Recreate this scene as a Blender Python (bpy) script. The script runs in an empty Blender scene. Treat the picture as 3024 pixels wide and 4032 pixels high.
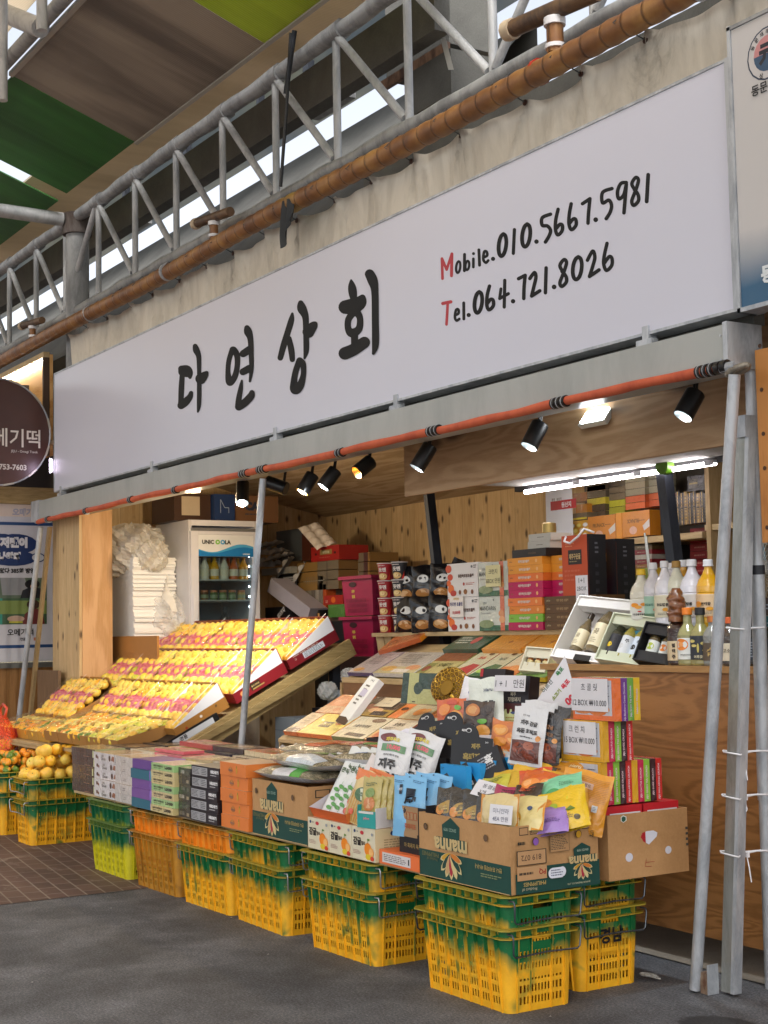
import bpy, math, random
from mathutils import Vector, Matrix
import numpy as np
random.seed(7)
S = bpy.context.scene
COL = S.collection
R_ = math.radians
# ---------------------------------------------------------------- camera
FPX = 5800.0
_p, _r, _y = R_(4.61), R_(-1.09), R_(31.84)
CF = Vector((-math.cos(_y)*math.cos(_p), math.sin(_y)*math.cos(_p), math.sin(_p)))
_rt = CF.cross(Vector((0, 0, 1))).normalized(); _up = _rt.cross(CF)
CR = _rt*math.cos(_r)+_up*math.sin(_r); CU = -_rt*math.sin(_r)+_up*math.cos(_r)
CP = Vector((4.755, -3.482, 1.5))
cam = bpy.data.cameras.new('camera'); camo = bpy.data.objects.new('camera', cam); COL.objects.link(camo)
camo.matrix_world = Matrix(((CR.x, CU.x, -CF.x, CP.x), (CR.y, CU.y, -CF.y, CP.y), (CR.z, CU.z, -CF.z, CP.z), (0, 0, 0, 1)))
cam.sensor_fit = 'VERTICAL'; cam.sensor_height = 36; cam.lens = FPX/4032*36
cam.clip_start = 0.05; cam.clip_end = 500
S.camera = camo
def P(u, v, x=None, y=None, z=None):
    """real point where the sight line of photo pixel (u, v) meets the plane x=, y= or z="""
    d = CF+CR*((u-1512)/FPX)-CU*((v-2016)/FPX)
    t = (x-CP.x)/d.x if x is not None else (y-CP.y)/d.y if y is not None else (z-CP.z)/d.z
    return CP+d*t
# ---------------------------------------------------------------- light
w = bpy.data.worlds.new('World'); S.world = w; w.use_nodes = True
nt = w.node_tree; nt.nodes.clear()
sky = nt.nodes.new('ShaderNodeTexSky'); sky.sky_type = 'NISHITA'; sky.sun_disc = False
SUN_EL, SUN_AZ = 48, 128          # azimuth clockwise from +Y
sky.sun_elevation = R_(SUN_EL); sky.sun_rotation = R_(SUN_AZ); sky.air_density = 1.0; sky.dust_density = 4.0
hs = nt.nodes.new('ShaderNodeHueSaturation'); hs.inputs['Saturation'].default_value = 0.34
bg = nt.nodes.new('ShaderNodeBackground'); bg.inputs[1].default_value = 0.15
out = nt.nodes.new('ShaderNodeOutputWorld')
nt.links.new(sky.outputs[0], hs.inputs['Color']); nt.links.new(hs.outputs[0], bg.inputs[0]); nt.links.new(bg.outputs[0], out.inputs[0])
sl = bpy.data.lights.new('sun', 'SUN'); sl.energy = 1.3; sl.angle = R_(35); sl.color = (1, .95, .88)
so = bpy.data.objects.new('sun', sl); COL.objects.link(so)
_d = Vector((math.sin(R_(SUN_AZ))*math.cos(R_(SUN_EL)), math.cos(R_(SUN_AZ))*math.cos(R_(SUN_EL)), math.sin(R_(SUN_EL))))
so.rotation_euler = _d.to_track_quat('Z', 'Y').to_euler()
S.view_settings.view_transform = 'Standard'; S.view_settings.look = 'None'; S.view_settings.gamma = 1
S.view_settings.exposure = 1.08
S.cycles.max_bounces = 8; S.cycles.transparent_max_bounces = 12
try: S.cycles.sample_clamp_indirect = 4
except Exception: pass
# ---------------------------------------------------------------- materials
def lin(h):
    c = [int(h[i:i+2], 16)/255 for i in (0, 2, 4)]
    return tuple(x/12.92 if x <= .04045 else ((x+.055)/1.055)**2.4 for x in c)+(1,)
MC = {}
class NT:
    def __init__(s, name):
        s.m = bpy.data.materials.new(name); s.m.use_nodes = True; s.t = s.m.node_tree
        s.b = s.t.nodes['Principled BSDF']; s.o = s.t.nodes['Material Output']
    def n(s, ty, **k):
        x = s.t.nodes.new('ShaderNode'+ty)
        for a, b in k.items():
            if a.startswith('i_'):
                kk = a[2:]; kk = int(kk) if kk.isdigit() else kk.replace('_', ' ')
                x.inputs[kk].default_value = b
            else: setattr(x, a, b)
        return x
    def l(s, a, b): s.t.links.new(a, b)
    def obj(s, scale=(1, 1, 1), rot=(0, 0, 0), loc=(0, 0, 0), src='Object'):
        tc = s.n('TexCoord'); mp = s.n('Mapping'); mp.inputs['Scale'].default_value = scale; mp.inputs['Rotation'].default_value = rot; mp.inputs['Location'].default_value = loc
        s.l(tc.outputs[src], mp.inputs[0]); return mp.outputs[0]
    def noise(s, v, scale=5, detail=4, rough=.5, dist=0):
        x = s.n('TexNoise'); x.inputs['Scale'].default_value = scale; x.inputs['Detail'].default_value = detail
        x.inputs['Roughness'].default_value = rough; x.inputs['Distortion'].default_value = dist
        s.l(v, x.inputs['Vector']); return x.outputs['Fac']
    def ramp(s, f, stops):
        x = s.n('ValToRGB'); e = x.color_ramp.elements
        while len(e) < len(stops): e.new(.5)
        for i, (p, c) in enumerate(stops): e[i].position = p; e[i].color = c if not isinstance(c, str) else lin(c)
        s.l(f, x.inputs[0]); return x.outputs[0]
    def mix(s, f, a, b, mode='MIX'):
        x = s.n('MixRGB', blend_type=mode)
        for i, q in enumerate((f, a, b)):
            if isinstance(q, (int, float)): x.inputs[i].default_value = q if i == 0 else (q, q, q, 1)
            elif isinstance(q, str): x.inputs[i].default_value = lin(q)
            elif isinstance(q, tuple): x.inputs[i].default_value = q
            else: s.l(q, x.inputs[i])
        return x.outputs[0]
    def math(s, op, a, b=0.0, c=None):
        x = s.n('Math', operation=op)
        for i, q in enumerate((a, b) if c is None else (a, b, c)):
            if isinstance(q, (int, float)): x.inputs[i].default_value = q
            else: s.l(q, x.inputs[i])
        return x.outputs[0]
    def bump(s, h, st=.3, dist=.01, coat=False):
        x = s.n('Bump'); x.inputs['Strength'].default_value = st; x.inputs['Distance'].default_value = dist
        s.l(h, x.inputs['Height']); s.l(x.outputs[0], s.b.inputs['Coat Normal' if coat else 'Normal']); return x.outputs[0]
    def base(s, c):
        if isinstance(c, str): s.b.inputs['Base Color'].default_value = lin(c)
        else: s.l(c, s.b.inputs['Base Color'])
    def set(s, **k):
        for a, b in k.items(): s.b.inputs[a.replace('_', ' ')].default_value = b
def M(c, rough=.5, metal=0, film=False, var=.10):
    """plain painted / printed surface of one colour with a little unevenness"""
    k = (c, rough, metal, film)
    if k in MC: return MC[k]
    t = NT('print_'+c); v = t.obj(); n = t.noise(v, 9, 3)
    t.base(t.mix(1.0, c, t.ramp(n, [(.2, (1-var,)*3+(1,)), (.8, (1, 1, 1, 1))]), 'MULTIPLY'))
    t.set(Roughness=rough, Metallic=metal)
    if film:
        t.set(Coat_Weight=.9, Coat_Roughness=.07)
        nn = t.noise(t.obj((1, 1, 1)), 16, 4, .55, 1.8); t.bump(nn, .9, .02, coat=True); t.bump(nn, .35, .008)
    MC[k] = t.m; return t.m
def wood(name, c1, c2, axis='z', scale=1.0, knots=0.0, plank=0, fig=0.0, rough=.6, knotc='3a2412'):
    k = (name,)
    if k in MC: return MC[k]
    t = NT(name); st = {'x': (.12, 1, 1), 'y': (1, .12, 1), 'z': (1, 1, .12)}[axis]
    v = t.obj(tuple(a*scale for a in st)); d = t.noise(v, 2.5, 3, .5, .4)
    if fig:   # contour lines of a slow noise: cathedral plywood figure
        a = t.noise(t.obj(tuple((.17 if b == .12 else 1)*scale*3.2 for b in st)), 1.0, 2.0, .40, .5)
        s_ = t.math('SINE', t.math('MULTIPLY', a, fig)); g = t.math('MULTIPLY_ADD', s_, .5, .5)
        fine = t.noise(t.obj(tuple(a_*scale for a_ in st)), 60, 3, .6)
        g = t.math('ADD', t.math('MULTIPLY', t.math('POWER', g, 1.4), .40), t.math('MULTIPLY', fine, .62))
    else:
        g1 = t.noise(v, 22, 5, .65, .6); g = t.math('ADD', t.math('MULTIPLY', g1, .7), t.math('MULTIPLY', d, .3))
    col = t.ramp(g, [(.28, c2), (.62, c1)])
    col = t.mix(.25, col, t.ramp(t.noise(t.obj(), 1.3, 3), [(.3, (.55, .5, .45, 1)), (.7, (1, 1, 1, 1))]), 'MULTIPLY')
    if plank:
        ax = {'x': 'Y', 'y': 'X', 'z': 'X'}[axis]
        sep = t.n('SeparateXYZ'); t.l(t.obj(), sep.inputs[0])
        pos = t.math('ADD', sep.outputs['X'], sep.outputs['Y']) if axis == 'z' else sep.outputs['Z']
        cell = t.math('FLOOR', t.math('MULTIPLY', pos, plank)); fr = t.math('FRACT', t.math('MULTIPLY', pos, plank))
        wn = t.n('TexWhiteNoise', noise_dimensions='1D'); t.l(cell, wn.inputs['W'])
        col = t.mix(.5, col, t.ramp(wn.outputs['Value'], [(0, (.62, .6, .56, 1)), (1, (1, 1, 1, 1))]), 'MULTIPLY')
        gap = t.ramp(fr, [(0, (.25, .2, .15, 1)), (.03, (1, 1, 1, 1))]); col = t.mix(.8, col, gap, 'MULTIPLY')
    if knots:
        ka, kb = {'x': (2.2, 6), 'y': (2.2, 6), 'z': (7, 3.4)}[axis]
        vo = t.n('TexVoronoi', voronoi_dimensions='2D'); vo.inputs['Scale'].default_value = knots; vo.inputs['Randomness'].default_value = 1
        s3 = t.n('SeparateXYZ'); t.l(t.obj(), s3.inputs[0]); c3 = t.n('CombineXYZ'); t.l(t.math('MULTIPLY', t.math('ADD', s3.outputs[0], s3.outputs[1]), ka), c3.inputs[0]); t.l(t.math('MULTIPLY', s3.outputs[2], kb), c3.inputs[1])
        t.l(c3.outputs[0], vo.inputs['Vector'])
        kn = t.ramp(vo.outputs['Distance'], [(.06, (1, 1, 1, 1)), (.17, (0, 0, 0, 1))])
        msk = t.ramp(t.noise(t.obj((.5, .5, 1.6)), 1.6, 1), [(.42, (0, 0, 0, 1)), (.50, (1, 1, 1, 1))])
        col = t.mix(t.math('MULTIPLY', t.math('MULTIPLY', kn, msk), .85), col, knotc)
    t.base(col); t.set(Roughness=rough); t.bump(g, .15, .004)
    MC[k] = t.m; return t.m
# ---------------------------------------------------------------- mesh builder
class MB:
    def __init__(s): s.v = []; s.f = []; s.mi = []; s.mats = []; s.sm = []
    def m(s, mat):
        if isinstance(mat, str): mat = M(mat)
        if mat not in s.mats: s.mats.append(mat)
        return s.mats.index(mat)
    def add(s, vs, fs, mat, smooth=False, T=None):
        b = len(s.v); i = s.m(mat)
        s.v += [tuple(T@Vector(q)) if T else tuple(q) for q in vs]
        for f in fs: s.f.append([b+k for k in f]); s.mi.append(i); s.sm.append(smooth)
        return s
    def box(s, a, b, mat, T=None, mats=None):
        (x0, y0, z0), (x1, y1, z1) = a, b
        vs = [(x0, y0, z0), (x1, y0, z0), (x1, y1, z0), (x0, y1, z0), (x0, y0, z1), (x1, y0, z1), (x1, y1, z1), (x0, y1, z1)]
        F = {'B': (0, 3, 2, 1), 'T': (4, 5, 6, 7), 'F': (0, 1, 5, 4), 'R': (1, 2, 6, 5), 'K': (2, 3, 7, 6), 'L': (3, 0, 4, 7)}
        b0 = len(s.v); s.v += [tuple(T@Vector(q)) if T else q for q in vs]
        for k, f in F.items():
            s.f.append([b0+j for j in f]); s.mi.append(s.m((mats or {}).get(k, mat))); s.sm.append(False)
        return s
    def tube(s, pts, r, mat, n=10, cap=True, smooth=True, T=None):
        pts = [Vector(p) for p in pts]; rs = r if isinstance(r, (list, tuple)) else [r]*len(pts)
        vs = []; prev = None
        for i, p in enumerate(pts):
            d = (pts[min(i+1, len(pts)-1)]-pts[max(i-1, 0)]).normalized()
            if prev is None:
                a = d.orthogonal().normalized()
            else:
                a = (prev-d*prev.dot(d)).normalized()
            prev = a; b = d.cross(a)
            for k in range(n):
                t = 2*math.pi*k/n; vs.append(p+(a*math.cos(t)+b*math.sin(t))*rs[i])
        fs = [(i*n+k, i*n+(k+1) % n, (i+1)*n+(k+1) % n, (i+1)*n+k) for i in range(len(pts)-1) for k in range(n)]
        s.add(vs, fs, mat, smooth, T)
        if cap: s.add(vs[:n], [tuple(range(n))[::-1]], mat, False, T); s.add(vs[-n:], [tuple(range(n))], mat, False, T)
        return s
    def lathe(s, prof, mats, n=20, T=None, smooth=True):
        """prof: [(r,z)...]; mats: one material per profile segment or a single one"""
        for i in range(len(prof)-1):
            (r0, z0), (r1, z1) = prof[i], prof[i+1]; vs = []
            for r, z in ((r0, z0), (r1, z1)):
                vs += [(r*math.cos(2*math.pi*k/n), r*math.sin(2*math.pi*k/n), z) for k in range(n)]
            s.add(vs, [(k, (k+1) % n, n+(k+1) % n, n+k) for k in range(n)], mats[i] if isinstance(mats, list) else mats, smooth, T)
        return s
    def grid(s, fn, nu, nv, mat, smooth=True, T=None, flip=False, colf=None):
        vs = [fn(i/nu, j/nv) for j in range(nv+1) for i in range(nu+1)]
        W = nu+1
        for j in range(nv):
            for i in range(nu): pass
        fs = [(j*W+i, j*W+i+1, (j+1)*W+i+1, (j+1)*W+i) for j in range(nv) for i in range(nu)]
        if flip: fs = [f[::-1] for f in fs]
        if colf:
            b = len(s.v); s.v += [tuple(T@Vector(q)) if T else tuple(q) for q in vs]
            for q, f in enumerate(fs):
                s.f.append([b+k for k in f]); s.mi.append(s.m(colf(((q % nu)+.5)/nu, ((q//nu)+.5)/nv))); s.sm.append(smooth)
        else: s.add(vs, fs, mat, smooth, T)
        return s
    def mesh(s, name):
        me = bpy.data.meshes.new(name); me.from_pydata(s.v, [], s.f)
        for m_ in s.mats: me.materials.append(m_)
        me.polygons.foreach_set('material_index', s.mi); me.polygons.foreach_set('use_smooth', s.sm); me.update(); return me
def ob(name, mb, parent=None, loc=None, rot=None):
    me = mb.mesh(name) if isinstance(mb, MB) else mb
    o = bpy.data.objects.new(name, me); COL.objects.link(o)
    if parent: o.parent = parent
    if loc is not None: o.location = loc
    if rot is not None: o.rotation_euler = rot
    return o
def tag(o, label=None, cat=None, group=None, kind=None):
    if label: o['label'] = label
    if cat: o['category'] = cat
    if group: o['group'] = group
    if kind: o['kind'] = kind
    return o
def thing(name, label, cat, loc=(0, 0, 0), rot=(0, 0, 0), group=None):
    o = bpy.data.objects.new(name, None); COL.objects.link(o); o.location = loc; o.rotation_euler = rot; o.empty_display_size = .05
    return tag(o, label, cat, group)
def struct(name, mb): return tag(ob(name, mb), kind='structure')
def dup(o, label=None, loc=None, rot=None, parent=None):
    c = o.copy(); COL.objects.link(c)
    if parent: c.parent = parent
    if loc is not None: c.location = loc
    if rot is not None: c.rotation_euler = rot
    if label: c['label'] = label
    for ch in KIDS.get(o.name, []):
        d = dup(ch, parent=c)
    return c
KIDS = {}
def kids(o, *ch): KIDS[o.name] = list(ch); return o
# ---------------------------------------------------------------- text and art
TC = {}
def text_geo(s, bold=.018):
    k = (s, bold)
    if k not in TC:
        c = bpy.data.curves.new('t', 'FONT'); c.body = s; c.size = 1; c.resolution_u = 2; c.offset = bold
        o = bpy.data.objects.new('t', c); COL.objects.link(o); me = bpy.data.meshes.new_from_object(o)
        vs = [(v.co.x, v.co.y) for v in me.vertices]; fs = [tuple(p.vertices) for p in me.polygons]
        bpy.data.objects.remove(o); bpy.data.curves.remove(c); bpy.data.meshes.remove(me)
        xs = [a for a, b in vs] or [0]; ys = [b for a, b in vs] or [0]
        cx, cy = (min(xs)+max(xs))/2, (min(ys)+max(ys))/2
        TC[k] = ([(a-cx, b-cy) for a, b in vs], fs, max(xs)-min(xs), max(ys)-min(ys))
    return TC[k]
def art(mb, surf, W, H, items, n=1, e0=.0006, film=False, rough=.45):
    """printed art on a face: surf(u, v, off) is a point on the face; W, H its real size in m"""
    e = e0
    for it in items:
        k = it[0]; e += .00025
        mat = (lambda c: c if not isinstance(c, str) else M(c, rough, 0, film))
        if k == 'r':
            _, u0, v0, u1, v1, c = it
            mb.grid(lambda a, b: surf(u0+(u1-u0)*a, v0+(v1-v0)*b, e), n, n, mat(c), smooth=n > 1)
        elif k == 'e':
            _, cu, cv, ru, rv, c = it; N = 18
            vs = [surf(cu+ru*math.cos(2*math.pi*q/N), cv+rv*math.sin(2*math.pi*q/N), e) for q in range(N)]
            if n > 1: mb.add([surf(cu, cv, e)]+vs, [(0, 1+q, 1+(q+1) % N) for q in range(N)], mat(c), True)
            else: mb.add(vs, [tuple(range(N))], mat(c))
        elif k == 'p':
            _, pts, c = it; mb.add([surf(a, b, e) for a, b in pts], [tuple(range(len(pts)))], mat(c))
        elif k == 'l':
            _, pts, wd, c = it; r = wd/2
            for (a0, b0), (a1, b1) in zip(pts, pts[1:]):
                dx, dy = (a1-a0)*W, (b1-b0)*H; L = math.hypot(dx, dy) or 1; ox, oy = -dy/L*r, dx/L*r; e += .00004
                mb.add([surf(a0+ox/W, b0+oy/H, e), surf(a0-ox/W, b0-oy/H, e), surf(a1-ox/W, b1-oy/H, e), surf(a1+ox/W, b1+oy/H, e)], [(0, 1, 2, 3)], mat(c))
        elif k == 't':
            _, s_, cu, cv, h, c = it[:6]; rot = R_(it[6]) if len(it) > 6 else 0; bold = it[7] if len(it) > 7 else .02; maxw = it[8] if len(it) > 8 else None
            vs, fs, tw, th = text_geo(s_, bold); sc = h*H/(th or 1); sx = sc
            if maxw and tw*sc > maxw*W: sx = maxw*W/tw
            q = []
            for a, b in vs:
                a *= sx; b *= sc; a, b = a*math.cos(rot)-b*math.sin(rot), a*math.sin(rot)+b*math.cos(rot)
                q.append(surf(cu+a/W, cv+b/H, e))
            mb.add(q, fs, mat(c))
        elif k == 'tex':   # rows of tiny print
            _, u0, v0, u1, v1, rows, c = it; rr = random.Random(rows)
            for q in range(rows):
                y = v1-(v1-v0)*(q+.5)/rows; hh = (v1-v0)/rows*.22; x = u0; xe = u0+(u1-u0)*rr.uniform(.7, 1)
                while x < xe:
                    wd = rr.uniform(.06, .2)*(u1-u0); x2 = min(x+wd, xe)
                    mb.add([surf(x, y-hh, e), surf(x2, y-hh, e), surf(x2, y+hh, e), surf(x, y+hh, e)], [(0, 1, 2, 3)], mat(c)); x = x2+.03*(u1-u0)
def face(F, w, d, h):
    """surface function of one face of a box whose base centre is the origin"""
    if F == 'F': return (lambda u, v, e: (-w/2+w*u, -d/2-e, h*v)), w, h
    if F == 'R': return (lambda u, v, e: (w/2+e, -d/2+d*u, h*v)), d, h
    if F == 'T': return (lambda u, v, e: (-w/2+w*u, -d/2+d*v, h+e)), w, d
    if F == 'L': return (lambda u, v, e: (-w/2-e, d/2-d*u, h*v)), d, h
def pack_mesh(name, w, d, h, c, faces=None, arts=None, film=False, rough=.45):
    mb = MB(); bv = min(.002, h*.1)
    mat = lambda q: q if not isinstance(q, str) else M(q, rough, 0, film)
    mb.box((-w/2, -d/2, 0), (w/2, d/2, h), mat(c), mats={k: mat(q) for k, q in (faces or {}).items()})
    for F, items in (arts or {}).items():
        s_, W, H = face(F, w, d, h); art(mb, s_, W, H, items, 1, film=film, rough=rough)
    return mb.mesh(name)
PM = {}
def pack(name, label, cat, x, y, z, w, d, h, c, faces=None, arts=None, group=None, film=False, rz=0, tilt=0, key=None, jit=0, rough=.45, ry=0):
    """a carton whose front-left-bottom corner is (x, y, z); its shape is shared through key"""
    if key and key in PM: me = PM[key]
    else:
        me = pack_mesh(name, w, d, h, c, faces, arts, film, rough)
        if key: PM[key] = me
    o = bpy.data.objects.new(name, me); COL.objects.link(o)
    rz_ = R_(rz)+(random.uniform(-1, 1)*R_(jit) if jit else 0)
    Rm = Matrix.Rotation(rz_, 3, 'Z')@Matrix.Rotation(R_(ry), 3, 'Y')@Matrix.Rotation(R_(tilt), 3, 'X')
    o.location = Vector((x, y, z))+Rm@Vector((w/2, d/2, 0)); o.rotation_euler = Rm.to_euler()
    return tag(o, label, cat, group)
ORD = ['bottom', 'second from the bottom', 'third from the bottom', 'fourth from the bottom', 'fifth from the bottom', 'sixth from the bottom', 'seventh from the bottom']
def ordn(k, n): return 'topmost' if k == n-1 else 'lowest' if k == 0 else ['', 'second lowest', 'third lowest', 'fourth lowest', 'fifth lowest', 'sixth lowest', 'seventh lowest'][k]
NTH = ['first', 'second', 'third', 'fourth', 'fifth', 'sixth', 'seventh', 'eighth', 'ninth', 'tenth', 'eleventh', 'twelfth']
# ================================================================ MATERIALS of the setting
def m_asphalt():
    t = NT('asphalt'); v = t.obj()
    a = t.noise(v, 90, 6, .9); b = t.noise(v, 1.3, 6, .62, .3); c = t.noise(v, 9, 4, .6)
    col = t.ramp(t.math('ADD', t.math('MULTIPLY', a, .68), t.math('MULTIPLY', b, .32)), [(.41, '2b2c30'), (.50, '56585d'), (.60, '8b8e94')])
    col = t.mix(.35, col, t.ramp(c, [(.38, (.55, .55, .55, 1)), (.6, (1, 1, 1, 1))]), 'MULTIPLY')
    sp = t.n('TexVoronoi'); sp.inputs['Scale'].default_value = 26; t.l(v, sp.inputs['Vector'])
    col = t.mix(t.ramp(sp.outputs['Distance'], [(.025, (1, 1, 1, 1)), (.045, (0, 0, 0, 1))]), col, '8a8a88')
    # damp patch near the near right corner
    w = t.math('ADD', t.noise(t.obj((1, 1, 1)), 4, 4, .6), 0)
    sep = t.n('SeparateXYZ'); t.l(v, sep.inputs[0])
    dx = t.math('MULTIPLY', t.math('SUBTRACT', sep.outputs[0], .62), 2.2); dy = t.math('MULTIPLY', t.math('SUBTRACT', sep.outputs[1], .52), 3.0)
    r = t.math('SQRT', t.math('ADD', t.math('MULTIPLY', dx, dx), t.math('MULTIPLY', dy, dy)))
    wet = t.ramp(t.math('ADD', r, w), [(.9, (1, 1, 1, 1)), (.97, (0, 0, 0, 1))])
    col = t.mix(t.math('MULTIPLY', wet, .75), col, '1a1b1e')
    t.base(col); t.set(Roughness=.75); t.bump(t.math('ADD', a, t.math('MULTIPLY', c, .5)), .35, .004); return t.m
def m_pavers():
    t = NT('brick_pavers'); b = t.n('TexBrick'); b.inputs['Scale'].default_value = 1; b.inputs['Mortar Size'].default_value = .006
    b.inputs['Brick Width'].default_value = .22; b.inputs['Row Height'].default_value = .11; b.inputs['Mortar Smooth'].default_value = .3
    b.inputs['Color1'].default_value = lin('6f564c'); b.inputs['Color2'].default_value = lin('604b43'); b.inputs['Mortar'].default_value = lin('8f8378')
    t.l(t.obj(rot=(0, 0, R_(8))), b.inputs['Vector'])
    n = t.noise(t.obj(), 1.1, 6, .65, .5)
    col = t.mix(.75, b.outputs['Color'], t.ramp(n, [(.3, (.5, .48, .47, 1)), (.6, (1, 1, 1, 1))]), 'MULTIPLY')
    col = t.mix(t.ramp(t.noise(t.obj((1, 2.5, 1)), 1.7, 6, .7, .8), [(.6, (0, 0, 0, 1)), (.72, (.75, .75, .75, 1))]), col, 'a89c90')
    t.base(col); t.set(Roughness=.7); t.bump(b.outputs['Fac'], -.3, .003); return t.m
def m_concrete(name, c1, c2, s=3.0, rough=.8):
    t = NT(name); n = t.noise(t.obj(), s, 7, .65, .3); m_ = t.noise(t.obj(), 90, 2)
    t.base(t.ramp(t.math('ADD', t.math('MULTIPLY', n, .75), t.math('MULTIPLY', m_, .25)), [(.32, c2), (.66, c1)])); t.set(Roughness=rough); t.bump(n, .2, .01); return t.m
def m_steel(name, c1, c2, rough=.5, metal=.0, s=7):
    t = NT(name); n = t.noise(t.obj((1, 1, .35)), s, 6, .7, .4)
    col = t.ramp(n, [(.38, c2), (.58, c1)]); t.base(col); t.set(Roughness=rough, Metallic=metal); t.bump(n, .12, .004); return t.m
def m_tarp():
    t = NT('tarpaulin'); n = t.noise(t.obj((1, 1, .4)), 2.5, 7, .7, .8); f = t.noise(t.obj((1, 1, .3)), 9, 4, .6, 1.0)
    col = t.ramp(n, [(.28, '8f887c'), (.40, 'c2bbad'), (.60, 'd8d1c3')])
    col = t.mix(.35, col, t.ramp(f, [(.32, (.7, .68, .64, 1)), (.5, (1, 1, 1, 1))]), 'MULTIPLY')
    t.base(col); t.set(Roughness=.7); t.bump(t.noise(t.obj((1, 1, .22)), 3.2, 2, .45, .9), .5, .05); return t.m
def m_pipe():
    t = NT('ribbed_hose'); sep = t.n('SeparateXYZ'); t.l(t.obj(), sep.inputs[0])
    fr = t.math('FRACT', t.math('MULTIPLY', sep.outputs['X'], 7.1)); n = t.noise(t.obj(), 4, 5, .6, .3)
    col = t.ramp(n, [(.3, '62402a'), (.5, '8a5e36'), (.7, 'ab8048')])
    col = t.mix(t.ramp(t.noise(t.obj((.6, 1, 1)), 1.2, 2), [(.62, (0, 0, 0, 1)), (.7, (.6, .6, .6, 1))]), col, 'a89a3c')
    col = t.mix(.75, col, t.ramp(fr, [(0, (.2, .15, .12, 1)), (.07, (1, 1, 1, 1)), (.93, (1, 1, 1, 1)), (1, (.2, .15, .12, 1))]), 'MULTIPLY')
    t.base(col); t.set(Roughness=.45); t.bump(t.ramp(fr, [(0, (0, 0, 0, 1)), (.1, (1, 1, 1, 1)), (.9, (1, 1, 1, 1)), (1, (0, 0, 0, 1))]), .5, .012); return t.m
def m_canopy(name, c1, c2, tl=.42):
    t = NT(name); v = t.obj(); w = t.n('TexWave', wave_type='BANDS', bands_direction='X'); w.inputs['Scale'].default_value = 14
    t.l(v, w.inputs['Vector']); st = t.noise(t.obj((1.1, .16, .16)), 2.0, 4, .6, .3)
    col = t.ramp(st, [(.36, c2), (.62, c1)]); col = t.mix(.3, col, t.ramp(w.outputs['Fac'], [(0, (.6, .6, .6, 1)), (1, (1, 1, 1, 1))]), 'MULTIPLY')
    t.base(col); t.set(Roughness=.35); t.bump(w.outputs['Fac'], .4, .004)
    tr = t.n('BsdfTranslucent'); t.l(col, tr.inputs[0]); ms = t.n('MixShader'); ms.inputs[0].default_value = tl
    t.l(t.b.outputs[0], ms.inputs[1]); t.l(tr.outputs[0], ms.inputs[2]); t.l(ms.outputs[0], t.o.inputs[0]); return t.m
def m_emit(name, c, s):
    t = NT(name); t.t.nodes.remove(t.b); e = t.n('Emission'); e.inputs[0].default_value = lin(c); e.inputs[1].default_value = s; t.l(e.outputs[0], t.o.inputs[0]); return t.m
def m_film(name, tint='ffffff', fac=.10, rough=.06, bump=.8, scale=18, dens=0.0):
    """clear crinkled plastic: mostly see-through with glossy highlights"""
    t = NT(name); t.t.nodes.remove(t.b); tr = t.n('BsdfTransparent'); tr.inputs[0].default_value = lin(tint)
    g = t.n('BsdfGlossy'); g.inputs['Roughness'].default_value = rough
    b = t.n('Bump'); b.inputs['Strength'].default_value = bump; b.inputs['Distance'].default_value = .02
    t.l(t.noise(t.obj(), scale, 4, .6, 1.5), b.inputs['Height']); t.l(b.outputs[0], g.inputs['Normal'])
    fr = t.n('LayerWeight'); fr.inputs['Blend'].default_value = .12; t.l(b.outputs[0], fr.inputs['Normal'])
    ms = t.n('MixShader'); t.l(t.math('MINIMUM', t.math('ADD', fr.outputs[0], fac*.35), fac*.6+.06), ms.inputs[0]); t.l(tr.outputs[0], ms.inputs[1]); t.l(g.outputs[0], ms.inputs[2])
    last = ms
    if dens:
        df = t.n('BsdfDiffuse'); df.inputs[0].default_value = lin('f2f1ee'); m2 = t.n('MixShader'); m2.inputs[0].default_value = dens
        t.l(ms.outputs[0], m2.inputs[1]); t.l(df.outputs[0], m2.inputs[2]); last = m2
    t.l(last.outputs[0], t.o.inputs[0]); return t.m
W_PINE = wood('knotty_pine', 'dcc093', 'bd9a68', 'z', 1.6, knots=1.0, plank=5.2)
W_PINE2 = wood('pine_face_board', 'cba276', 'b68c5c', 'z', 1.0, knots=.22, fig=26)
W_PLY = wood('plywood_sheet', 'b3926c', 'a17e58', 'x', 1.6, knots=.5, fig=60)
W_CEIL = wood('ceiling_plywood', 'bda88a', 'a08868', 'x', 1.4, fig=36)
W_CNT = wood('counter_plywood', 'a67646', '8c6137', 'x', 2.1, fig=70, knots=.12, rough=.42)
W_TMB = wood('pale_timber', 'c3aa7e', '9a8052', 'x', 2.5)
W_TMBY = wood('pale_timber_lengthways', 'b39a68', '7f6a3e', 'y', 2.5)
W_TMBZ = wood('pale_timber_upright', 'b89c70', '8f7548', 'z', 2.5)
W_ORG = wood('orange_pine_board', 'c98a48', 'a8682c', 'z', 1.3, fig=14, knots=.3)
STEEL = m_steel('galvanised_steel', 'b9bec4', '9298a0', .38, .25, 9)
TRUSSM = m_steel('weathered_steel', '9a9c9d', '77797b', .55, .1)
TRUSSL = m_steel('pale_painted_steel', 'b9bbbd', '96999c', .5, .1)
DARKM = m_steel('dark_steel', '2a2e36', '1b1e25', .45, .2)
BEAMM = m_concrete('grey_painted_beam', '6a6a66', '4c4c49', 2.0)
BLACK = M('111214', .4); WHITE = M('e8e8ec', .4)
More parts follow.
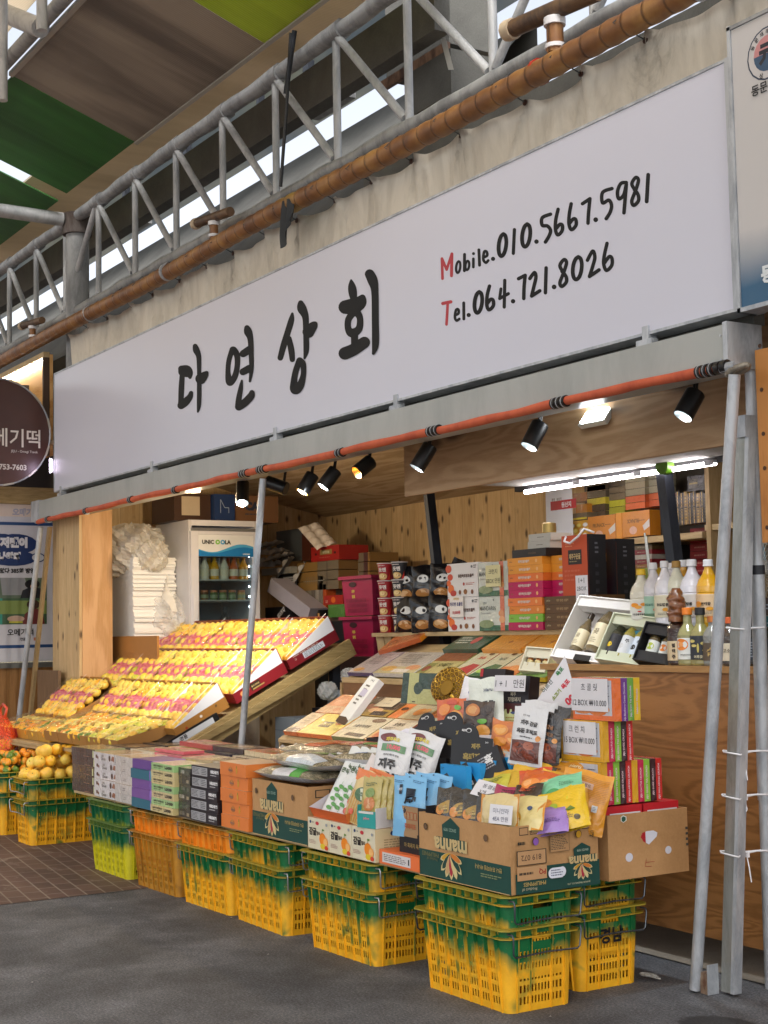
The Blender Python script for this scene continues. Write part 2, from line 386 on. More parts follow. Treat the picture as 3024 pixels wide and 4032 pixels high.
# ================================================================ GROUND
g = MB(); g.box((-60, -60, -.3), (60, 60, -.008), m_concrete('ground_concrete', '8d8880', '6e6a63')); struct('ground', g)
g = MB(); g.add([(-3.62, -40, 0), (40, -40, 0), (40, 1.15, 0), (-3.62, 1.15, 0)], [(0, 1, 2, 3)], m_asphalt()); struct('road', g)
g = MB(); g.add([(-40, -40, .0), (-3.66, -40, 0), (-3.58, 0, 0), (-3.66, 1.6, 0), (-40, 1.6, 0)], [(0, 1, 2, 3, 4)], m_pavers()); o = struct('brick_pavement', g); o.location.z = .003
g = MB(); g.add([(-12, 1.6, 0), (-3.4, 1.6, 0), (-3.4, 1.14, 0), (6, 1.13, 0), (6, 8, 0), (-12, 8, 0)], [(0, 1, 2, 3, 4, 5)], m_concrete('shop_floor_concrete', '9a9184', '6f675c', 2.2)); o = struct('shop_floor', g); o.location.z = .006
# ================================================================ SHOP BOOTH
shop = thing('market_booth', 'open fronted market shop lined with knotty pine boards under a plywood ceiling', 'shop', (-3.5, 2, 0))
def sp(name, mb, label=None):
    o = ob(name, mb, shop, loc=(3.5, -2, 0)); tag(o, label); return o
BY, LX = 3.87, -8.2
def cz(y): return 2.66+.21*(BY-y)
b = MB(); b.box((LX-.04, BY, 0), (3.2, BY+.05, 2.95), W_PINE); sp('back_wall', b)
b = MB(); b.box((LX-.04, 1.3, 0), (LX, BY, 3.5), W_PINE); sp('side_wall', b)
b = MB()
for (y0, y1) in ((1.0, BY+.05),):
    x0, x1 = LX-.04, 3.2
    b.add([(x0, y0, cz(y0)), (x1, y0, cz(y0)), (x1, y1, cz(y1)), (x0, y1, cz(y1)), (x0, y0, cz(y0)+.03), (x1, y0, cz(y0)+.03), (x1, y1, cz(y1)+.03), (x0, y1, cz(y1)+.03)],
          [(0, 3, 2, 1), (4, 5, 6, 7), (0, 1, 5, 4), (2, 3, 7, 6)], W_CEIL)
sp('ceiling', b)
pl = P(1605, 1957, y=1.27)
b = MB(); b.box((pl.x, 1.25, pl.z), (1.6, 1.28, 3.05), W_PLY); sp('beam_board', b)
b = MB(); b.box((pl.x+.5, 1.285, pl.z+.03), (1.6, 1.78, pl.z+.05), m_concrete('pale_soffit', 'b5b3ab', '8e8c84', 5)); sp('soffit', b)
a, c = P(205, 2400, y=.95), P(312, 2400, y=.95)
b = MB(); b.box((a.x+.02, .95, 0), (c.x, .975, 2.75), W_PINE); b.box((c.x-.03, .978, 0), (c.x, 1.25, 2.75), W_PINE2); b.box((c.x-.6, .978, 0), (c.x-.035, 1.25, 2.75), W_TMBZ)
sp('pillar', b)
b = MB(); q = P(160, 2620, y=.9); b.box((q.x, .87, 0), (q.x+.55, .895, q.z-.04), wood('grey_brown_board', '7d6248', '5b4632', 'z', 2)); sp('skirting_board', b)
# black leaning steel posts of the shelving frame
for i, (u0, v0, u1, v1) in enumerate(((1668, 1950, 1706, 2260), (2583, 1806, 2642, 2260))):
    A, B = P(u0, v0, y=1.72), P(u1, v1, y=1.72); d = (B-A); B = A+d*(A.z/(A.z-B.z)); b = MB()
    for s_ in (0,):
        w_ = .021+.010*i
        b.add([(A.x-w_, 1.70, A.z+.3), (A.x+w_, 1.70, A.z+.3), (B.x+w_, 1.70, 0), (B.x-w_, 1.70, 0), (A.x-w_, 1.76, A.z+.3), (A.x+w_, 1.76, A.z+.3), (B.x+w_, 1.76, 0), (B.x-w_, 1.76, 0)],
              [(0, 3, 2, 1), (4, 5, 6, 7), (0, 4, 7, 3), (1, 2, 6, 5), (0, 1, 5, 4)], DARKM)
    sp('post', b)
# counter
ct = thing('shop_counter', 'plywood sales counter with wavy grain at the right end of the shop', 'counter', (0, 1.22, 0))
b = MB(); b.box((-1.235, -.02, .125), (2.6, 0, 1.285), W_CNT); b.box((-1.235, .003, .125), (-1.215, .9, 1.285), W_CNT); ob('front_panel', b, ct)
b = MB(); b.box((-1.27, -.04, 1.287), (2.6, .85, 1.317), wood('worn_counter_edge', 'b48b56', '8a6236', 'x', 2)); ob('countertop', b, ct)
# ================================================================ FASCIA, AWNING ROLL
FY = .84
A, B = P(125, 2062, y=FY), P(2866, 1425, y=FY); FZ0 = (A.z+B.z)/2; FX0, FX1 = A.x, B.x
FZ1 = P(2853, 1276, y=FY).z
FM = m_steel('grey_enamel_sheet', 'a6aaa8', '999d9b', .38, .0, 2)
fa = thing('awning_fascia', 'long grey metal awning box below the white sign', 'awning box', (-3.9, FY, FZ0))
b = MB(); b.box((FX0+3.9, 0, 0), (FX1+3.9, .19, FZ1-FZ0), FM); ob('casing', b, fa)
b = MB(); b.box((FX1+3.88, -.004, -.004), (FX1+3.905, .195, FZ1-FZ0+.01), STEEL); ob('end_cap', b, fa); b = MB(); b.box((FX0+3.89, -.004, -.004), (FX0+4.1, .195, FZ1-FZ0+.01), STEEL)
for q in (.03, .13): b.lathe([(0, .0), (.005, 0), (.005, .003), (0, .003)], STEEL, 8, Matrix.Translation((FX1+3.87, -.006, q))@Matrix.Rotation(R_(90), 4, 'X'))
ob('end_cap', b, fa)
for u in (250, 610, 1100, 1580, 2580):
    q = P(u, 1900, y=.9); b = MB(); b.box((q.x+3.9-.05, .02, FZ1-FZ0+.002), (q.x+3.9+.05, .06, FZ1-FZ0+.03), STEEL); b.box((q.x+3.9-.02, .03, FZ1-FZ0+.02), (q.x+3.9+.02, .08, FZ1-FZ0+.09), STEEL); ob('bracket', b, fa)
RZ = P(2800, 1462, y=.80).z
ORM = m_steel('orange_awning_cloth', 'c45c3a', 'ad4a2e', .6, 0, 5)
ro = thing('rolled_awning', 'rolled orange awning cloth on a pipe under the grey fascia', 'awning', (-3.9, .80, RZ))
b = MB(); x0, x1 = P(150, 2080, y=.8).x+3.9, P(2850, 1450, y=.8).x+3.9
pts = []
N = 80
for i in range(N+1):
    x = x0+(x1-x0)*i/N; s_ = .002*math.sin(i*1.1)-.016*max(0, 1-i/30)+.003*math.sin(i*.37)+.010; pts.append((x, .002*math.sin(i*1.9), s_))
b.tube(pts, [.0215+.0015*math.sin(i*1.3) for i in range(N+1)], ORM, 14); ob('rolled_cloth', b, ro)
b = MB(); b.tube([(x0-.05, .0, 0), (x0+.02, 0, 0)], .02, STEEL); b.tube([(x1-.01, 0, 0), (x1+.07, 0, .0)], .022, STEEL); ob('roller_tube', b, ro)
for u in (185, 335, 510, 685, 950, 1020, 1330, 1690, 2180, 2750):
    v = 2080-(u-150)*.2315; q = P(u, v, y=.8); i = int((q.x+3.9-x0)/(x1-x0)*N); zc = pts[max(0, min(N, i))][2]
    b = MB(); n_ = 3 if u in (950, 1020, 1690, 2180, 2750) else 2
    for k in range(n_): b.tube([(q.x+3.9+.035*k, 0, zc), (q.x+3.9+.035*k+.028, 0, zc)], .0275, BLACK, 14)
    for k in range(n_): b.tube([(q.x+3.9+.035*k+.012, 0, zc), (q.x+3.9+.035*k+.016, 0, zc)], .029, STEEL, 14)
    if u == 2750:
        for k in range(2): b.tube([(q.x+3.9+.035*3+.035*k, 0, zc), (q.x+3.9+.035*3+.035*k+.028, 0, zc)], .0275, BLACK, 14)
    ob('strap', b, ro)
# ================================================================ SIGNBOARD
SY = .88
A, B, C_ = P(215, 1475, y=SY), P(2853, 250, y=SY), P(2890, 1215, y=SY)
sx0, sx1, sz0, sz1 = A.x, (B.x+C_.x)/2, C_.z, (A.z+B.z)/2
sg = thing('shop_sign', 'long white shop sign with black brush lettering and two phone numbers', 'sign', (-3.7, SY, sz0))
t = NT('sign_face'); t.base(t.mix(t.noise(t.obj(), .7, 3), 'c9cad8', 'cdd0e0')); t.set(Roughness=.28); t.b.inputs['Specular IOR Level'].default_value = .5
t.bump(t.noise(t.obj((1, 1, 1)), .8, 2), .06, .05)
b = MB(); b.box((sx0+3.7, 0, 0), (sx1+3.7, .10, sz1-sz0), t.m); ob('panel', b, sg)
b = MB(); x0, x1, h = sx0+3.7, sx1+3.7, sz1-sz0
b.box((x0-.01, -.004, h+.001), (x1+.012, .104, h+.014), STEEL); b.box((x0-.01, -.004, -.014), (x1+.012, .104, -.001), STEEL)
b.box((x0-.014, -.004, -.014), (x0-.001, .104, h+.014), STEEL); b.box((x1+.001, -.005, -.016), (x1+.05, .13, h+.016), STEEL); ob('frame', b, sg)
def brush(name, strokes, ox, oy, sc, mat, e0=0):
    mb = MB(); e = .0006+e0
    for st in strokes:
        pts = [(ox+x*sc, oy+y*sc, r*sc*1.1) for x, y, r in st]
        if len(pts) > 2:       # Catmull-Rom smoothing
            q = [pts[0]]+pts+[pts[-1]]; sm = []
            for i in range(1, len(q)-2):
                for k in range(5):
                    t_ = k/5; sm.append(tuple(.5*((2*q[i][j])+(-q[i-1][j]+q[i+1][j])*t_+(2*q[i-1][j]-5*q[i][j]+4*q[i+1][j]-q[i+2][j])*t_**2+(-q[i-1][j]+3*q[i][j]-3*q[i+1][j]+q[i+2][j])*t_**3) for j in range(3)))
            pts = sm+[pts[-1]]
        if len(pts) == 1: pts = pts*2
        for (xa, ya, ra), (xb, yb, rb) in zip(pts, pts[1:]):
            e += .00003; ra, rb = max(ra, 1), max(rb, 1)
            an = math.atan2(yb-ya, xb-xa) if (xa, ya) != (xb, yb) else 0; hull = []
            for k in range(9): th = an+math.pi/2+math.pi*k/8; hull.append((xa+ra*math.cos(th), ya+ra*math.sin(th)))
            for k in range(9): th = an-math.pi/2+math.pi*k/8; hull.append((xb+rb*math.cos(th), yb+rb*math.sin(th)))
            vs = [P(x, y, y=SY-e)-Vector((-3.7, SY, sz0)) for x, y in hull]; mb.add(vs, [tuple(range(len(vs)))[::-1]], mat)
    return ob(name, mb, sg)
INK = M('080b10', .75); RED = M('b02030', .4)
DA = [[(100, 760, 22), (140, 765, 28), (158, 790, 24), (162, 822, 11)], [(100, 760, 20), (105, 790, 22), (150, 795, 24)], [(106, 800, 17), (100, 900, 19), (96, 1000, 18), (98, 1024, 24)], [(98, 1026, 25), (130, 1000, 26), (160, 965, 20), (170, 935, 14)],
      [(200, 595, 16), (208, 625, 22), (225, 670, 17), (228, 760, 14), (229, 900, 15), (227, 1020, 14), (219, 1072, 6)], [(240, 832, 36), (268, 806, 24), (282, 790, 14)]]
YE = [[(470, 618, 18), (445, 700, 17), (438, 780, 17), (446, 845, 24), (458, 858, 22), (488, 815, 20), (505, 740, 18), (504, 665, 20), (482, 625, 22), (470, 618, 18)],
      [(576, 462, 18), (584, 492, 27), (600, 540, 20), (606, 640, 17), (608, 760, 15), (597, 850, 8)], [(548, 650, 24), (592, 622, 26)], [(546, 782, 23), (592, 758, 25)],
      [(538, 846, 7), (530, 900, 15), (516, 980, 19), (516, 1034, 25)], [(516, 1036, 25), (560, 1005, 26), (604, 958, 24), (611, 932, 17)]]
SA = [[(905, 360, 9), (897, 410, 20), (870, 500, 21), (842, 590, 21), (818, 680, 19)], [(880, 540, 18), (897, 620, 21), (905, 692, 18)],
      [(966, 282, 18), (974, 322, 31), (1000, 385, 22), (1004, 500, 19), (1006, 620, 19), (994, 682, 8)], [(1022, 492, 40), (1054, 452, 30), (1070, 434, 17)],
      [(958, 700, 22), (930, 775, 20), (917, 850, 22), (926, 908, 34), (962, 880, 26), (985, 800, 18), (982, 725, 20), (958, 700, 22)]]
HO = [[(1332, 118, 8), (1338, 165, 26), (1345, 215, 28), (1352, 262, 20)], [(1290, 312, 46), (1345, 305, 52), (1395, 280, 44), (1414, 244, 22)],
      [(1350, 350, 24), (1313, 400, 22), (1310, 465, 22), (1338, 500, 30), (1388, 470, 24), (1396, 395, 21), (1372, 350, 26), (1350, 350, 24)],
      [(1356, 520, 24), (1358, 600, 24)], [(1286, 648, 42), (1350, 620, 40), (1428, 568, 38)], [(1466, 72, 32), (1488, 120, 34), (1504, 200, 24), (1507, 400, 23), (1508, 580, 23), (1493, 648, 10)]]
for k, L_ in enumerate((DA, YE, SA, HO)): brush('brush_letter', L_, 660, 1040, .5425, INK)
def ring(cx, cy, rx, ry, r, tl=.2): return [(cx+rx*math.cos(a_)+tl*ry*math.sin(a_)*-.5, cy+ry*math.sin(a_), r) for a_ in [2*math.pi*k/10-1.6 for k in range(11)]]
def ln(*p, r=12): return [(x, y, r) for x, y in p]
N1 = [ring(192, 722, 15, 42, 8), ln((238, 630), (237, 748), r=10), ring(258, 710, 14, 33, 8), ln((302, 662), (302, 722), r=9), ln((303, 624), r=10), ln((342, 597), (347, 708), r=10),
      ln((374, 652), (402, 638), (398, 610), (380, 612), (374, 665), (392, 690), (410, 674), r=9), ln((445, 662), r=14), ring(513, 562, 27, 80, 13), ln((600, 450), (592, 622), r=11), ring(685, 492, 29, 82, 13), ln((760, 537), r=15),
      ln((862, 338), (802, 364), (802, 418), (840, 424), (862, 455), (852, 495), (825, 540)), ln((917, 303), (900, 380), (898, 450), (915, 488), (945, 460), (948, 420), (930, 412), (905, 440)), ln((1012, 263), (998, 340), (996, 410), (1014, 450), (1046, 420), (1046, 380), (1028, 372), (1002, 402)),
      ln((1094, 262), (1148, 226)), ln((1148, 226), (1138, 330), (1134, 403)), ln((1190, 378), r=16), ln((1308, 152), (1240, 180), (1240, 256), (1285, 236), (1305, 275), (1294, 325), (1266, 370)),
      ln((1412, 108), (1372, 116), (1348, 175), (1358, 226), (1392, 200), (1410, 130)), ln((1412, 120), (1404, 220), (1395, 328)), ln((1478, 165), (1452, 118), (1480, 72), (1500, 92), (1480, 165), (1452, 240), (1466, 274), (1500, 240), (1497, 196), (1470, 158)), ln((1571, 52), (1560, 246), r=13)]
NM = [ln((78, 806), (74, 660), r=9), ln((74, 660), (108, 740), r=9), ln((108, 740), (146, 626), r=9), ln((146, 626), (143, 785), r=10)]
N2 = [ln((168, 1072), (194, 1058), (193, 1030), (176, 1034), (168, 1085), (180, 1110), (200, 1098), r=9), ln((232, 982), (233, 1098), r=10), ln((268, 1070), r=14), ring(338, 978, 27, 76, 13), ln((419, 860), (402, 930), (400, 1000), (416, 1032), (446, 1004), (446, 965), (428, 956), (404, 985)),
      ln((502, 880), (493, 948), r=10), ln((493, 950), (556, 915), r=11), ln((530, 818), (526, 1012), r=11), ln((590, 970), r=15), ln((630, 806), (678, 782), r=12), ln((678, 782), (670, 870), (668, 950), r=12), ln((712, 805), (745, 762), (756, 795), (742, 860), (725, 932)), ln((725, 932), (784, 894)),
      ln((830, 728), (825, 908), r=12), ln((888, 866), r=16), ln((958, 765), (930, 712), (960, 668), (978, 692), (956, 765), (930, 835), (945, 862), (976, 830), (974, 790), (945, 752)), ring(1056, 730, 32, 82, 13), ln((1130, 672), (1168, 606), (1184, 650), (1170, 710), (1145, 790)), ln((1145, 790), (1214, 742)),
      ln((1272, 550), (1252, 640), (1248, 700), (1268, 746), (1306, 710), (1308, 660), (1288, 646), (1254, 690))]
NT_ = [ln((80, 986), (138, 974), r=11), ln((116, 985), (107, 1138), r=9)]
def chars(st, ns):
    i = 0
    for n_ in ns: brush('brush_letter', st[i:i+n_], 1700, 660, .5425, INK); i += n_
chars(N1, (1, 2, 2, 1, 1, 1, 1, 1, 1, 1, 1, 1, 1, 2, 1, 1, 2, 1, 1)); brush('capital_letter', NM, 1700, 660, .5425, RED)
chars(N2, (1, 1, 1, 1, 1, 3, 1, 2, 2, 1, 1, 1, 1, 2, 1)); brush('capital_letter', NT_, 1700, 660, .5425, RED)
b = MB(); b.box((FX0+.3, 1.0, FZ1+.012), (FX1, 1.06, sz0+.02), BEAMM); tag(ob('sign_support_rail', b), 'dark rail behind the gap between white sign and grey fascia', 'rail')
# neighbour's market sign at right
A, B = P(2878, 120, y=.85), P(2903, 1215, y=.85)
ns = thing('market_sign', 'tall white and blue market association sign beside the long white sign', 'sign', (A.x, .85, B.z)); h = A.z-B.z
t = NT('faded_print'); sep = t.n('SeparateXYZ'); t.l(t.obj(), sep.inputs[0])
t.base(t.ramp(t.math('ADD', sep.outputs['Z'], t.math('MULTIPLY', t.noise(t.obj(), 3, 3), .1)), [(.12, '2c5a7c'), (.36, 'c2c0c0')])); t.set(Roughness=.4)
b = MB(); b.box((0, 0, 0), (1.6, .08, h), t.m); ob('panel', b, ns)
b = MB(); sf = lambda u, v, e: (u*1.6, -e, v*h)
q = P(3022, 207, y=.85); cu, cv = (q.x-A.x)/1.6, (q.z-B.z)/h; RU, RV = .068, .108/h; q2 = P(2942, 372, y=.85); tu, tv = (q2.x-A.x)/1.6, (q2.z-B.z)/h; q3 = P(2995, 1085, y=.85)
art(b, sf, 1.6, h, [('e', cu, cv, RU, RV, '24334e'), ('e', cu, cv, RU*.94, RV*.94, 'c9c6c6'), ('e', cu, cv, RU*.67, RV*.67, 'c98a8c'), ('p', [(cu+RU*.67*math.cos(a_), cv+RV*.67*math.sin(a_)) for a_ in [math.pi+math.pi*k/10 for k in range(11)]], '2f5070'),
    ('t', '元', cu, cv, RV*.8, '1c2230', 0, .06)]+[('t', ch, cu+RU*.8*math.cos(R_(an)), cv+RV*.8*math.sin(R_(an)), RV*.18, '24262c', an-90) for ch, an in zip('동문재래시장', (150, 128, 107, 86, 65, 44))]
    + [('t', '상', cu-RU*.32, cv-RV*.78, RV*.2, '24262c'), ('t', '인', cu+RU*.1, cv-RV*.82, RV*.2, '24262c'), ('t', '동문재래시장', tu+.10, tv, .040, '1c1e24', 0, .02)]
    + [('t', '동문시장', (q3.x-A.x)/1.6+.09, (q3.z-B.z)/h, .065, 'dfe6ea', 0, .05)], 1)
ob('lettering', b, ns)
b = MB(); b.box((-.02, -.006, -.02), (-.002, .09, h+.02), STEEL); b.box((-.02, -.006, -.02), (1.6, .09, -.002), STEEL); b.box((-.02, -.006, h+.001), (1.6, .09, h+.016), TRUSSM); ob('frame', b, ns)
# neighbour's wood board low right
A, B = P(2972, 1380, y=.95), P(2992, 2138, y=.95)
nb = thing('wooden_board', 'orange pine board fixed at the upper right edge beside the poles', 'board', (A.x, .95, B.z))
b = MB(); b.box((0, 0, 0), (.9, .03, A.z-B.z), W_ORG); ob('board', b, nb)
b = MB()
for z in (.06, .3, .44, .62, .8): b.lathe([(0, 0), (.009, 0), (.009, .002), (0, .002)], M('4a2c14'), 10, Matrix.Translation((.03, -.001, z))@Matrix.Rotation(R_(90), 4, 'X'))
ob('screw_heads', b, nb)
# ================================================================ TARPAULIN, DUCT, TRUSS
A = P(330, 1290, y=1.04); tx0 = P(290, 1500, y=1.04).x; tx1 = 1.9
hx = [tx0]; 
while hx[-1] < tx1: hx.append(hx[-1]+random.uniform(.42, .6))
zt = A.z-.02
def tarpf(u, v):
    x = tx0+(hx[-1]-tx0)*u; k = max(i for i in range(len(hx)) if hx[i] <= x+1e-6); k = min(k, len(hx)-2); f = (x-hx[k])/(hx[k+1]-hx[k])
    top = zt-.022*math.sin(math.pi*f)*(1+.4*math.sin(k*2.3))+.015*math.sin(k*1.7)
    z = 3.65+(top-3.65)*v; fold = (.006*math.sin(x*23+2*math.sin(z*4))+.018*math.sin(x*5.3+z*3))*(1-abs(f-.5)*.8)*(.3+v)
    cr = .05*math.exp(-((f-.02)/.04)**2)*v+.035*math.exp(-((f-.05-.5*(1-v)*(1+.3*math.sin(k)))/.02)**2)*v+.035*math.exp(-((f-.97+.45*(1-v)*(1+.3*math.cos(k)))/.02)**2)*v
    return (x, 1.04+fold-cr, z)
tp = thing('tarpaulin', 'dirty beige tarpaulin stretched above the white sign and tied to the duct', 'tarpaulin', (0, 0, 0))
b = MB(); b.grid(tarpf, 420, 14, m_tarp()); ob('sheet', b, tp)
PY = .92; zp0, zp1 = P(300, 1240, y=PY).z, P(2400, 180, y=PY).z; zp = (zp0+zp1)/2
for i, x in enumerate(hx[1:-1]):
    b = MB(); b.lathe([(.0, 0), (.016, 0), (.016, .006), (0, .006)], M('4a3026', .5, .3), 12, Matrix.Translation((x, 1.0, zt-.03))@Matrix.Rotation(R_(90), 4, 'X'))
    b.tube([(x, 1.0, zt-.03), (x-.04, .93, zt+.02), (x-.05, PY-.07, zp), (x-.02, PY, zp+.072), (x, PY+.07, zp+.02)], .0035, M('3c4044'), 5); ob('tie_cord', b, tp)
du = thing('ribbed_duct', 'long orange brown ribbed duct running above the tarpaulin', 'duct', (0, PY, zp))
PM_ = m_pipe(); b = MB(); pts = []; rr_ = []
x = -14.0
while x < 3: pts.append((x, .006*math.sin(x*2), .008*math.sin(x*1.3))); rr_.append(.06+.003*math.sin(x*44.6)); x += .035
b.tube(pts, rr_, PM_, 16); ob('duct', b, du)
b = MB()
for u in (355, 660, 2760):
    q = P(u, 1000, y=PY); 
    v = 1240-(u-300)*.505; q = P(u, v, y=PY); b.tube([(q.x-.015, 0, 0), (q.x+.015, 0, 0)], .068, STEEL, 16)
q = P(2125, 320, y=PY); b.tube([(q.x-.012, 0, 0), (q.x+.012, 0, 0)], .0665, M('b5321f'), 16)
ob('clamps', b, du)
b = MB(); pts = [(x_/4, PY+.05+.01*math.sin(x_*1.7), zp+.075+.012*math.sin(x_*.9)) for x_ in range(-52, 12)]; b.tube(pts, .007, BLACK, 6); b.tube([(p[0], p[1]+.03, p[2]-.01+.02*math.sin(p[0]*5)) for p in pts], .004, BLACK, 5)
tag(ob('cable', b), 'black cables lying along the top of the orange duct', 'cable')
# side spigots standing on the duct
def spigot(u, v, s, label):
    q = P(u, v, y=PY); g_ = thing('pipe_branch', label, 'pipe', (q.x, PY, zp+.05))
    b = MB(); b.tube([(0, 0, 0), (0, 0, .1*s)], .028*s, PM_, 10); ob('riser', b, g_)
    b = MB(); b.tube([(0, 0, .02), (0, 0, .04)], .034*s, WHITE, 12); ob('collar', b, g_); b = MB(); b.tube([(0, 0, .09*s), (0, 0, .115*s)], .036*s, WHITE, 12); ob('collar', b, g_)
    b = MB(); b.tube([(.2*s, .02, .13*s), (-.22*s, -.02, .155*s)], .03*s, m_steel('brown_pipe', '6a5038', '45342a'), 10); b.tube([(-.2*s, -.018, .153*s), (-.24*s, -.02, .157*s)], .036*s, M('c8b59a'), 10); ob('cross_pipe', b, g_)
spigot(842, 905, 1.15, 'stubby capped pipe standing on the duct near the long sign middle')
spigot(128, 1280, 1.1, 'stubby capped pipe standing on the duct at far left')
spigot(2185, 130, 1.5, 'curved branch pipe joining the duct at upper right')
TY = 1.12; zt1 = P(900, 430, y=TY).z; zb1 = P(1300, 650, y=TY).z
tr = thing('roof_truss', 'grey tubular lattice truss carrying the market roof', 'truss', (0, TY, 0))
def chord(n, r, z, mat=TRUSSM):
    b = MB(); pts = [(x_*.12, .004*math.sin(x_*.7), z+.004*math.sin(x_*1.1)) for x_ in range(-125, 30)]; b.tube(pts, [r*(1+.08*math.sin(k*1.3)*math.sin(k*.4)) for k in range(len(pts))], mat, 12); ob(n, b, tr)
chord('top_chord', .055, zt1); chord('bottom_chord', .05, zb1-.04)
vx = []
for u in (388, 536, 702, 884, 1094, 1334, 1612, 1932): 
    v = 430-(u-900)*.705; vx.append(P(u, v+120, y=TY).x)
sp_ = (vx[-1]-vx[0])/(len(vx)-1); vx = [vx[0]+sp_*k for k in range(-9, 14)]
for k, x in enumerate(vx):
    b = MB(); b.tube([(x, 0, zt1), (x, 0, zb1)], .026, TRUSSL, 10); ob('vertical_strut', b, tr)
    if k+1 < len(vx):
        xa, xb = (x+.03, vx[k+1]-.03) if (k < 16 and k != 8) else (vx[k+1]-.03, x+.03)
        b = MB(); b.tube([(xa, -.01, zt1-.03), (xb, -.01, zb1+.02)], .026, TRUSSL, 10); ob('diagonal_strut', b, tr)
    b = MB(); b.tube([(x-.09, 0, zt1), (x+.09, 0, zt1)], [.062, .066], TRUSSM, 10)
    ob('gusset', b, tr)
cx = P(330, 1000, y=1.2).x
co = thing('round_column', 'thick grey round steel column rising behind the duct at left', 'column', (cx, 1.14, 0))
b = MB(); b.tube([(0, 0, 0), (0, 0, zt1-.14)], .105, TRUSSM, 24); ob('shaft', b, co)
b = MB(); b.tube([(0, 0, zt1-.16), (0, 0, zt1+.03)], .135, m_steel('rusty_steel', '5c5450', '3a2c24', .7, .1), 20); ob('head', b, co)
for k, (L_, lab) in enumerate((((cx, 1.0, zt1), 'wrapped grey tie pipe running left from the column head'),)):
    b = MB(); a_ = Vector((cx, 1.0, zt1-.03)); e_ = P(-260, 790, x=cx-.1); b.tube([a_, a_.lerp(e_, .5), e_], .062, TRUSSL, 14)
    tag(ob('tie_pipe', b), lab, 'pipe')
# canopy sheets (slope up towards the street)
CZ, CS = 5.40+.0, .357
def can(y): return CZ+CS*(.9-y)
CGR, CGY, CYG = m_canopy('green_sheet', '4f8a48', '3a6a34'), m_canopy('grey_sheet', 'a89c8e', '7c7269'), m_canopy('lime_sheet', 'b5c24a', '98a43a')
CM = m_canopy('cream_sheet', 'eee4d4', 'e2d6c2', .8)
X1, X2 = P(530, 560, y=.9).x, P(1040, 170, y=.9).x
def sheet(name, x0, x1, y0, y1, mat, dz=0, lab=None, cat='roof sheet', grp=None, th=.012):
    b = MB(); A = [(x0, y0, can(y0)+dz), (x1, y0, can(y0)+dz), (x1, y1, can(y1)+dz), (x0, y1, can(y1)+dz)]
    b.add(A+[(p[0], p[1], p[2]+th) for p in A], [(0, 3, 2, 1)[::-1], (4, 5, 6, 7), (0, 1, 5, 4), (1, 2, 6, 5), (2, 3, 7, 6), (3, 0, 4, 7)], mat); return tag(ob(name, b), lab, cat, grp)
XL = P(262, 745, y=.9).x; yt = P(50, 300, x=X1).y
sheet('roof_sheet', XL, X1-.004, yt, .9, CGR, 0, 'green corrugated roof sheet left of the grey one', grp='coloured roof sheets')
sheet('roof_sheet', X1+.004, X2-.004, yt, .9, CGY, 0, 'grey brown corrugated roof sheet between green and lime ones', grp='coloured roof sheets')
sheet('roof_sheet', X2+.004, X2+2.3, yt, .9, CYG, 0, 'lime green corrugated roof sheet at the top edge of the view', grp='coloured roof sheets')
sheet('roof_sheet', XL-3.4, XL-.22, yt-.3, .9, CGR, -.01, 'dark green corrugated roof sheet at the far left behind the tie pipe', grp='coloured roof sheets')
sheet('gutter_trim', X1-.01, X2+2.4, .9, .925, M('a8a49a', .4), -.012, 'pale metal edge strip along the lower side of the grey roof sheet', 'edge trim', th=.03)
sheet('gutter_trim', X1, X2+2.4, yt-.03, yt, M('a8a49a', .4), -.012, 'pale metal edge strip along the street side of the roof sheets', 'edge trim', th=.03)
b = MB(); b.box((-16, .78, CZ+.30), (6, 1.62, CZ+.32), m_canopy('beige_sheet', 'd8c8b0', 'c4b49a', .3)); tag(ob('roof_sheet', b), 'cream translucent roof sheet above the truss top chord', 'roof sheet')
sheet('roof_sheet', -20, 11, -3.2, yt-.05, CM, .30, 'cream translucent roof sheet beyond the grey sheets at top left', 'roof sheet')
b = MB(); b.add([(-24, -9, 7.4), (11, -9, 7.4), (11, -3.2, can(-3.2)+.31), (-24, -3.2, can(-3.2)+.31), (-24, -9, 7.42), (11, -9, 7.42), (11, -3.2, can(-3.2)+.33), (-24, -3.2, can(-3.2)+.33)], [(0, 1, 2, 3)[::-1], (4, 5, 6, 7)], CM); tag(ob('roof_sheet', b), 'cream translucent roof high over the market lane out of view', 'roof sheet')  # unseen lane roof; both cream sheets extended past the camera to shade the front
yl = yt-.1
b = MB(); b.tube([(-14, yl, can(yl)+.0), (0, yl, can(yl)+.0)], .05, TRUSSM, 12)
tag(ob('purlin_pipe', b), 'grey pipe along the street side edge of the roof sheets', 'pipe')
b = MB(); q0 = P(0, 45, y=yl-.1); q1 = P(160, 110, y=yl); b.tube([q1, q0, q0+(q0-q1)*3], .07, TRUSSL, 12); tag(ob('brace_pipe', b), 'thick slanting pipe in the top left corner of the roof', 'pipe')
b = MB(); q0 = P(10, 200, y=yl-.3); b.tube([q0+Vector((0, 0, -.35)), q0+Vector((0, 0, .8))], .035, TRUSSL, 10); tag(ob('hanger_pipe', b), 'thin upright pipe at the top left edge of the view', 'pipe')
b = MB(); q0 = P(165, 0, y=yl-.3); b.tube([q0+Vector((0, 0, -.2)), q0+Vector((0, 0, .8))], .035, TRUSSL, 10); tag(ob('hanger_pipe', b), 'thin upright pipe above the slanting brace at top left', 'pipe')
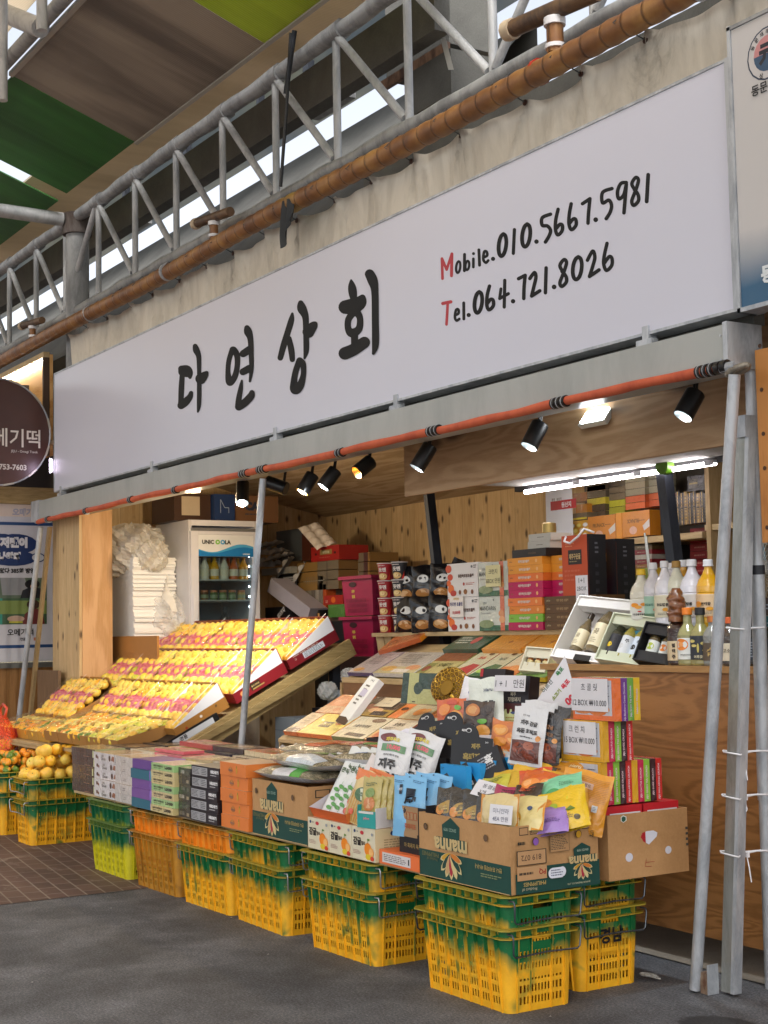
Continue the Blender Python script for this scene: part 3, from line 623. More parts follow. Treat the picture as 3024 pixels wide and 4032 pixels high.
# things behind the truss
b = MB(); b.box((-22, 1.62, P(900, 628, y=1.6).z), (P(1700, 60, y=1.6).x, 1.74, P(900, 480, y=1.6).z), BEAMM); tag(ob('roof_beam', b), 'dark grey roof beam running behind the lattice truss', 'beam')
t = NT('blue_white_sheet'); n = t.noise(t.obj((1, 1, 1)), .35, 2); t.base(t.ramp(n, [(.42, '9db4cc'), (.55, 'c9d4cf')])); t.set(Roughness=.25); SHT = t.m
b = MB(); z0, z1 = P(900, 705, y=3).z, P(900, 560, y=3).z; b.add([(-26, 3, z0), (-2.2, 3, z0), (-2.2, 2.2, z1-.2), (-26, 2.2, z1-.2), (-26, 3.02, z0+.02), (-2.2, 3.02, z0+.02), (-2.2, 2.22, z1-.18), (-26, 2.22, z1-.18)], [(0, 1, 2, 3), (7, 6, 5, 4), (0, 4, 5, 1)], SHT)
tag(ob('glazed_roof_strip', b), 'pale blue roofing strip seen through the truss under the dark beam', 'roof sheet')
b = MB(); z1 = P(900, 782, y=3).z
xe = P(1760, 200, y=2.2).x; b.add([(-26, 1.5, 4.3), (xe, 1.5, 4.3), (xe, 3, z1), (-26, 3, z1), (-26, 3, 4.3), (xe, 3, 4.3)], [(0, 1, 2, 3), (3, 2, 5, 4), (0, 4, 5, 1)], BEAMM); tag(ob('lean_to_roof', b), 'dark grey sloping roof behind the truss below the bright sky gap', 'roof')
b = MB(); b.box((xe, 1.5, 3.9), (6, 1.56, 4.50), BEAMM); tag(ob('sky_gap_panel', b), 'added grey panel blocking the sky gap behind the tarpaulin at upper right', 'wall')  # added to block bright sky between the duct and the tarpaulin edge
for u, v, s_ in ((820, 690, 1), (1330, 400, 1.1), (1090, 480, .5), (560, 880, .8)):
    q = P(u, v, y=1.9); b = MB(); b.box((q.x-.32*s_, 1.86, q.z-.03), (q.x+.18*s_, 1.94, q.z+.02), TRUSSM); b.box((q.x-.32*s_, 1.80, q.z-.04), (q.x-.24*s_, 1.855, q.z+.4), DARKM)
    tag(ob('roof_bracket', b), {820: 'rusty steel bracket under the roof beam near the stubby duct pipe', 1330: 'rusty steel bracket under the roof beam right of the black hanging cable', 1090: 'small steel bracket under the beam left of the black hanging cable', 560: 'steel bracket under the roof beam beside the round column'}[u], 'bracket')
q = P(1720, 40, y=2.0); b = MB(); b.box((q.x-.5, 1.9, q.z-.35), (q.x+.28, 2.3, q.z+.25), BEAMM); b.box((q.x-.52, 1.86, q.z-.42), (q.x+.3, 1.895, q.z-.352), m_steel('rust_angle', '8a6a50', '4a3020')); tag(ob('steel_girder_end', b), 'rusty ended grey girder at the top right of the truss', 'girder')
q = P(1790, 250, y=1.9); b = MB(); b.box((q.x-.35, 1.8, q.z-.25), (q.x+.1, 2.2, q.z+.05), BEAMM); b.add([(q.x+.1, 1.78, q.z-.1), (q.x+.16, 1.78, q.z-.12), (q.x+.08, 1.78, q.z+.12), (q.x+.02, 1.78, q.z+.13)], [(0, 1, 2, 3)], M('c9cac4')); tag(ob('roof_edge_block', b), 'grey roof edge block behind the duct at top right', 'roof edge')
b = MB(); q0, q1 = P(1145, 130, y=1.0), P(1105, 735, y=1.0); b.tube([q0, q0.lerp(q1, .5)+Vector((.01, 0, 0)), q1], .012, BLACK, 8); b.tube([P(1160, 120, y=1.0), P(1125, 370, y=1.0)], .018, DARKM, 8); tag(ob('hanging_cable', b), 'black cable hanging from the roof down to the duct', 'cable')
# left far corrugated wall
t = NT('corrugated_cream'); wv = t.n('TexWave', wave_type='BANDS', bands_direction='X'); wv.inputs['Scale'].default_value = 2.6; t.l(t.obj(), wv.inputs['Vector'])
t.base(t.mix(.5, 'b7b199', t.ramp(wv.outputs['Fac'], [(0, (.55, .55, .5, 1)), (1, (1, 1, 1, 1))]), 'MULTIPLY')); t.bump(wv.outputs['Fac'], .6, .02); t.set(Roughness=.6)
b = MB(); b.box((-26, 2.6, 0), (-8.6, 2.68, 5.2), t.m); tag(ob('corrugated_wall', b), 'cream corrugated metal wall at far left behind the duct', 'wall')
# poles
def pole(name, label, A, B, r, mat=STEEL, grp=None, extra=None):
    o = thing(name, label, 'pole', B, group=grp); b = MB(); b.tube([A-B, (A-B)*.5, (0, 0, 0)], r, mat, 18); ob('tube', b, o); return o
PT = P(2892, 1475, y=.80); PB = P(2738, 3895, z=.012)
p1 = pole('awning_pole', 'front steel awning pole at right standing on the asphalt by a rusty base', PT, PB, .0245, grp='awning poles')
b = MB(); pts = [(PT.x-PB.x+.05*math.cos(a_), PT.y-PB.y+.03*math.sin(a_)+.02, PT.z-PB.z+.02+.012*math.cos(a_)) for a_ in [2*math.pi*k/16 for k in range(17)]]; b.tube(pts, .013, m_steel('worn_hook', '9a9488', '6a6258', .5, .4), 8); ob('ring_hook', b, p1)
b = MB(); b.box((.03, .0, -.01), (.075, .05, .075), m_steel('rusty_base', 'a89a86', '6a4a38', .7, .2)); b.box((.075, -.005, -.01), (.079, .055, .11), STEEL); ob('base_bracket', b, p1)
A = P(2955, 1425, y=1.0); B = P(3036, 3890, y=1.12); B = A+(B-A)*((A.z)/(A.z-B.z)); p2 = pole('awning_pole', 'rear steel awning pole at the right edge tied with white cable ties', A, B, .025, grp='awning poles')
b = MB(); L_ = (A-B); b.tube([L_*.30, L_*.68], .029, STEEL, 18); b.tube([L_*.66, L_*.675], .031, DARKM, 16); ob('sleeve', b, p2)
q0, q1 = P(2925, 1725, y=.97), P(2868, 3905, y=.97); q1 = P(2868, 3905, z=.012)
ar = thing('aluminium_rail', 'square aluminium rail standing between the two right awning poles', 'rail', q1)
b = MB(); d = q0-q1; hw = .028
b.add([(s_*hw+d.x*t_, y_+d.y*t_, d.z*t_) for t_ in (0, 1) for s_, y_ in ((-1, -.015), (1, -.015), (1, .02), (-1, .02))], [(0, 1, 5, 4), (1, 2, 6, 5), (2, 3, 7, 6), (3, 0, 4, 7), (0, 3, 2, 1), (4, 5, 6, 7)], m_steel('brushed_aluminium', 'a7a9a6', '83857f', .35, .5, 5)); ob('square_tube', b, ar)
b = MB(); b.add([(hw*1+.002+d.x*t_, y_+d.y*t_, d.z*t_) for t_ in (0, 1) for y_ in (-.019, .024)]+[(hw+.022+d.x*t_, y_+d.y*t_, d.z*t_) for t_ in (0, 1) for y_ in (-.019, .024)], [(0, 2, 3, 1), (4, 5, 7, 6), (0, 4, 6, 2), (1, 3, 7, 5)], STEEL); ob('side_channel', b, ar)
b = MB(); b.box((d.x-.005, d.y-.03, d.z), (d.x+.045, d.y+.03, d.z+.09), STEEL); ob('top_bracket', b, ar)
for i, (v, lb) in enumerate(((2475, 'uppermost'), (2955, 'second highest'), (3125, 'third highest'), (3345, 'lowest'))):
    z = P(2850, v, y=.97).z; f = (z-q1.z)/d.z; xa = q1.x+d.x*f; ya = q1.y+d.y*f; L2 = A-B; f2 = (z-B.z)/L2.z; xb, yb = B.x+L2.x*f2, B.y+L2.y*f2
    b = MB(); cen = [(xa-.055, ya-.01, z+.004), (xa-.03, ya-.032, z+.002), (xa+.07, ya-.034, z-.004), ((xa+xb)/2, (ya+yb)/2-.04, z-.006), (xb-.01, yb-.045, z), (xb+.035, yb-.01, z+.002), (xb, yb+.04, z), ((xa+xb)/2, (ya+yb)/2+.04, z), (xa, ya+.045, z), (xa-.055, ya-.01, z+.004)]
    b.tube(cen, .004, WHITE, 6); mx, my = (xa+xb)/2+.01*i, (ya+yb)/2-.045
    b.box((mx-.01, my-.008, z-.014), (mx+.012, my+.004, z+.004), WHITE); b.tube([(mx, my, z-.01), (mx+.02, my-.01, z-.05), (mx+(.03 if i != 2 else -.03), my-.01, z-.11)], .0028, WHITE, 5)
    if i == 2: b.tube([(mx, my, z), (mx+.005, my, z+.1)], .0028, WHITE, 5)
    tag(ob('cable_tie', b), lb+' of the white cable ties joining rail and rear pole', 'cable tie', 'white cable ties')
A = P(1036, 1885, y=.80); B = P(955, 2885, y=.74); B = A+(B-A)*(A.z/(A.z-B.z)); p3 = pole('awning_pole', 'steel awning pole in the middle in front of the fruit trays', A, B, .0215, grp='awning poles')
b = MB(); L2 = A-B; b.tube([L2*.90, L2*.995], .019, WHITE, 14); ob('sleeve', b, p3)
A = P(160, 2075, y=.80); B = P(72, 2850, y=.78); B = A+(B-A)*(A.z/(A.z-B.z)); pole('awning_pole', 'steel awning pole at far left beside the white poster', A, B, .024, grp='awning poles')
A = P(190, 2075, y=.88); B = P(108, 2860, y=.86); B = A+(B-A)*(A.z/(A.z-B.z)); o = thing('wooden_lath', 'pale wooden lath leaning beside the far left awning pole', 'lath', B); b = MB(); d = A-B
b.add([(s_*.028+d.x*t_, y_+d.y*t_, d.z*t_) for t_ in (0, 1) for s_, y_ in ((-1, 0), (1, 0), (1, .03), (-1, .03))], [(0, 1, 5, 4), (1, 2, 6, 5), (2, 3, 7, 6), (3, 0, 4, 7), (4, 5, 6, 7)], W_TMBZ); ob('lath', b, o)
# ================================================================ CRATES
def m_crate(name, base, base2, paint, p2, lvl, amt=1.0, spots=True):
    t = NT(name); v = t.obj(); sep = t.n('SeparateXYZ'); t.l(v, sep.inputs[0]); oi = t.n('ObjectInfo')
    ad = t.n('VectorMath', operation='ADD'); t.l(v, ad.inputs[0]); cb = t.n('CombineXYZ'); t.l(t.math('MULTIPLY', oi.outputs['Random'], 20), cb.inputs[0]); t.l(cb.outputs[0], ad.inputs[1]); vv = ad.outputs[0]
    n1 = t.noise(vv, 5.5, 3, .5, .4); n2 = t.noise(vv, 40, 4, .7); drip = t.n('Mapping'); drip.inputs['Scale'].default_value = (60, 60, 4); t.l(vv, drip.inputs[0]); nd = t.noise(drip.outputs[0], 1, 2)
    h = t.math('ADD', sep.outputs['Z'], t.math('MULTIPLY', t.math('SUBTRACT', n1, .5), .26)); h = t.math('ADD', h, t.math('MULTIPLY', t.math('SUBTRACT', nd, .5), .05))
    f = t.ramp(h, [(lvl-.045, (0, 0, 0, 1)), (lvl+.035, (1, 1, 1, 1))])
    if spots:
        lowb = t.ramp(t.math('ADD', n1, t.math('MULTIPLY', sep.outputs['Z'], .15)), [(.60, (0, 0, 0, 1)), (.68, (.8, .8, .8, 1))]); f = t.mix(1.0, f, lowb, 'LIGHTEN')
    scr = t.ramp(n2, [(.29, (0, 0, 0, 1)), (.35, (1, 1, 1, 1))]); f = t.math('MULTIPLY', t.math('MULTIPLY', f, scr), amt)
    col = t.mix(f, t.mix(t.ramp(n1, [(.3, (0, 0, 0, 1)), (.7, (1, 1, 1, 1))]), base, base2), t.mix(n1, paint, p2))
    col = t.mix(.22, col, t.ramp(t.noise(vv, 13, 5, .7), [(.35, (.35, .3, .22, 1)), (.6, (1, 1, 1, 1))]), 'MULTIPLY')
    t.base(col); t.set(Roughness=.42); t.b.inputs['Subsurface Weight'].default_value = 0; t.bump(n2, .08, .003); return t.m
CY = m_crate('yellow_green_plastic', 'f0ae1c', 'f6bb2a', '0c5a34', '11713c', .205)
CYG = m_crate('lime_green_plastic', 'c9c21e', 'd8cf2a', '0c5a38', '0f6a44', .19)
COR = m_crate('ochre_plastic', 'c08a2c', 'b07a26', '5a3a14', '4a3014', .42, .5)
CORG = m_crate('orange_plastic', 'f0962a', 'ee8c20', '2f6a34', '1f5a34', .30, .7, False)
CE1 = m_crate('yellow_plastic_edges', 'f0ae1c', 'e8a61c', '1c6a38', '3f8a34', .26, .6, False); CE2 = m_crate('lime_plastic_edges', 'd0c82a', 'c8c028', '0c5a38', '0f6a44', .24, .8, False)
CMG = m_crate('magenta_plastic', '9c1450', '8c1048', '7c0c40', '7c0c40', .8, .3, False)
CEDGE = {CY.name: CE1, CYG.name: CE2, COR.name: COR, CORG.name: CORG, CMG.name: CMG}
HB, HW, CH = (.288, .155), (.305, .178), .33
def crate_meshes(mat, mat2, slots=True):
    rc = .032
    def per(z):
        t_ = z/CH; a = HB[0]+(HW[0]-HB[0])*t_; b_ = HB[1]+(HW[1]-HB[1])*t_; return a, b_
    body = MB()
    nb = 7
    FM_ = mat2
    def wall(side):
        L = .50 if side in (0, 2) else .235; bays = nb if side in (0, 2) else 3
        us = [0.0]
        if side in (0, 2):
            bw = 1/nb
            for k in range(nb):
                for s_ in ((.20, .30), (.45, .55), (.70, .80)): us += [(k+s_[0])*bw, (k+s_[1])*bw]
                us.append((k+1)*bw)
        else:
            for s_ in (.06, .10, .14, .18, .22, .245): us.append(s_)
            us.append(.28)
            for k in range(6): us += [.31+k*.068, .31+k*.068+.032]
            us.append(.72)
            for s_ in (.755, .78, .82, .86, .90, .94): us.append(s_)
            us.append(1.0)
        zs = [0, .03, .058, .075, .103, .12, .148, .165, .193, .21, .235, .262, .268, .30, CH]
        vs = []
        for z in zs:
            a, b_ = per(z)
            for u in us:
                s_ = (u-.5)*L
                if side == 0: vs.append((s_*1.0, -b_, z))
                if side == 2: vs.append((-s_, b_, z))
                if side == 1: vs.append((a, s_, z))
                if side == 3: vs.append((-a, -s_, z))
        W = len(us); fs = []
        for j in range(len(zs)-1):
            for i in range(W-1):
                hole = False
                if side in (0, 2): isslot = (i % 7) in (1, 3, 5)
                else:
                    u0 = us[i]; isslot = any(abs(u0-q) < 1e-6 for q in (.06, .14, .22, .755, .82, .90)) or (.30 < u0 < .70 and (round((u0-.31)/.068, 3) % 1) < .01)
                if slots and isslot and j in (1, 3, 5, 7): hole = True
                if slots and isslot and j in (9, ) and side in (1, 3): hole = True
                if slots and isslot and j == 9 and side in (0, 2) and (i//7) in (0, 1, 5, 6): hole = True
                if side in (1, 3) and j in (12,) and .30 < us[i] < .69: hole = True
                if not hole: fs.append((j*W+i, j*W+i+1, (j+1)*W+i+1, (j+1)*W+i))
        body.add(vs, fs, mat)
    for s_ in range(4): wall(s_)
    # rounded solid corners
    for sx_, sy_ in ((1, -1), (1, 1), (-1, 1), (-1, -1)):
        vs = []; N_ = 6
        for z in (0, .1, .2, .3, CH):
            a, b_ = per(z)
            for k in range(N_+1):
                th = math.pi/2*k/N_; ex, ey = .25, .1175
                vs.append((sx_*(ex+(a-ex)*math.sin(th)**.8), sy_*(ey+(b_-ey)*math.cos(th)**.8), z))
        W = N_+1; fs = [(j*W+i, j*W+i+1, (j+1)*W+i+1, (j+1)*W+i) for j in range(4) for i in range(N_)]
        if sx_*sy_ > 0: fs = [f[::-1] for f in fs]
        body.add(vs, fs, mat, True)
    a, b_ = per(0); body.add([(-a+.02, -b_+.01, .006), (a-.02, -b_+.01, .006), (a-.02, b_-.01, .006), (-a+.02, b_-.01, .006)], [(0, 1, 2, 3)], mat)
    a, b_ = per(.01)
    ribs = MB()
    for sgn in (-1, 1):       # tapering fins on the long sides and lips on the short sides
        for k in range(nb+1):
            x = (-.5+k/nb)*.50; a0, b0 = per(0); a1, b1 = per(CH-.03); w_ = .0022
            o0, o1 = .006, .018
            ribs.add([(x-w_, sgn*b0, 0), (x+w_, sgn*b0, 0), (x+w_, sgn*(b0+o0), 0), (x-w_, sgn*(b0+o0), 0), (x-w_, sgn*b1, CH-.03), (x+w_, sgn*b1, CH-.03), (x+w_, sgn*(b1+o1), CH-.03), (x-w_, sgn*(b1+o1), CH-.03)],
                     [(0, 1, 5, 4), (1, 2, 6, 5), (2, 3, 7, 6), (3, 0, 4, 7)], mat)
        for yk in (-.1175, -.052, .052, .1175):
            a0, b0 = per(0); a1, b1 = per(CH-.03); w_ = .002
            ribs.add([(sgn*a0, yk-w_, 0), (sgn*a0, yk+w_, 0), (sgn*(a0+.005), yk+w_, 0), (sgn*(a0+.005), yk-w_, 0), (sgn*a1, yk-w_, CH-.03), (sgn*a1, yk+w_, CH-.03), (sgn*(a1+.008), yk+w_, CH-.03), (sgn*(a1+.008), yk-w_, CH-.03)],
                     [(0, 1, 5, 4), (1, 2, 6, 5), (2, 3, 7, 6), (3, 0, 4, 7)], mat)
    rim = MB()
    for z, o, th in ((CH, .028, .006), (CH-.036, .022, .004)):
        a, b_ = per(z); A_, B_ = a+o, b_+o; ia, ib = a-.004, b_-.004; c_ = .03
        outl = [(-A_+c_, -B_), (A_-c_, -B_), (A_, -B_+c_), (A_, B_-c_), (A_-c_, B_), (-A_+c_, B_), (-A_, B_-c_), (-A_, -B_+c_)]
        inl = [(-ia+c_, -ib), (ia-c_, -ib), (ia, -ib+c_), (ia, ib-c_), (ia-c_, ib), (-ia+c_, ib), (-ia, ib-c_), (-ia, -ib+c_)]
        vs = [(x, y, z) for x, y in outl]+[(x, y, z) for x, y in inl]+[(x, y, z-th) for x, y in outl]+[(x, y, z-th) for x, y in inl]
        fs = []
        for k in range(8):
            q = (k+1) % 8; fs += [(k, q, 8+q, 8+k), (16+q, 16+k, 24+k, 24+q), (16+k, 16+q, q, k), (24+q, 24+k, 8+k, 8+q)]
        rim.add(vs, fs, FM_)
    for k in range(9):
        x = -.24+.06*k
        for sgn in (-1, 1): rim.box((x-.0015, sgn*(HW[1]-.003) if sgn > 0 else -(HW[1]+.022), CH-.034), (x+.0015, (HW[1]+.022) if sgn > 0 else -(HW[1]-.003), CH-.007), FM_)
    for k in range(4):
        y = -.12+.08*k
        for sgn in (-1, 1): rim.box((HW[0]-.003 if sgn > 0 else -(HW[0]+.024), y-.0015, CH-.034), (HW[0]+.024 if sgn > 0 else -(HW[0]-.003), y+.0015, CH-.007), FM_)
    return body, ribs, rim
WIRE = m_steel('handle_wire', '6a7078', '3e444c', .35, .8)
WIREL = m_steel('bright_handle_wire', 'c4c8cc', '9aa0a6', .3, .8)
def wire(sgn, mat, drop=.105, r=.0038):
    mb = MB(); x = sgn*(HW[0]+.026); yb = .168
    mb.tube([(x-sgn*.02, -yb, CH-.018), (x+sgn*.012, -yb, CH-.018), (x+sgn*.016, -yb, CH-.03), (x+sgn*.010, -yb+.004, CH-drop+.01), (x+sgn*.008, -yb+.014, CH-drop), (x+sgn*.007, 0, CH-drop+.006), (x+sgn*.008, yb-.014, CH-drop), (x+sgn*.010, yb-.004, CH-drop+.01), (x+sgn*.016, yb, CH-.03), (x+sgn*.012, yb, CH-.018), (x-sgn*.02, yb, CH-.018)], r, mat, 8); return mb
CR_CACHE = {}
def crate(label, x, y, z, mat, rz=0, grp='plastic fruit crates', wl=0):
    """x, y: centre of the base"""
    if mat.name not in CR_CACHE:
        bo, ri, rm = crate_meshes(mat, CEDGE[mat.name]); CR_CACHE[mat.name] = (bo.mesh('crate_body'), ri.mesh('ribs'), rm.mesh('rim'))
        CR_CACHE.setdefault('w', [wire(1, WIRE).mesh('wire_handle'), wire(-1, WIRE).mesh('wire_handle'), wire(1, WIREL).mesh('wire_handle'), wire(-1, WIREL).mesh('wire_handle')])
    me = CR_CACHE[mat.name]; o = thing('plastic_crate', label, 'crate', (x, y, z), (0, 0, R_(rz)), grp)
    b = ob('body', me[0], o); ob('ribs', me[1], o); ob('rim', me[2], o)
    for k in (0, 1): ob('wire_handle', CR_CACHE['w'][k+2*wl], o)
    return o
DZ = .128
row = [(-.288, CY, CY, 'at the near right corner of the display', 0), (-1.294, CY, CY, 'under the three mandarin jelly boxes', 1), (-2.123, CY, CY, 'under the green lettered fruit carton', -1.5),
       (-2.778, CY, CORG, 'under the black chocolate boxes', 1), (-3.466, COR, CORG, 'under the purple and teal boxes', 1.5), (-4.204, CYG, CYG, 'at the far left end of the plank', 0)]
nm = {CY.name: 'yellow and green', CORG.name: 'orange', COR.name: 'dirty ochre', CYG.name: 'lime and green', CMG.name: 'magenta'}
for x, m0, m1, where, rz in row:
    crate(f'{nm[m0.name]} crate on the ground {where}', x, .155, 0, m0, rz, wl=1 if x < -.5 else 0)
    crate(f'{nm[m1.name]} upper nested crate {where}', x+.004, .157, DZ, m1, rz+.6, wl=1 if x < -.5 else 0)
c = crate('yellow and green crate with black letters behind the corner crate', -.40, .60, 0, CY, 0)
mb = MB(); sf = lambda u, v, e: (HB[0]+.012+(HW[0]-HB[0])*((.33*v)/.33)+e, -.155+.31*u, .33*v)
art(mb, sf, .31, .33, [('t', '경', .40, .66, .20, '14161a', 0, .04), ('t', '남', .62, .665, .20, '14161a', 0, .04)]); ob('black_lettering', mb, c)
crate('upper nested crate carrying the plain brown carton', -.405, .60, DZ, CY, 1)
# left group, long side towards the right
lg = [(-5.915, CY, 'lumpy yellow citrus'), (-6.62, CY, 'small green tinged mandarins'), (-7.35, CMG, 'nothing visible at the left edge')]
for x, m_, wh in lg:
    crate({0: f'yellow and green crate on the pavers below the big yellow citrus', 1: 'yellow and green crate on the pavers below the small mandarins', 2: 'magenta crate on the pavers at the left edge of the view'}[lg.index((x, m_, wh))], x, .29, 0, m_, 90, wl=1)
    crate({0: 'upper nested crate heaped with big yellow citrus', 1: 'upper nested crate heaped with small green tinged mandarins', 2: 'magenta upper crate nested at the left edge of the view'}[lg.index((x, m_, wh))], x, .29, DZ+.02, m_, 90, wl=1)
# ================================================================ FRUIT
def m_fruit(name, c1, c2, c3=None, gl=.38, pos=(.42, .62)):
    t = NT(name); oi = t.n('ObjectInfo'); v = t.obj(); ad = t.n('VectorMath', operation='ADD'); cb = t.n('CombineXYZ'); t.l(t.math('MULTIPLY', oi.outputs['Random'], 9), cb.inputs[1]); t.l(v, ad.inputs[0]); t.l(cb.outputs[0], ad.inputs[1])
    n = t.noise(ad.outputs[0], 11, 3, .5, .2); col = t.ramp(n, [(pos[0], c1), (pos[1], c2)]+([(pos[1]+.1, c3)] if c3 else []))
    col = t.mix(.35, col, t.ramp(oi.outputs['Random'], [(0, (.75, .72, .6, 1)), (1, (1, 1, 1, 1))]), 'MULTIPLY')
    t.base(col); t.set(Roughness=gl, Subsurface_Weight=.0); t.bump(t.noise(v, 260, 2), .25, .002); return t.m
F_YEL = m_fruit('yellow_citrus', 'fbb428', 'ffd04c', pos=(.4, .6)); F_MAN = m_fruit('green_tinged_mandarin', '62802a', 'eea030', 'f09628', pos=(.42, .52)); F_LEM = m_fruit('yellow_green_citrus', 'c0c840', 'ecd84c', 'f4d44c', pos=(.38, .55))
F_GLD = m_fruit('golden_citrus', 'efd868', 'fad058', 'f8c450', pos=(.33, .5)); F_ORA = m_fruit('orange_citrus', 'f0901c', 'f4a02c')
def ball(r, mat, name, sq=.9, n=14, m=9):
    mb = MB(); vs = [(0, 0, -r*sq)]
    for j in range(1, m):
        ph = -math.pi/2+math.pi*j/m
        for i in range(n): a_ = 2*math.pi*i/n; vs.append((r*math.cos(ph)*math.cos(a_), r*math.cos(ph)*math.sin(a_), r*sq*math.sin(ph)-(.10*r if j == m-1 else 0)))
    vs.append((0, 0, r*sq*.82)); N_ = len(vs)
    fs = [(0, 1+(i+1) % n, 1+i) for i in range(n)]+[(N_-1, N_-1-n+i, N_-1-n+(i+1) % n) for i in range(n)]
    for j in range(m-2):
        for i in range(n): a_, b_ = 1+j*n+i, 1+j*n+(i+1) % n; fs.append((a_, b_, b_+n, a_+n))
    mb.add(vs, fs, mat, True)
    mb.tube([(0, 0, r*sq*.80), (0, 0, r*sq*.87)], r*.09, M('5a6a2a'), 6); return mb.mesh(name)
def rot3(): return (random.uniform(-1.2, 1.2), random.uniform(-1.2, 1.2), random.uniform(0, 6))
big = [ball(.049, m_, 'citrus_fruit') for m_ in (F_YEL, F_GLD, F_GLD, F_GLD)]; sm_ = [ball(.034, m_, 'mandarin', .82) for m_ in (F_MAN, F_MAN, F_ORA, F_MAN)]
def heap(cx, cy, z0, hx_, hy_, r, meshes, nm_, label, cat, grp, layers):
    for L in range(layers):
        nx = int((2*hx_-L*r*1.4)/(2*r)); ny = int((2*hy_-L*r*1.4)/(2*r))
        for i in range(nx):
            for j in range(ny):
                if L < layers-1 and 0 < i < nx-1 and 0 < j < ny-1 and layers > 1 and L == 0: continue
                x = cx+(i-(nx-1)/2)*2*r+random.uniform(-.25, .25)*r; y = cy+(j-(ny-1)/2)*2*r+random.uniform(-.25, .25)*r
                o = bpy.data.objects.new(nm_, random.choice(meshes)); COL.objects.link(o); o.location = (x, y, z0+L*r*1.55+random.uniform(-.2, .2)*r+.25*r*(i % 2)); o.rotation_euler = rot3(); s_ = random.uniform(.9, 1.08); o.scale = (s_,)*3
                tag(o, label, cat, grp)
heap(-5.915, .29, .50, .17, .30, .049, big, 'citrus_fruit', 'big yellow citrus fruit heaped in the crate left of the plank', 'citrus', 'big yellow citrus in the left crate', 3)
heap(-6.62, .29, .49, .17, .30, .034, sm_, 'mandarin', 'small green tinged mandarin heaped in the second crate from left', 'mandarin', 'small mandarins in the left crate', 3)
# net bag of oranges
nbg = thing('net_bag', 'orange mesh bag of fruit with red handle standing at the left edge', 'bag', (-7.22, .25, .50))
for k in range(13):
    o = bpy.data.objects.new('orange', big[0]); COL.objects.link(o); o.parent = nbg; o.location = ((k % 3-1)*.085+random.uniform(-.01, .01), (k//3 % 2-.5)*.09, .05+(k//6)*.085); o.rotation_euler = rot3(); o.scale = (.93,)*3
t = NT('orange_net'); tr_ = t.n('BsdfTransparent'); ck = t.n('TexVoronoi', feature='DISTANCE_TO_EDGE'); ck.inputs['Scale'].default_value = 70; t.l(t.obj((1, 1, 1)), ck.inputs['Vector'])
ms = t.n('MixShader'); t.l(t.ramp(ck.outputs['Distance'], [(.08, (1, 1, 1, 1)), (.12, (0.04, .04, .04, 1))]), ms.inputs[0]); t.base('e04818'); t.l(tr_.outputs[0], ms.inputs[1]); t.l(t.b.outputs[0], ms.inputs[2]); t.l(ms.outputs[0], t.o.inputs[0]); NETM = t.m
b = MB(); b.grid(lambda u, v: ((.17-.13*v**2.2)*math.cos(6.283*u)*(1+.06*math.sin(u*40)), (.12-.10*v**2.5)*math.sin(6.283*u), .0+.37*v), 28, 10, NETM); ob('net', b, nbg)
b = MB(); b.tube([(-.05, 0, .34), (-.08, 0, .42), (0, 0, .46), (.1, .0, .43), (.04, 0, .35)], .012, M('d8401c', .4, 0, True), 8); ob('handle', b, nbg)
# ---- fruit trays
FILM = m_film('clear_film', fac=.2, rough=.06, bump=.9, scale=15)
t = NT('tissue_nest'); sep = t.n('SeparateXYZ'); t.l(t.obj(), sep.inputs[0]); n = t.noise(t.obj(), 26, 4, .6, .8)
yb = t.math('ABSOLUTE', t.math('ADD', t.math('SUBTRACT', sep.outputs['Y'], .235), t.math('MULTIPLY', t.math('SUBTRACT', n, .5), .16)))
col = t.mix(t.ramp(yb, [(.075, (1, 1, 1, 1)), (.095, (0, 0, 0, 1))]), t.ramp(n, [(.35, 'f0c428'), (.6, 'fce878')]), t.ramp(n, [(.35, 'c04058'), (.65, 'e8909c')])); t.base(col); t.set(Roughness=.6); t.bump(n, .8, .02); NEST = t.m
t = NT('yellow_tissue_nest'); n = t.noise(t.obj(), 30, 4, .6, .8); t.base(t.ramp(n, [(.35, 'e0b838'), (.6, 'f8ec90')])); t.set(Roughness=.6); t.bump(n, .8, .02); NEST2 = t.m
tray_f = {k: ball(.043, m_, 'mandarin', .86, 12, 7) for k, m_ in (('gold', F_GLD), ('yel', F_YEL), ('lem', F_LEM), ('man', F_MAN))}
TW, TD = .548, .455
def tray_mesh(sidec, rise, w, d, h=.085, deco=None):
    mb = MB(); sm = M(sidec); wh = M('e6e6ea')
    mb.box((0, 0, 0), (w, .006, h-.01), sm); mb.box((0, d-.006, 0), (w, d, h+rise), sm); mb.box((.007, .007, .001), (w-.007, d-.007, .006), sm)
    for x0, x1 in ((0, .005), (w-.005, w)):
        vs = [(x, y, z) for x in (x0, x1) for y, z in ((.007, 0), (d-.007, 0), (d-.007, h*.98), (.007, h*.9))]; mb.add(vs, [(0, 3, 2, 1), (4, 5, 6, 7), (3, 7, 6, 2)], sm)
        if rise > .05 and deco:
            vs = [(x, y, z) for x in (x0, x1) for y, z in ((.007, h*.9), (d-.007, h*.98), (d-.007, h+rise), )]; mb.add(vs, [(0, 2, 1), (3, 4, 5), (0, 3, 5, 2)], wh)
    mb.add([(w-(.012 if deco else .006), .01, h*.9+.026), (w, .01, h*.9+.026), (w, d-.01, h+rise+.026), (w-(.012 if deco else .006), d-.01, h+rise+.026)], [(0, 1, 2, 3)], wh)
    if deco:
        sf = lambda u, v, e: (w+e, d*u, h*v); art(mb, sf, d, h, deco)
    return mb.mesh('carton')
TM = {}
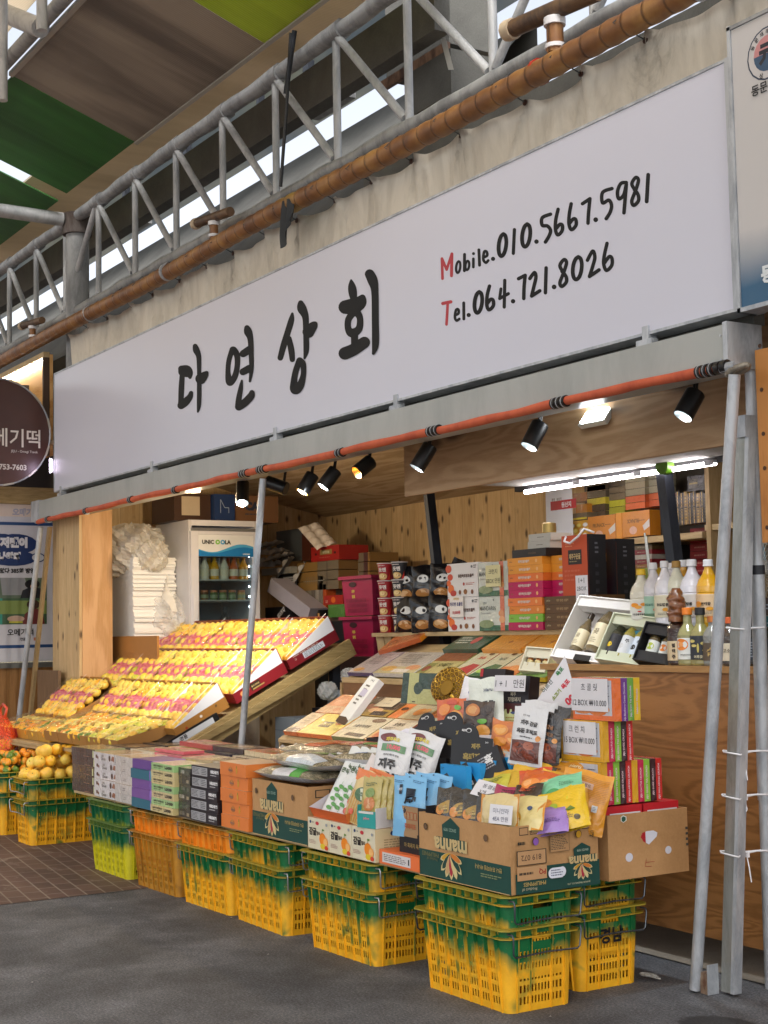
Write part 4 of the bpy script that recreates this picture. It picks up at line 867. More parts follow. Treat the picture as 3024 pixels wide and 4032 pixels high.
def tray(label, x, y, z, tilt, side, fruit, rise=.11, w=TW, d=TD, deco=None, nest=NEST, nx=4, ny=5, price=False, grp='film wrapped trays of citrus', rz=0):
    o = thing('fruit_tray', label, 'fruit box', (x, y, z), (R_(tilt), 0, R_(rz)), grp); h = .085
    k = (side, rise, w, d, bool(deco), h)
    if k not in TM: TM[k] = tray_mesh(side, rise, w, d, h, deco)
    ob('carton', TM[k], o)
    pl = lambda yy: h*.75+rise*yy/d
    k2 = ('nest', rise, w, d, nest.name)
    if k2 not in TM:
        b = MB(); b.grid(lambda u, v: (.012+(w-.024)*u, .012+(d-.024)*v, pl(d*v)+.004+.012*math.sin(u*31+v*9)*math.sin(v*37)+.016*math.exp(-((v-.5)/.1)**2)), 24, 24, nest); TM[k2] = b.mesh('tissue')
        b = MB(); b.grid(lambda u, v: (.004+(w-.008)*u, .004+(d-.008)*v, pl(d*v)+.052*(1-(2*u-1)**6)*(1-(2*v-1)**8)+.006*math.sin(u*29)*math.sin(v*33)+.004), 20, 22, FILM); TM[k2+('f',)] = b.mesh('film')
    ob('tissue', TM[k2], o); ob('film', TM[k2+('f',)], o)
    for i in range(nx):
        for j in range(ny):
            c_ = bpy.data.objects.new('citrus', tray_f[random.choice(fruit)]); COL.objects.link(c_); c_.parent = o; yy = d*(j+.5+.12*random.uniform(-1, 1))/ny
            c_.location = (w*(i+.5)/nx+random.uniform(-.006, .006), yy, pl(yy)-.010+random.uniform(-.004, .004)); c_.rotation_euler = (random.uniform(-.5, .5), random.uniform(-.5, .5), random.uniform(0, 6)); s_ = min(w/nx, d/ny)/.083*random.uniform(.94, 1.05); c_.scale = (s_,)*3
    if price:
        b = MB(); b.box((0, 0, 0), (.12, .07, .001), M('d9cfa0')); sf = lambda u, v, e: (.12*u, .07*v, .001+e); art(b, sf, .12, .07, [('t', '20.000', .5, .5, .4, '5a5030')]); q = ob('price_card', b, o); q.location = (.03, d-.09, pl(d-.09)+.045); q.rotation_euler = (math.atan(rise/d), 0, 0)
    return o
deco_m = [('e', .16, .5, .05, .22, 'e0763a'), ('e', .16, .5, .042, .18, 'f0a468'), ('e', .25, .62, .05, .22, 'e0763a'), ('e', .25, .62, .042, .18, 'f0a468'), ('r', .32, .25, .5, .85, '3a2a1c'), ('t', '올레 한라봉', .41, .6, .16, 'd8c080', 0, .02, .16), ('r', .34, .28, .56, .4, 'b89a5c')]
deco_s = [('r', .30, .2, .72, .72, 'd2dce6'), ('tex', .32, .25, .7, .7, 4, '5a6470'), ('tex', .12, .76, .8, .88, 1, 'c9b8a8'), ('t', '♻', .15, .55, .2, 'd8c8b8')]
deco_c = [('e', .2, .4, .022, .11, 'a03c1c'), ('e', .5, .6, .025, .12, 'e8e0d4'), ('e', .8, .7, .022, .11, '6a4a28')]
tl = 27.0
mix1 = ['gold', 'gold', 'yel', 'lem']; mix2 = ['gold', 'lem', 'lem', 'gold']
for i in range(5):
    x = -4.62-TW-.56*i
    lab = f'film wrapped tray of yellow citrus in the back row, {NTH[i]} from the right'
    tray(lab, x, 1.53, 1.235, tl, '7a1420', mix1, deco=deco_s if i == 0 else None, price=(i == 4))
for i in range(5):
    x = -4.62-TW-.56*i
    tray(f'film wrapped citrus tray in the second row from back, {NTH[i]} from the right', x, 1.10, 1.01, tl, '8a1622', mix2, deco=deco_m if i == 0 else None, price=(i == 4))
for i in range(6):
    x = -4.64-.42-.455*i-(.25 if i > 3 else 0)
    tray(f'film wrapped citrus tray in the third row from back, {NTH[i]} from the right', x, .66, .79, tl, 'a87434', ['gold', 'yel', 'gold'], w=.42, d=.44, deco=deco_c if i == 0 else None, nx=4, ny=5)
for i in range(5):
    x = -4.80-.30-.305*i
    tray(f'brown carton of {"yellow green citrus" if i < 2 else "green tinged mandarins"} in the lowest row, {NTH[i]} from the right', x, .30, .715, 13, 'a5763e', ['lem', 'lem', 'gold'] if i < 2 else ['man', 'man', 'yel'], rise=.03, w=.295, d=.42, nest=NEST2, nx=3, ny=5, grp='brown cartons of loose citrus')
sc_ = ['c09038', 'b88a3a', 'c8923c', 'b01c28', 'a81824']; nm_ = ['ochre', 'tan', 'ochre yellow', 'red', 'dark red']
for i in range(5):
    x = -6.40-.25-.262*i
    tray(f'flat {nm_[i]} mandarin box under film at far left, {NTH[i]} from the right', x, .36, .685, 11, sc_[i], ['man', 'yel'], rise=.02, w=.255, d=.5, nest=NEST2, nx=3, ny=6, grp='flat mandarin boxes at far left')
    b = MB(); b.box((x+.06, .36-.0035, .71), (x+.17, .36-.001, .755), M('d8d2c8')); tag(ob('paper_label', b), f'small white paper label on the front of the {nm_[i]} flat mandarin box', 'label', 'paper labels on flat boxes')
# rack for the trays
rk = thing('display_rack', 'slanting wooden rack of pale timber holding the fruit trays', 'rack', (-6, 1.2, 0))
def rail(n_, x0, x1, y0, z0, y1, z1, th, mat=W_TMBY):
    b = MB(); a_ = math.atan2(z1-z0, y1-y0); nx_, nz_ = -math.sin(a_)*th, math.cos(a_)*th
    vs = [(x+6, y-1.2, z) for x in (x0, x1) for y, z in ((y0, z0), (y1, z1), (y1-nx_, z1-nz_), (y0-nx_, z0-nz_))]; b.add(vs, [(0, 3, 2, 1), (4, 5, 6, 7), (0, 1, 5, 4), (1, 2, 6, 5), (2, 3, 7, 6), (3, 0, 4, 7)], mat); ob(n_, b, rk)
rail('side_rail', -4.60, -4.565, .50, .675, 1.99, 1.445, .125); rail('side_rail', -4.563, -4.53, .45, .648, 1.99, 1.365, .045)
rail('deck_board', -7.75, -4.605, .52, .66, 1.97, 1.41, .02, W_TMB); rail('side_rail', -7.79, -7.755, .50, .675, 1.99, 1.445, .125)
for x in (-4.64, -7.7):
    for y, z in ((.9, .74), (1.9, 1.28)): b = MB(); b.box((x+6-.03, y-1.2-.03, 0), (x+6+.03, y-1.2+.03, z), DARKM); ob('leg', b, rk)
# low shelf board under flat boxes
tb = thing('low_table', 'rough plank table under the flat mandarin boxes at far left', 'table', (-6.4, .6, 0))
b = MB(); b.box((-1.4, -.32, .66), (1.75, .25, .682), W_TMB); b.box((-1.4, -.33, .640), (.05, -.28, .658), W_TMB); ob('top', b, tb)
for x in (-1.3, .2, 1.6):
    for y in (-.2, .2): b = MB(); b.box((x-.03, y-.03, 0), (x+.03, y+.03, .64), W_TMBZ); ob('leg', b, tb)
# ================================================================ GOODS
def pk_(name, label, cat, u0, v0, u1, v1, y, d, c, faces=None, arts=None, group=None, film=False, tilt=0, rz=0, **k):
    """carton whose street-side face covers the photo rectangle u0..u1, v0..v1 in the plane y"""
    um, vm = (u0+u1)/2, (v0+v1)/2
    x0, x1 = P(u0, v1, y=y).x, P(u1, v1, y=y).x; z1, z0 = P(um, v0, y=y).z, P(um, v1, y=y).z
    return pack(name, label, cat, x0, y, z0, x1-x0, d, z1-z0, c, faces, arts, group, film, rz, tilt, **k)
def pk(name, label, *a, **k): return pk_(name, label, *(a if isinstance(a[0], str) else (name.replace('_', ' '),)+a), **k)
# ---- planks the goods stand on
b = MB(); b.box((-4.87, .0, .4585), (-2.2, .26, .4745), W_TMB); b.box((-4.80, .27, .4585), (-2.1, .55, .4745), W_TMB); tag(ob('plank', b), 'long pale wooden plank lying on the crates under the chocolate boxes', 'plank')
b = MB(); b.box((-2.22, .002, .4600), (-.55, .5, .4700), W_TMB); tag(ob('plank', b), 'shorter plank under the fruit carton and the mandarin jelly boxes', 'plank')
tb = thing('display_table', 'low wooden table behind the front stacks carrying flat gift boxes', 'table', (-3.2, .6, 0))
b = MB(); b.box((-1.62, -.36, .715), (1.0, .18, .733), W_TMB); ob('top', b, tb)
for x in (-1.5, -.2, .9):
    for y in (-.1, .12): b = MB(); b.box((x-.02, y-.02, .0), (x+.02, y+.02, .714), W_TMBZ); ob('leg', b, tb)
# ---- front stacks
def stack(n, nm, lab, cat, x, y, z, w, d, hs, cols, art_f, group, film=False, faces=None, jit=1.2, dx=.006, key=None):
    for k in range(n):
        c_ = cols[k % len(cols)]; a_ = art_f(k) if callable(art_f) else art_f
        pack(nm, lab.format(ordn(k, n)), cat, x+random.uniform(-dx, dx), y+random.uniform(-dx, dx), z, w, d, hs-.0008, c_, faces(k) if callable(faces) else faces, a_, group, film, jit=jit, key=(key, c_) if key else None); z += hs
choc = [('r', 0, 0, 1, 1, '3b2019')]+[('l', [(.1+.09*k, .08), (.1+.09*k, .92)], .0016, '6a4434') for k in range(9)]+[('l', [(.06, .5), (.94, .5)], .0016, '6a4434'), ('l', [(.62, .1), (.62, .9)], .004, '8a5a44'), ('l', [(.55, .14), (.8, .14)], .003, 'a8745c'), ('r', .93, .1, .99, .9, 'c8cc9a')]
stack(5, 'chocolate_carton', 'dark brown box printed with bar squares, {} of the leftmost stack', 'chocolate box', -4.89, -.005, .4752, .43, .22, .058, ['3b2019'], {'F': choc}, 'dark brown chocolate boxes', True, {'T': 'b09a6c', 'R': 'aeb584'}, key='choc')
wch = [('e', .14, .5, .045, .22, '5a3222'), ('e', .21, .38, .03, .16, '8a4a34'), ('t', '쇼콜라', .44, .66, .26, '8c8478'), ('t', 'Chocolat', .48, .34, .3, '4c4640'), ('e', .78, .5, .045, .34, '4a281e'), ('p', [(.84, .3), (.99, .2), (1, .75), (.9, .8)], '9a6248')]
stack(5, 'chocolate_carton', 'white box with chocolate pictures, {} of its stack beside the plain white stack', 'chocolate box', -4.44, -.02, .4752, .38, .22, .0565, ['d9d6da'], {'F': wch}, 'white chocolate boxes', True, {'T': 'cfb08c'}, key='wch')
stack(5, 'chocolate_carton', 'plain pale grey white box with small print, {} of its stack', 'chocolate box', -4.045, -.03, .4752, .31, .22, .0565, ['cdc7c4'], {'F': [('t', 'Chocolate gift', .5, .58, .12, '6a6260'), ('tex', .4, .3, .62, .45, 1, '8a8280')]}, 'plain white boxes', True, {'T': 'd8c0a0'}, key='pw')
pt = ['2f6a80', '7a549c', '76509a', '2f6a80', '6a4690']; nm_ = ['teal', 'purple', 'purple', 'teal', 'dark purple']
for k in range(5):
    pack('gift_carton', f'{nm_[k]} ribboned box, {ordn(k, 5)} of the purple and teal stack', 'gift box', -3.725+random.uniform(-.006, .006), -.05+random.uniform(-.008, .008), .4752+.057*k, .305, .21, .0562, pt[k], {'R': ['6ac0d8', 'b48ae0', 'b48ae0', '6ac0d8', 'b48ae0'][k]}, {'F': [('p', [(.97, 0), (1, 0), (1, 1), (.96, 1), (.945, .5)], '8a6ac0')]}, 'purple and teal boxes', False, jit=1.5)
hs_ = [('t', "HERSHEY'S", .76, .5, .46, '1c1a18', 180, .05, .34), ('t', 'COOKIE BAR 10 BARS', .32, .6, .28, '2c2a24', 180, .03, .5), ('tex', .12, .2, .55, .38, 1, '4a4638')]
gb = ['d6c48a', 'a9cf8a', 'd6c48a', 'a0c884', 'd6c48a', 'd8c890', 'a0cc84']
for k in range(7):
    pack('chocolate_carton', f'{["beige", "green", "beige", "green", "beige", "beige", "green"][k]} box with upside down lettering, {ordn(k, 7)} of its stack', 'chocolate box', -3.41+random.uniform(-.006, .006)-(.008 if k == 0 else 0), -.055, .4752+.0405*k, .33, .21, .0398, gb[k], {'T': 'e0d4b0'}, {'F': hs_}, 'green and beige boxes', True, jit=.8, key=('hb', gb[k]))
for k in range(6):
    pack('snack_packet', f'dark shiny packet, {ordn(k, 6)} of the narrow dark pile between beige and black boxes', 'snack packet', -3.07+random.uniform(-.008, .008), -.03, .4752+.046*k, .17, .2, .0448, '2a2622', {'T': '5a4a38'}, {'F': [('r', .1+.1*(k % 2), .3, .5, .7, ['6a645c', '3c3834', 'b0aca4'][k % 3]), ('tex', .12, .35, .48, .66, 2, '1a1816'), ('r', .7, .2, .9, .6, ['9a8a70', '4a4640'][k % 2])]}, 'dark shiny packets', True, jit=3)
bk = [('r', .03, .12, .58, .88, 'a9aaae'), ('tex', .05, .2, .34, .82, 5, '3c3c40'), ('tex', .38, .2, .56, .82, 4, '4a4a50'), ('r', .36, .12, .365, .88, '606068'), ('t', "HERSHEY'S", .84, .62, .3, 'e6e6e8', 0, .06, .29), ('tex', .70, .22, .97, .38, 1, 'd0d0d4')]
stack(5, 'chocolate_carton', 'black box with grey table of print, {} of the black stack', 'chocolate box', -2.885, -.04, .4752, .355, .22, .0605, ['231d26'], {'F': bk}, 'black chocolate boxes', False, {'T': '2c262c', 'R': '1c181e'}, key='bkh')
orr = [('e', .42, .45, .08, .22, 'b9743c'), ('p', [(.38, .5), (.42, .78), (.46, .5)], 'c88848'), ('e', .66, .46, .03, .28, 'd09a34'), ('e', .66, .72, .012, .1, '8a8a34'), ('t', 'Hallabong', .42, .42, .16, '7a6a70'), ('t', 'P', .93, .82, .1, 'b0602c')]
stack(5, 'snack_carton', 'plain orange box with a small pear picture, {} of the orange stack', 'snack box', -2.515, -.03, .4752, .32, .24, .069, ['e2803c'], {'F': orr}, 'orange boxes', False, {'R': 'e8843c', 'T': 'c9a888'}, key='orr')
# ---- green lettered fruit cartons (open topped)
CB = 'b58b5e'; CG = '12443c'
def manna_art(W_, short=False):
    cx = .72 if not short else .84
    def petals(cx, cy, s, asp):
        out = []; cols = ['c9982c', '163f38', 'c8a070', 'a8283c', 'd8c890', '163f38', 'c9782c']
        for k, an in enumerate((-160, -135, -112, -90, -68, -45, -20)):
            a_ = R_(an); L_ = s*(1.0 if abs(an+90) < 50 else .8); pts = []
            for t_ in range(9):
                th = 2*math.pi*t_/8; px, py = L_*.5+L_*.5*math.cos(th), L_*.16*math.sin(th)
                pts.append((cx+(px*math.cos(a_)-py*math.sin(a_))*asp, cy+px*math.sin(a_)+py*math.cos(a_)))
            out.append(('p', pts[:-1], 'cfc08c')); out.append(('p', [(cx+(q[0]-cx)*.88, cy+(q[1]-cy)*.88) for q in pts[:-1]], cols[k]))
        return out
    asp = .27/W_
    if not short:
        c = .37
        return [('r', 0, 0, 1, .42, CG), ('p', [(c-.09, .5), (c-.10, .86), (c, .99), (c+.10, .86), (c+.09, .5)], CG)]+petals(c, .42, .40, asp)+\
            [('t', 'manna', c, .57, .205, CG, 180, .09), ('t', 'manna', c, .57, .19, 'c9b07c', 180, .035), ('t', 'SINCE 1979', c, .80, .055, '7f9a8c', 180, .03), ('t', 'PHILIPPINES', .14, .36, .07, '6a6a44', 180), ('t', 'Product of', .16, .29, .05, '6a6a44', 180, 0),
             ('t', '만나 프리미엄 바나나', .78, .33, .075, 'b09a5c', 180, .02), ('tex', .70, .18, .92, .25, 2, '7f8a64'), ('e', .09, .79, .022, .055, '3a2a1c'), ('e', .09, .785, .017, .045, '6a5038'), ('e', .76, .78, .022, .055, '6a5038'), ('r', 0, .0, 1, .012, 'c9a878')]
    c = .80
    bx = []
    for k, s_ in enumerate(('', '10CP', '10H', '9H', '8H', '6H', '5H')):
        u = .10+.118*k; bx += [('r', u, .86, u+.10, .975, '2a2a22'), ('r', u+.006, .87, u+.094, .965, CB)]+([('t', s_, u+.05, .917, .06, '2a2a22', 180, .02, .085)] if s_ else [])
    return bx+[('r', .37, 0, 1, .38, CG), ('r', 0.04, 0, .38, .30, CG), ('p', [(c-.09, .36), (c-.10, .58), (c, .66), (c+.10, .58), (c+.09, .36)], CG)]+petals(c, .34, .24, asp)+\
        [('t', 'manna', c, .415, .125, CG, 180, .09), ('t', 'manna', c, .415, .115, 'c9b07c', 180, .035), ('t', 'SINCE 1979', c, .55, .035, '9fb0a0', 180, .03),
         ('r', .05, .42, .38, .64, '2a2a22'), ('r', .06, .43, .37, .63, 'bd9468'), ('t', '819 072', .21, .53, .085, '5a4030', 180, .01), ('r', .05, .20, .38, .40, 'bd9468'), ('t', 'PQ', .33, .31, .09, '9a2c24', 180, .03), ('tex', .07, .26, .28, .34, 1, '4a3a2c'),
         ('t', 'PHILIPPINES', .24, .14, .06, 'b09a5c', 180, .02), ('t', 'Product of', .18, .065, .045, 'c9c0a0', 180, 0), ('t', 'JINWON TRADING CO., LTD.', .74, .07, .032, 'c9c9a8', 180, .01),
         ('e', .26, .76, .036, .062, '3a2c20'), ('e', .262, .755, .03, .054, '8a5ab0'), ('e', .75, .80, .036, .062, '3a2c20'), ('e', .752, .795, .03, .054, 'c9961c'), ('tex', .06, .70, .17, .80, 1, '2a2a22'), ('r', .07, .695, .072, .8, '2a2a22'),
         ('r', .42, .57, .64, .84, '6a5a40'), ('r', .425, .575, .635, .835, CB), ('tex', .43, .60, .63, .82, 9, '4a4434'), ('t', '♻', .90, .78, .10, '3a3a2c'),
         ('e', .43, .26, .04, .075, 'dfe3ee'), ('e', .55, .27, .04, .075, 'dfe3ee'), ('r', .43, .185, .55, .34, 'dfe3ee'), ('tex', .42, .21, .56, .32, 3, '6a7088')]
CBM = m_concrete('corrugated_cardboard', 'bd9262', 'a87e50', 6, .75)
def open_box(label, x, y, z, w, d, h, fa, ra, rz=0, top=True, pieces=True):
    o = thing('cardboard_carton', label, 'cardboard box', (x+w/2, y+d/2, z), (0, 0, R_(rz))); t_ = .006; mb = MB()
    for a_, b_ in (((-w/2, -d/2, 0), (w/2, -d/2+t_, h)), ((-w/2, d/2-t_, 0), (w/2, d/2, h)), ((-w/2, -d/2+t_, 0), (-w/2+t_, d/2-t_, h)), ((w/2-t_, -d/2+t_, 0), (w/2, d/2-t_, h)), ((-w/2+t_, -d/2+t_, 0), (w/2-t_, d/2-t_, t_))): mb.box(a_, b_, CBM)
    for F, it in (('F', fa), ('R', ra)):
        if it: s_, W, H = face(F, w, d, h); art(mb, s_, W, H, [q for q in it], 1, rough=.7)
    ob('carton_walls', mb, o); return o
mbx = open_box('open green lettered banana carton full of snack pouches on the corner crate', -.60, -.01, .4645, .65, .44, .262, manna_art(.65), manna_art(.44, True))
open_box('closed row green lettered banana carton carrying the puffed rice bags', -2.16, -.02, .4755, .59, .42, .278, manna_art(.59), [('r', 0, 0, 1, .42, CG), ('r', .1, .8, .3, .94, '2a2a22'), ('r', .115, .815, .285, .925, CB), ('r', .33, .8, .5, .94, '2a2a22'), ('t', '10H', .415, .87, .07, 'd0b080', 180), ('tex', .1, .55, .3, .7, 2, '3a3428')])
hb = open_box('plain brown cardboard carton with hand holes on the rear corner crate', -.44, .50, .462, .47, .44, .265, None, None)
mb = MB(); s_, W, H = face('R', .47, .44, .265)
art(mb, s_, W, H, [('p', [(.40, .62), (.42, .68), (.48, .70), (.56, .70), (.61, .66), (.60, .60), (.50, .49), (.43, .55)], 'd9dae6'), ('p', [(.40, .62), (.42, .68), (.46, .695), (.46, .52), (.43, .55)], 'b0202c'), ('e', .25, .33, .045, .068, 'd9dae6'), ('e', .74, .37, .04, .062, 'd9dae6'),
    ('p', [(.16, .90), (.19, .87), (.23, .90), (.23, .96), (.19, .985), (.16, .96)], 'dfe4dc'), ('p', [(.17, .90), (.19, .88), (.22, .905), (.22, .95), (.19, .97), (.17, .95)], '2a5a4a'), ('l', [(.46, .28), (.44, .16), (.52, .15)], .002, 'a0402c'), ('l', [(.45, .22), (.56, .22)], .002, 'a0402c')]+[('r', .965, .66-.085*k, .995, .70-.085*k, '3a3e3c') for k in range(4)], 1)
ob('printed_marks', mb, hb)
# ---- three jelly boxes
jel = [('e', .13, .86, .045, .05, '1c3a6a'), ('t', 'Jeju', .25, .86, .06, '3a3a50'), ('e', .45, .84, .08, .06, 'c8323c'), ('t', '감귤', .24, .56, .26, '241c14', 0, .05), ('t', '젤리', .50, .52, .13, '3c2c20', 0, .03), ('e', .70, .36, .15, .20, 'ee8a1c'), ('e', .84, .28, .11, .15, 'f0a044'), ('e', .84, .28, .085, .115, 'f4bc74'),
       ('e', .72, .13, .12, .09, 'e0c62c'), ('e', .88, .10, .08, .07, 'd8462c'), ('l', [(.68, .52), (.72, .70)], .003, '4a5a24'), ('e', .74, .66, .05, .03, '5a8a2c'), ('tex', .08, .16, .42, .30, 3, 'b08a80'), ('e', .90, .84, .04, .05, '9aa0a8')]
for k in range(3):
    pack('jelly_carton', f'cream mandarin jelly box, {["left", "middle", "right"][k]} of the three on the plank', 'jelly box', -1.56+.208*k, -.025, .4705, .204, .23, .145, 'ddd6bc', {'T': 'd8b89a', 'R': 'dccfa4'}, {'F': jel, 'R': [('e', .4, .85, .05, .07, '1c3a6a'), ('tex', .2, .25, .8, .7, 6, 'a89c78')]}, 'three mandarin jelly boxes', key='jel', jit=.5)
pack('snack_carton', 'flat orange box with white label under the black pouch stand', 'snack box', -.93, -.01, .4705, .33, .26, .062, 'e8743c', {'R': 'e8743c'}, {'F': [('r', .08, .15, .80, .85, 'd8d4d4'), ('tex', .12, .25, .7, .75, 4, '6a6468'), ('r', .74, .3, .77, .7, '1c1c20')], 'R': [('r', .35, .2, .75, .8, 'e6e6e6')]+[('r', .38+.05*k, .25, .40+.05*k, .75, '1c1c20') for k in range(7)]}, rz=-1)
# ---- pouches
def pouch_mesh(name, w, h, t, col, arts=(), seal=None, back=None, film=True, seed=0, rough=.3, n=(12, 16), gusset=.35):
    rr = random.Random(seed); ph = [rr.uniform(0, 6) for _ in range(6)]; mb = MB()
    cm = M(col, rough, 0, film) if isinstance(col, str) else col; bm = M(back, rough, 0, film) if isinstance(back, str) else (back or cm)
    def prof(u, v):
        a_ = max(0, 1-(2*u-1)**4)**.5; q = min(1, (1-v)/.42)**.8; bt = gusset+(1-gusset)*min(1, v/.22)
        wr = 1+.20*math.sin(7*u+5*v*(1+.3*math.sin(ph[0]))+ph[1])*math.sin(9*v+ph[2])+.12*math.sin(17*u-8*v+ph[3])+.07*math.sin(26*v+11*u+ph[0])
        return t/2*a_*q*bt*wr
    def edge(v): return 1+.012*math.sin(11*v+ph[4])-.035*math.sin(math.pi*v)
    front = lambda u, v, e=0: ((u-.5)*w*edge(v), -prof(u, v)-e, h*v+.004*math.sin(9*u+ph[5])*v)
    rear = lambda u, v, e=0: ((u-.5)*w*edge(v), prof(u, v)+e, h*v+.004*math.sin(9*u+ph[5])*v)
    mb.grid(front, n[0], n[1], cm); mb.grid(rear, n[0], n[1], bm, flip=True)
    if seal: mb.grid(lambda u, v: front(u, .93+.07*v, .0012), n[0], 2, M(seal, .3, 0, True))
    art(mb, front, w, h, arts, 7, e0=.0034, film=film, rough=rough)
    return mb.mesh(name)
def pouch(label, cat, loc, w, h, t, col, arts=(), rz=30, lean=12, roll=0, seal=None, back=None, group=None, film=True, name='snack_pouch', rough=.3, key=None):
    k = ('pouch', key)
    if key and k in PM: me = PM[k]
    else:
        me = pouch_mesh(name, w, h, t, col, arts, seal, back, film, seed=len(bpy.data.objects), rough=rough)
        if key: PM[k] = me
    o = bpy.data.objects.new(name, me); COL.objects.link(o); o.location = loc
    o.rotation_euler = (Matrix.Rotation(R_(rz), 3, 'Z')@Matrix.Rotation(R_(roll), 3, 'Y')@Matrix.Rotation(R_(-lean), 3, 'X')).to_euler()
    return tag(o, label, cat, group)
def Q(u, v, y): return P(u, v, y=y)
# pouches in the banana carton
sun_p = [('e', .5, .35, .28, .2, 'f0a83c'), ('e', .5, .35, .2, .14, 'f6c878'), ('e', .7, .6, .1, .06, '6a9a2c'), ('tex', .2, .7, .8, .85, 3, '3a3020')]
for k in range(5):
    q = Q(1742+78*k, 3235+17*k, .06)
    pouch(f'black pouch with mango picture in the banana carton, {NTH[k]} from the left', 'pouch', (-.515+.083*k, .065+.012*k, .655-.004*k), .12, .18, .035, '1c1a18',
          [('e', .55, .50, .34, .16, 'b08c2c'), ('e', .30, .45, .2, .12, 'e0902c'), ('e', .58, .50, .19, .11, '5c4c1c'), ('e', .58, .50, .14, .085, '8a7430'), ('p', [(.6, .95), (.75, .92), (.72, .70)], '6aa02c'), ('tex', .35, .42, .8, .55, 2, 'd0b868')], rz=24+3*k, lean=20-2*k, roll=-3+2*k, group='black mango pouches', key=('mango', k % 2))
b = MB(); b.grid(lambda u, v: (-.17+.28*(u-.5)*2*.9, .03+.10*v+.02*math.sin(u*9), .735+.10*math.sin(v*2.2)*(.9+.15*math.sin(u*5))-.05*u), 18, 8, m_film('bag_film', fac=.1, rough=.12, bump=1.0, scale=14)); ob_ = ob('clear_bag', b); ob_.location = (-.28, .0, -.01); tag(ob_, 'clear plastic bag over the black mango pouches in the carton', 'plastic bag')
def note(label, u, v, y, w, h, lines, rz=30, lean=20, roll=0, col='e0e0e6', ink='23232c', cat='price note', th=.0012, dz=0):
    o_ = P(u, v, y=y); mb = MB(); mb.box((-w/2, 0, 0), (w/2, th, h), col); s_ = lambda a, b_, e: (-w/2+w*a, -e, h*b_)
    art(mb, s_, w, h, [('t', s, x_, y_, hh, c_ if c_ else ink, 0, bo, .92) for (s, x_, y_, hh, c_, bo) in lines], 1)
    o = ob('price_note', mb, loc=(o_.x, o_.y, o_.z+dz)); o.rotation_euler = (Matrix.Rotation(R_(rz), 3, 'Z')@Matrix.Rotation(R_(roll), 3, 'Y')@Matrix.Rotation(R_(-lean), 3, 'X')).to_euler(); return tag(o, label, cat)
yel = 'e8b416'
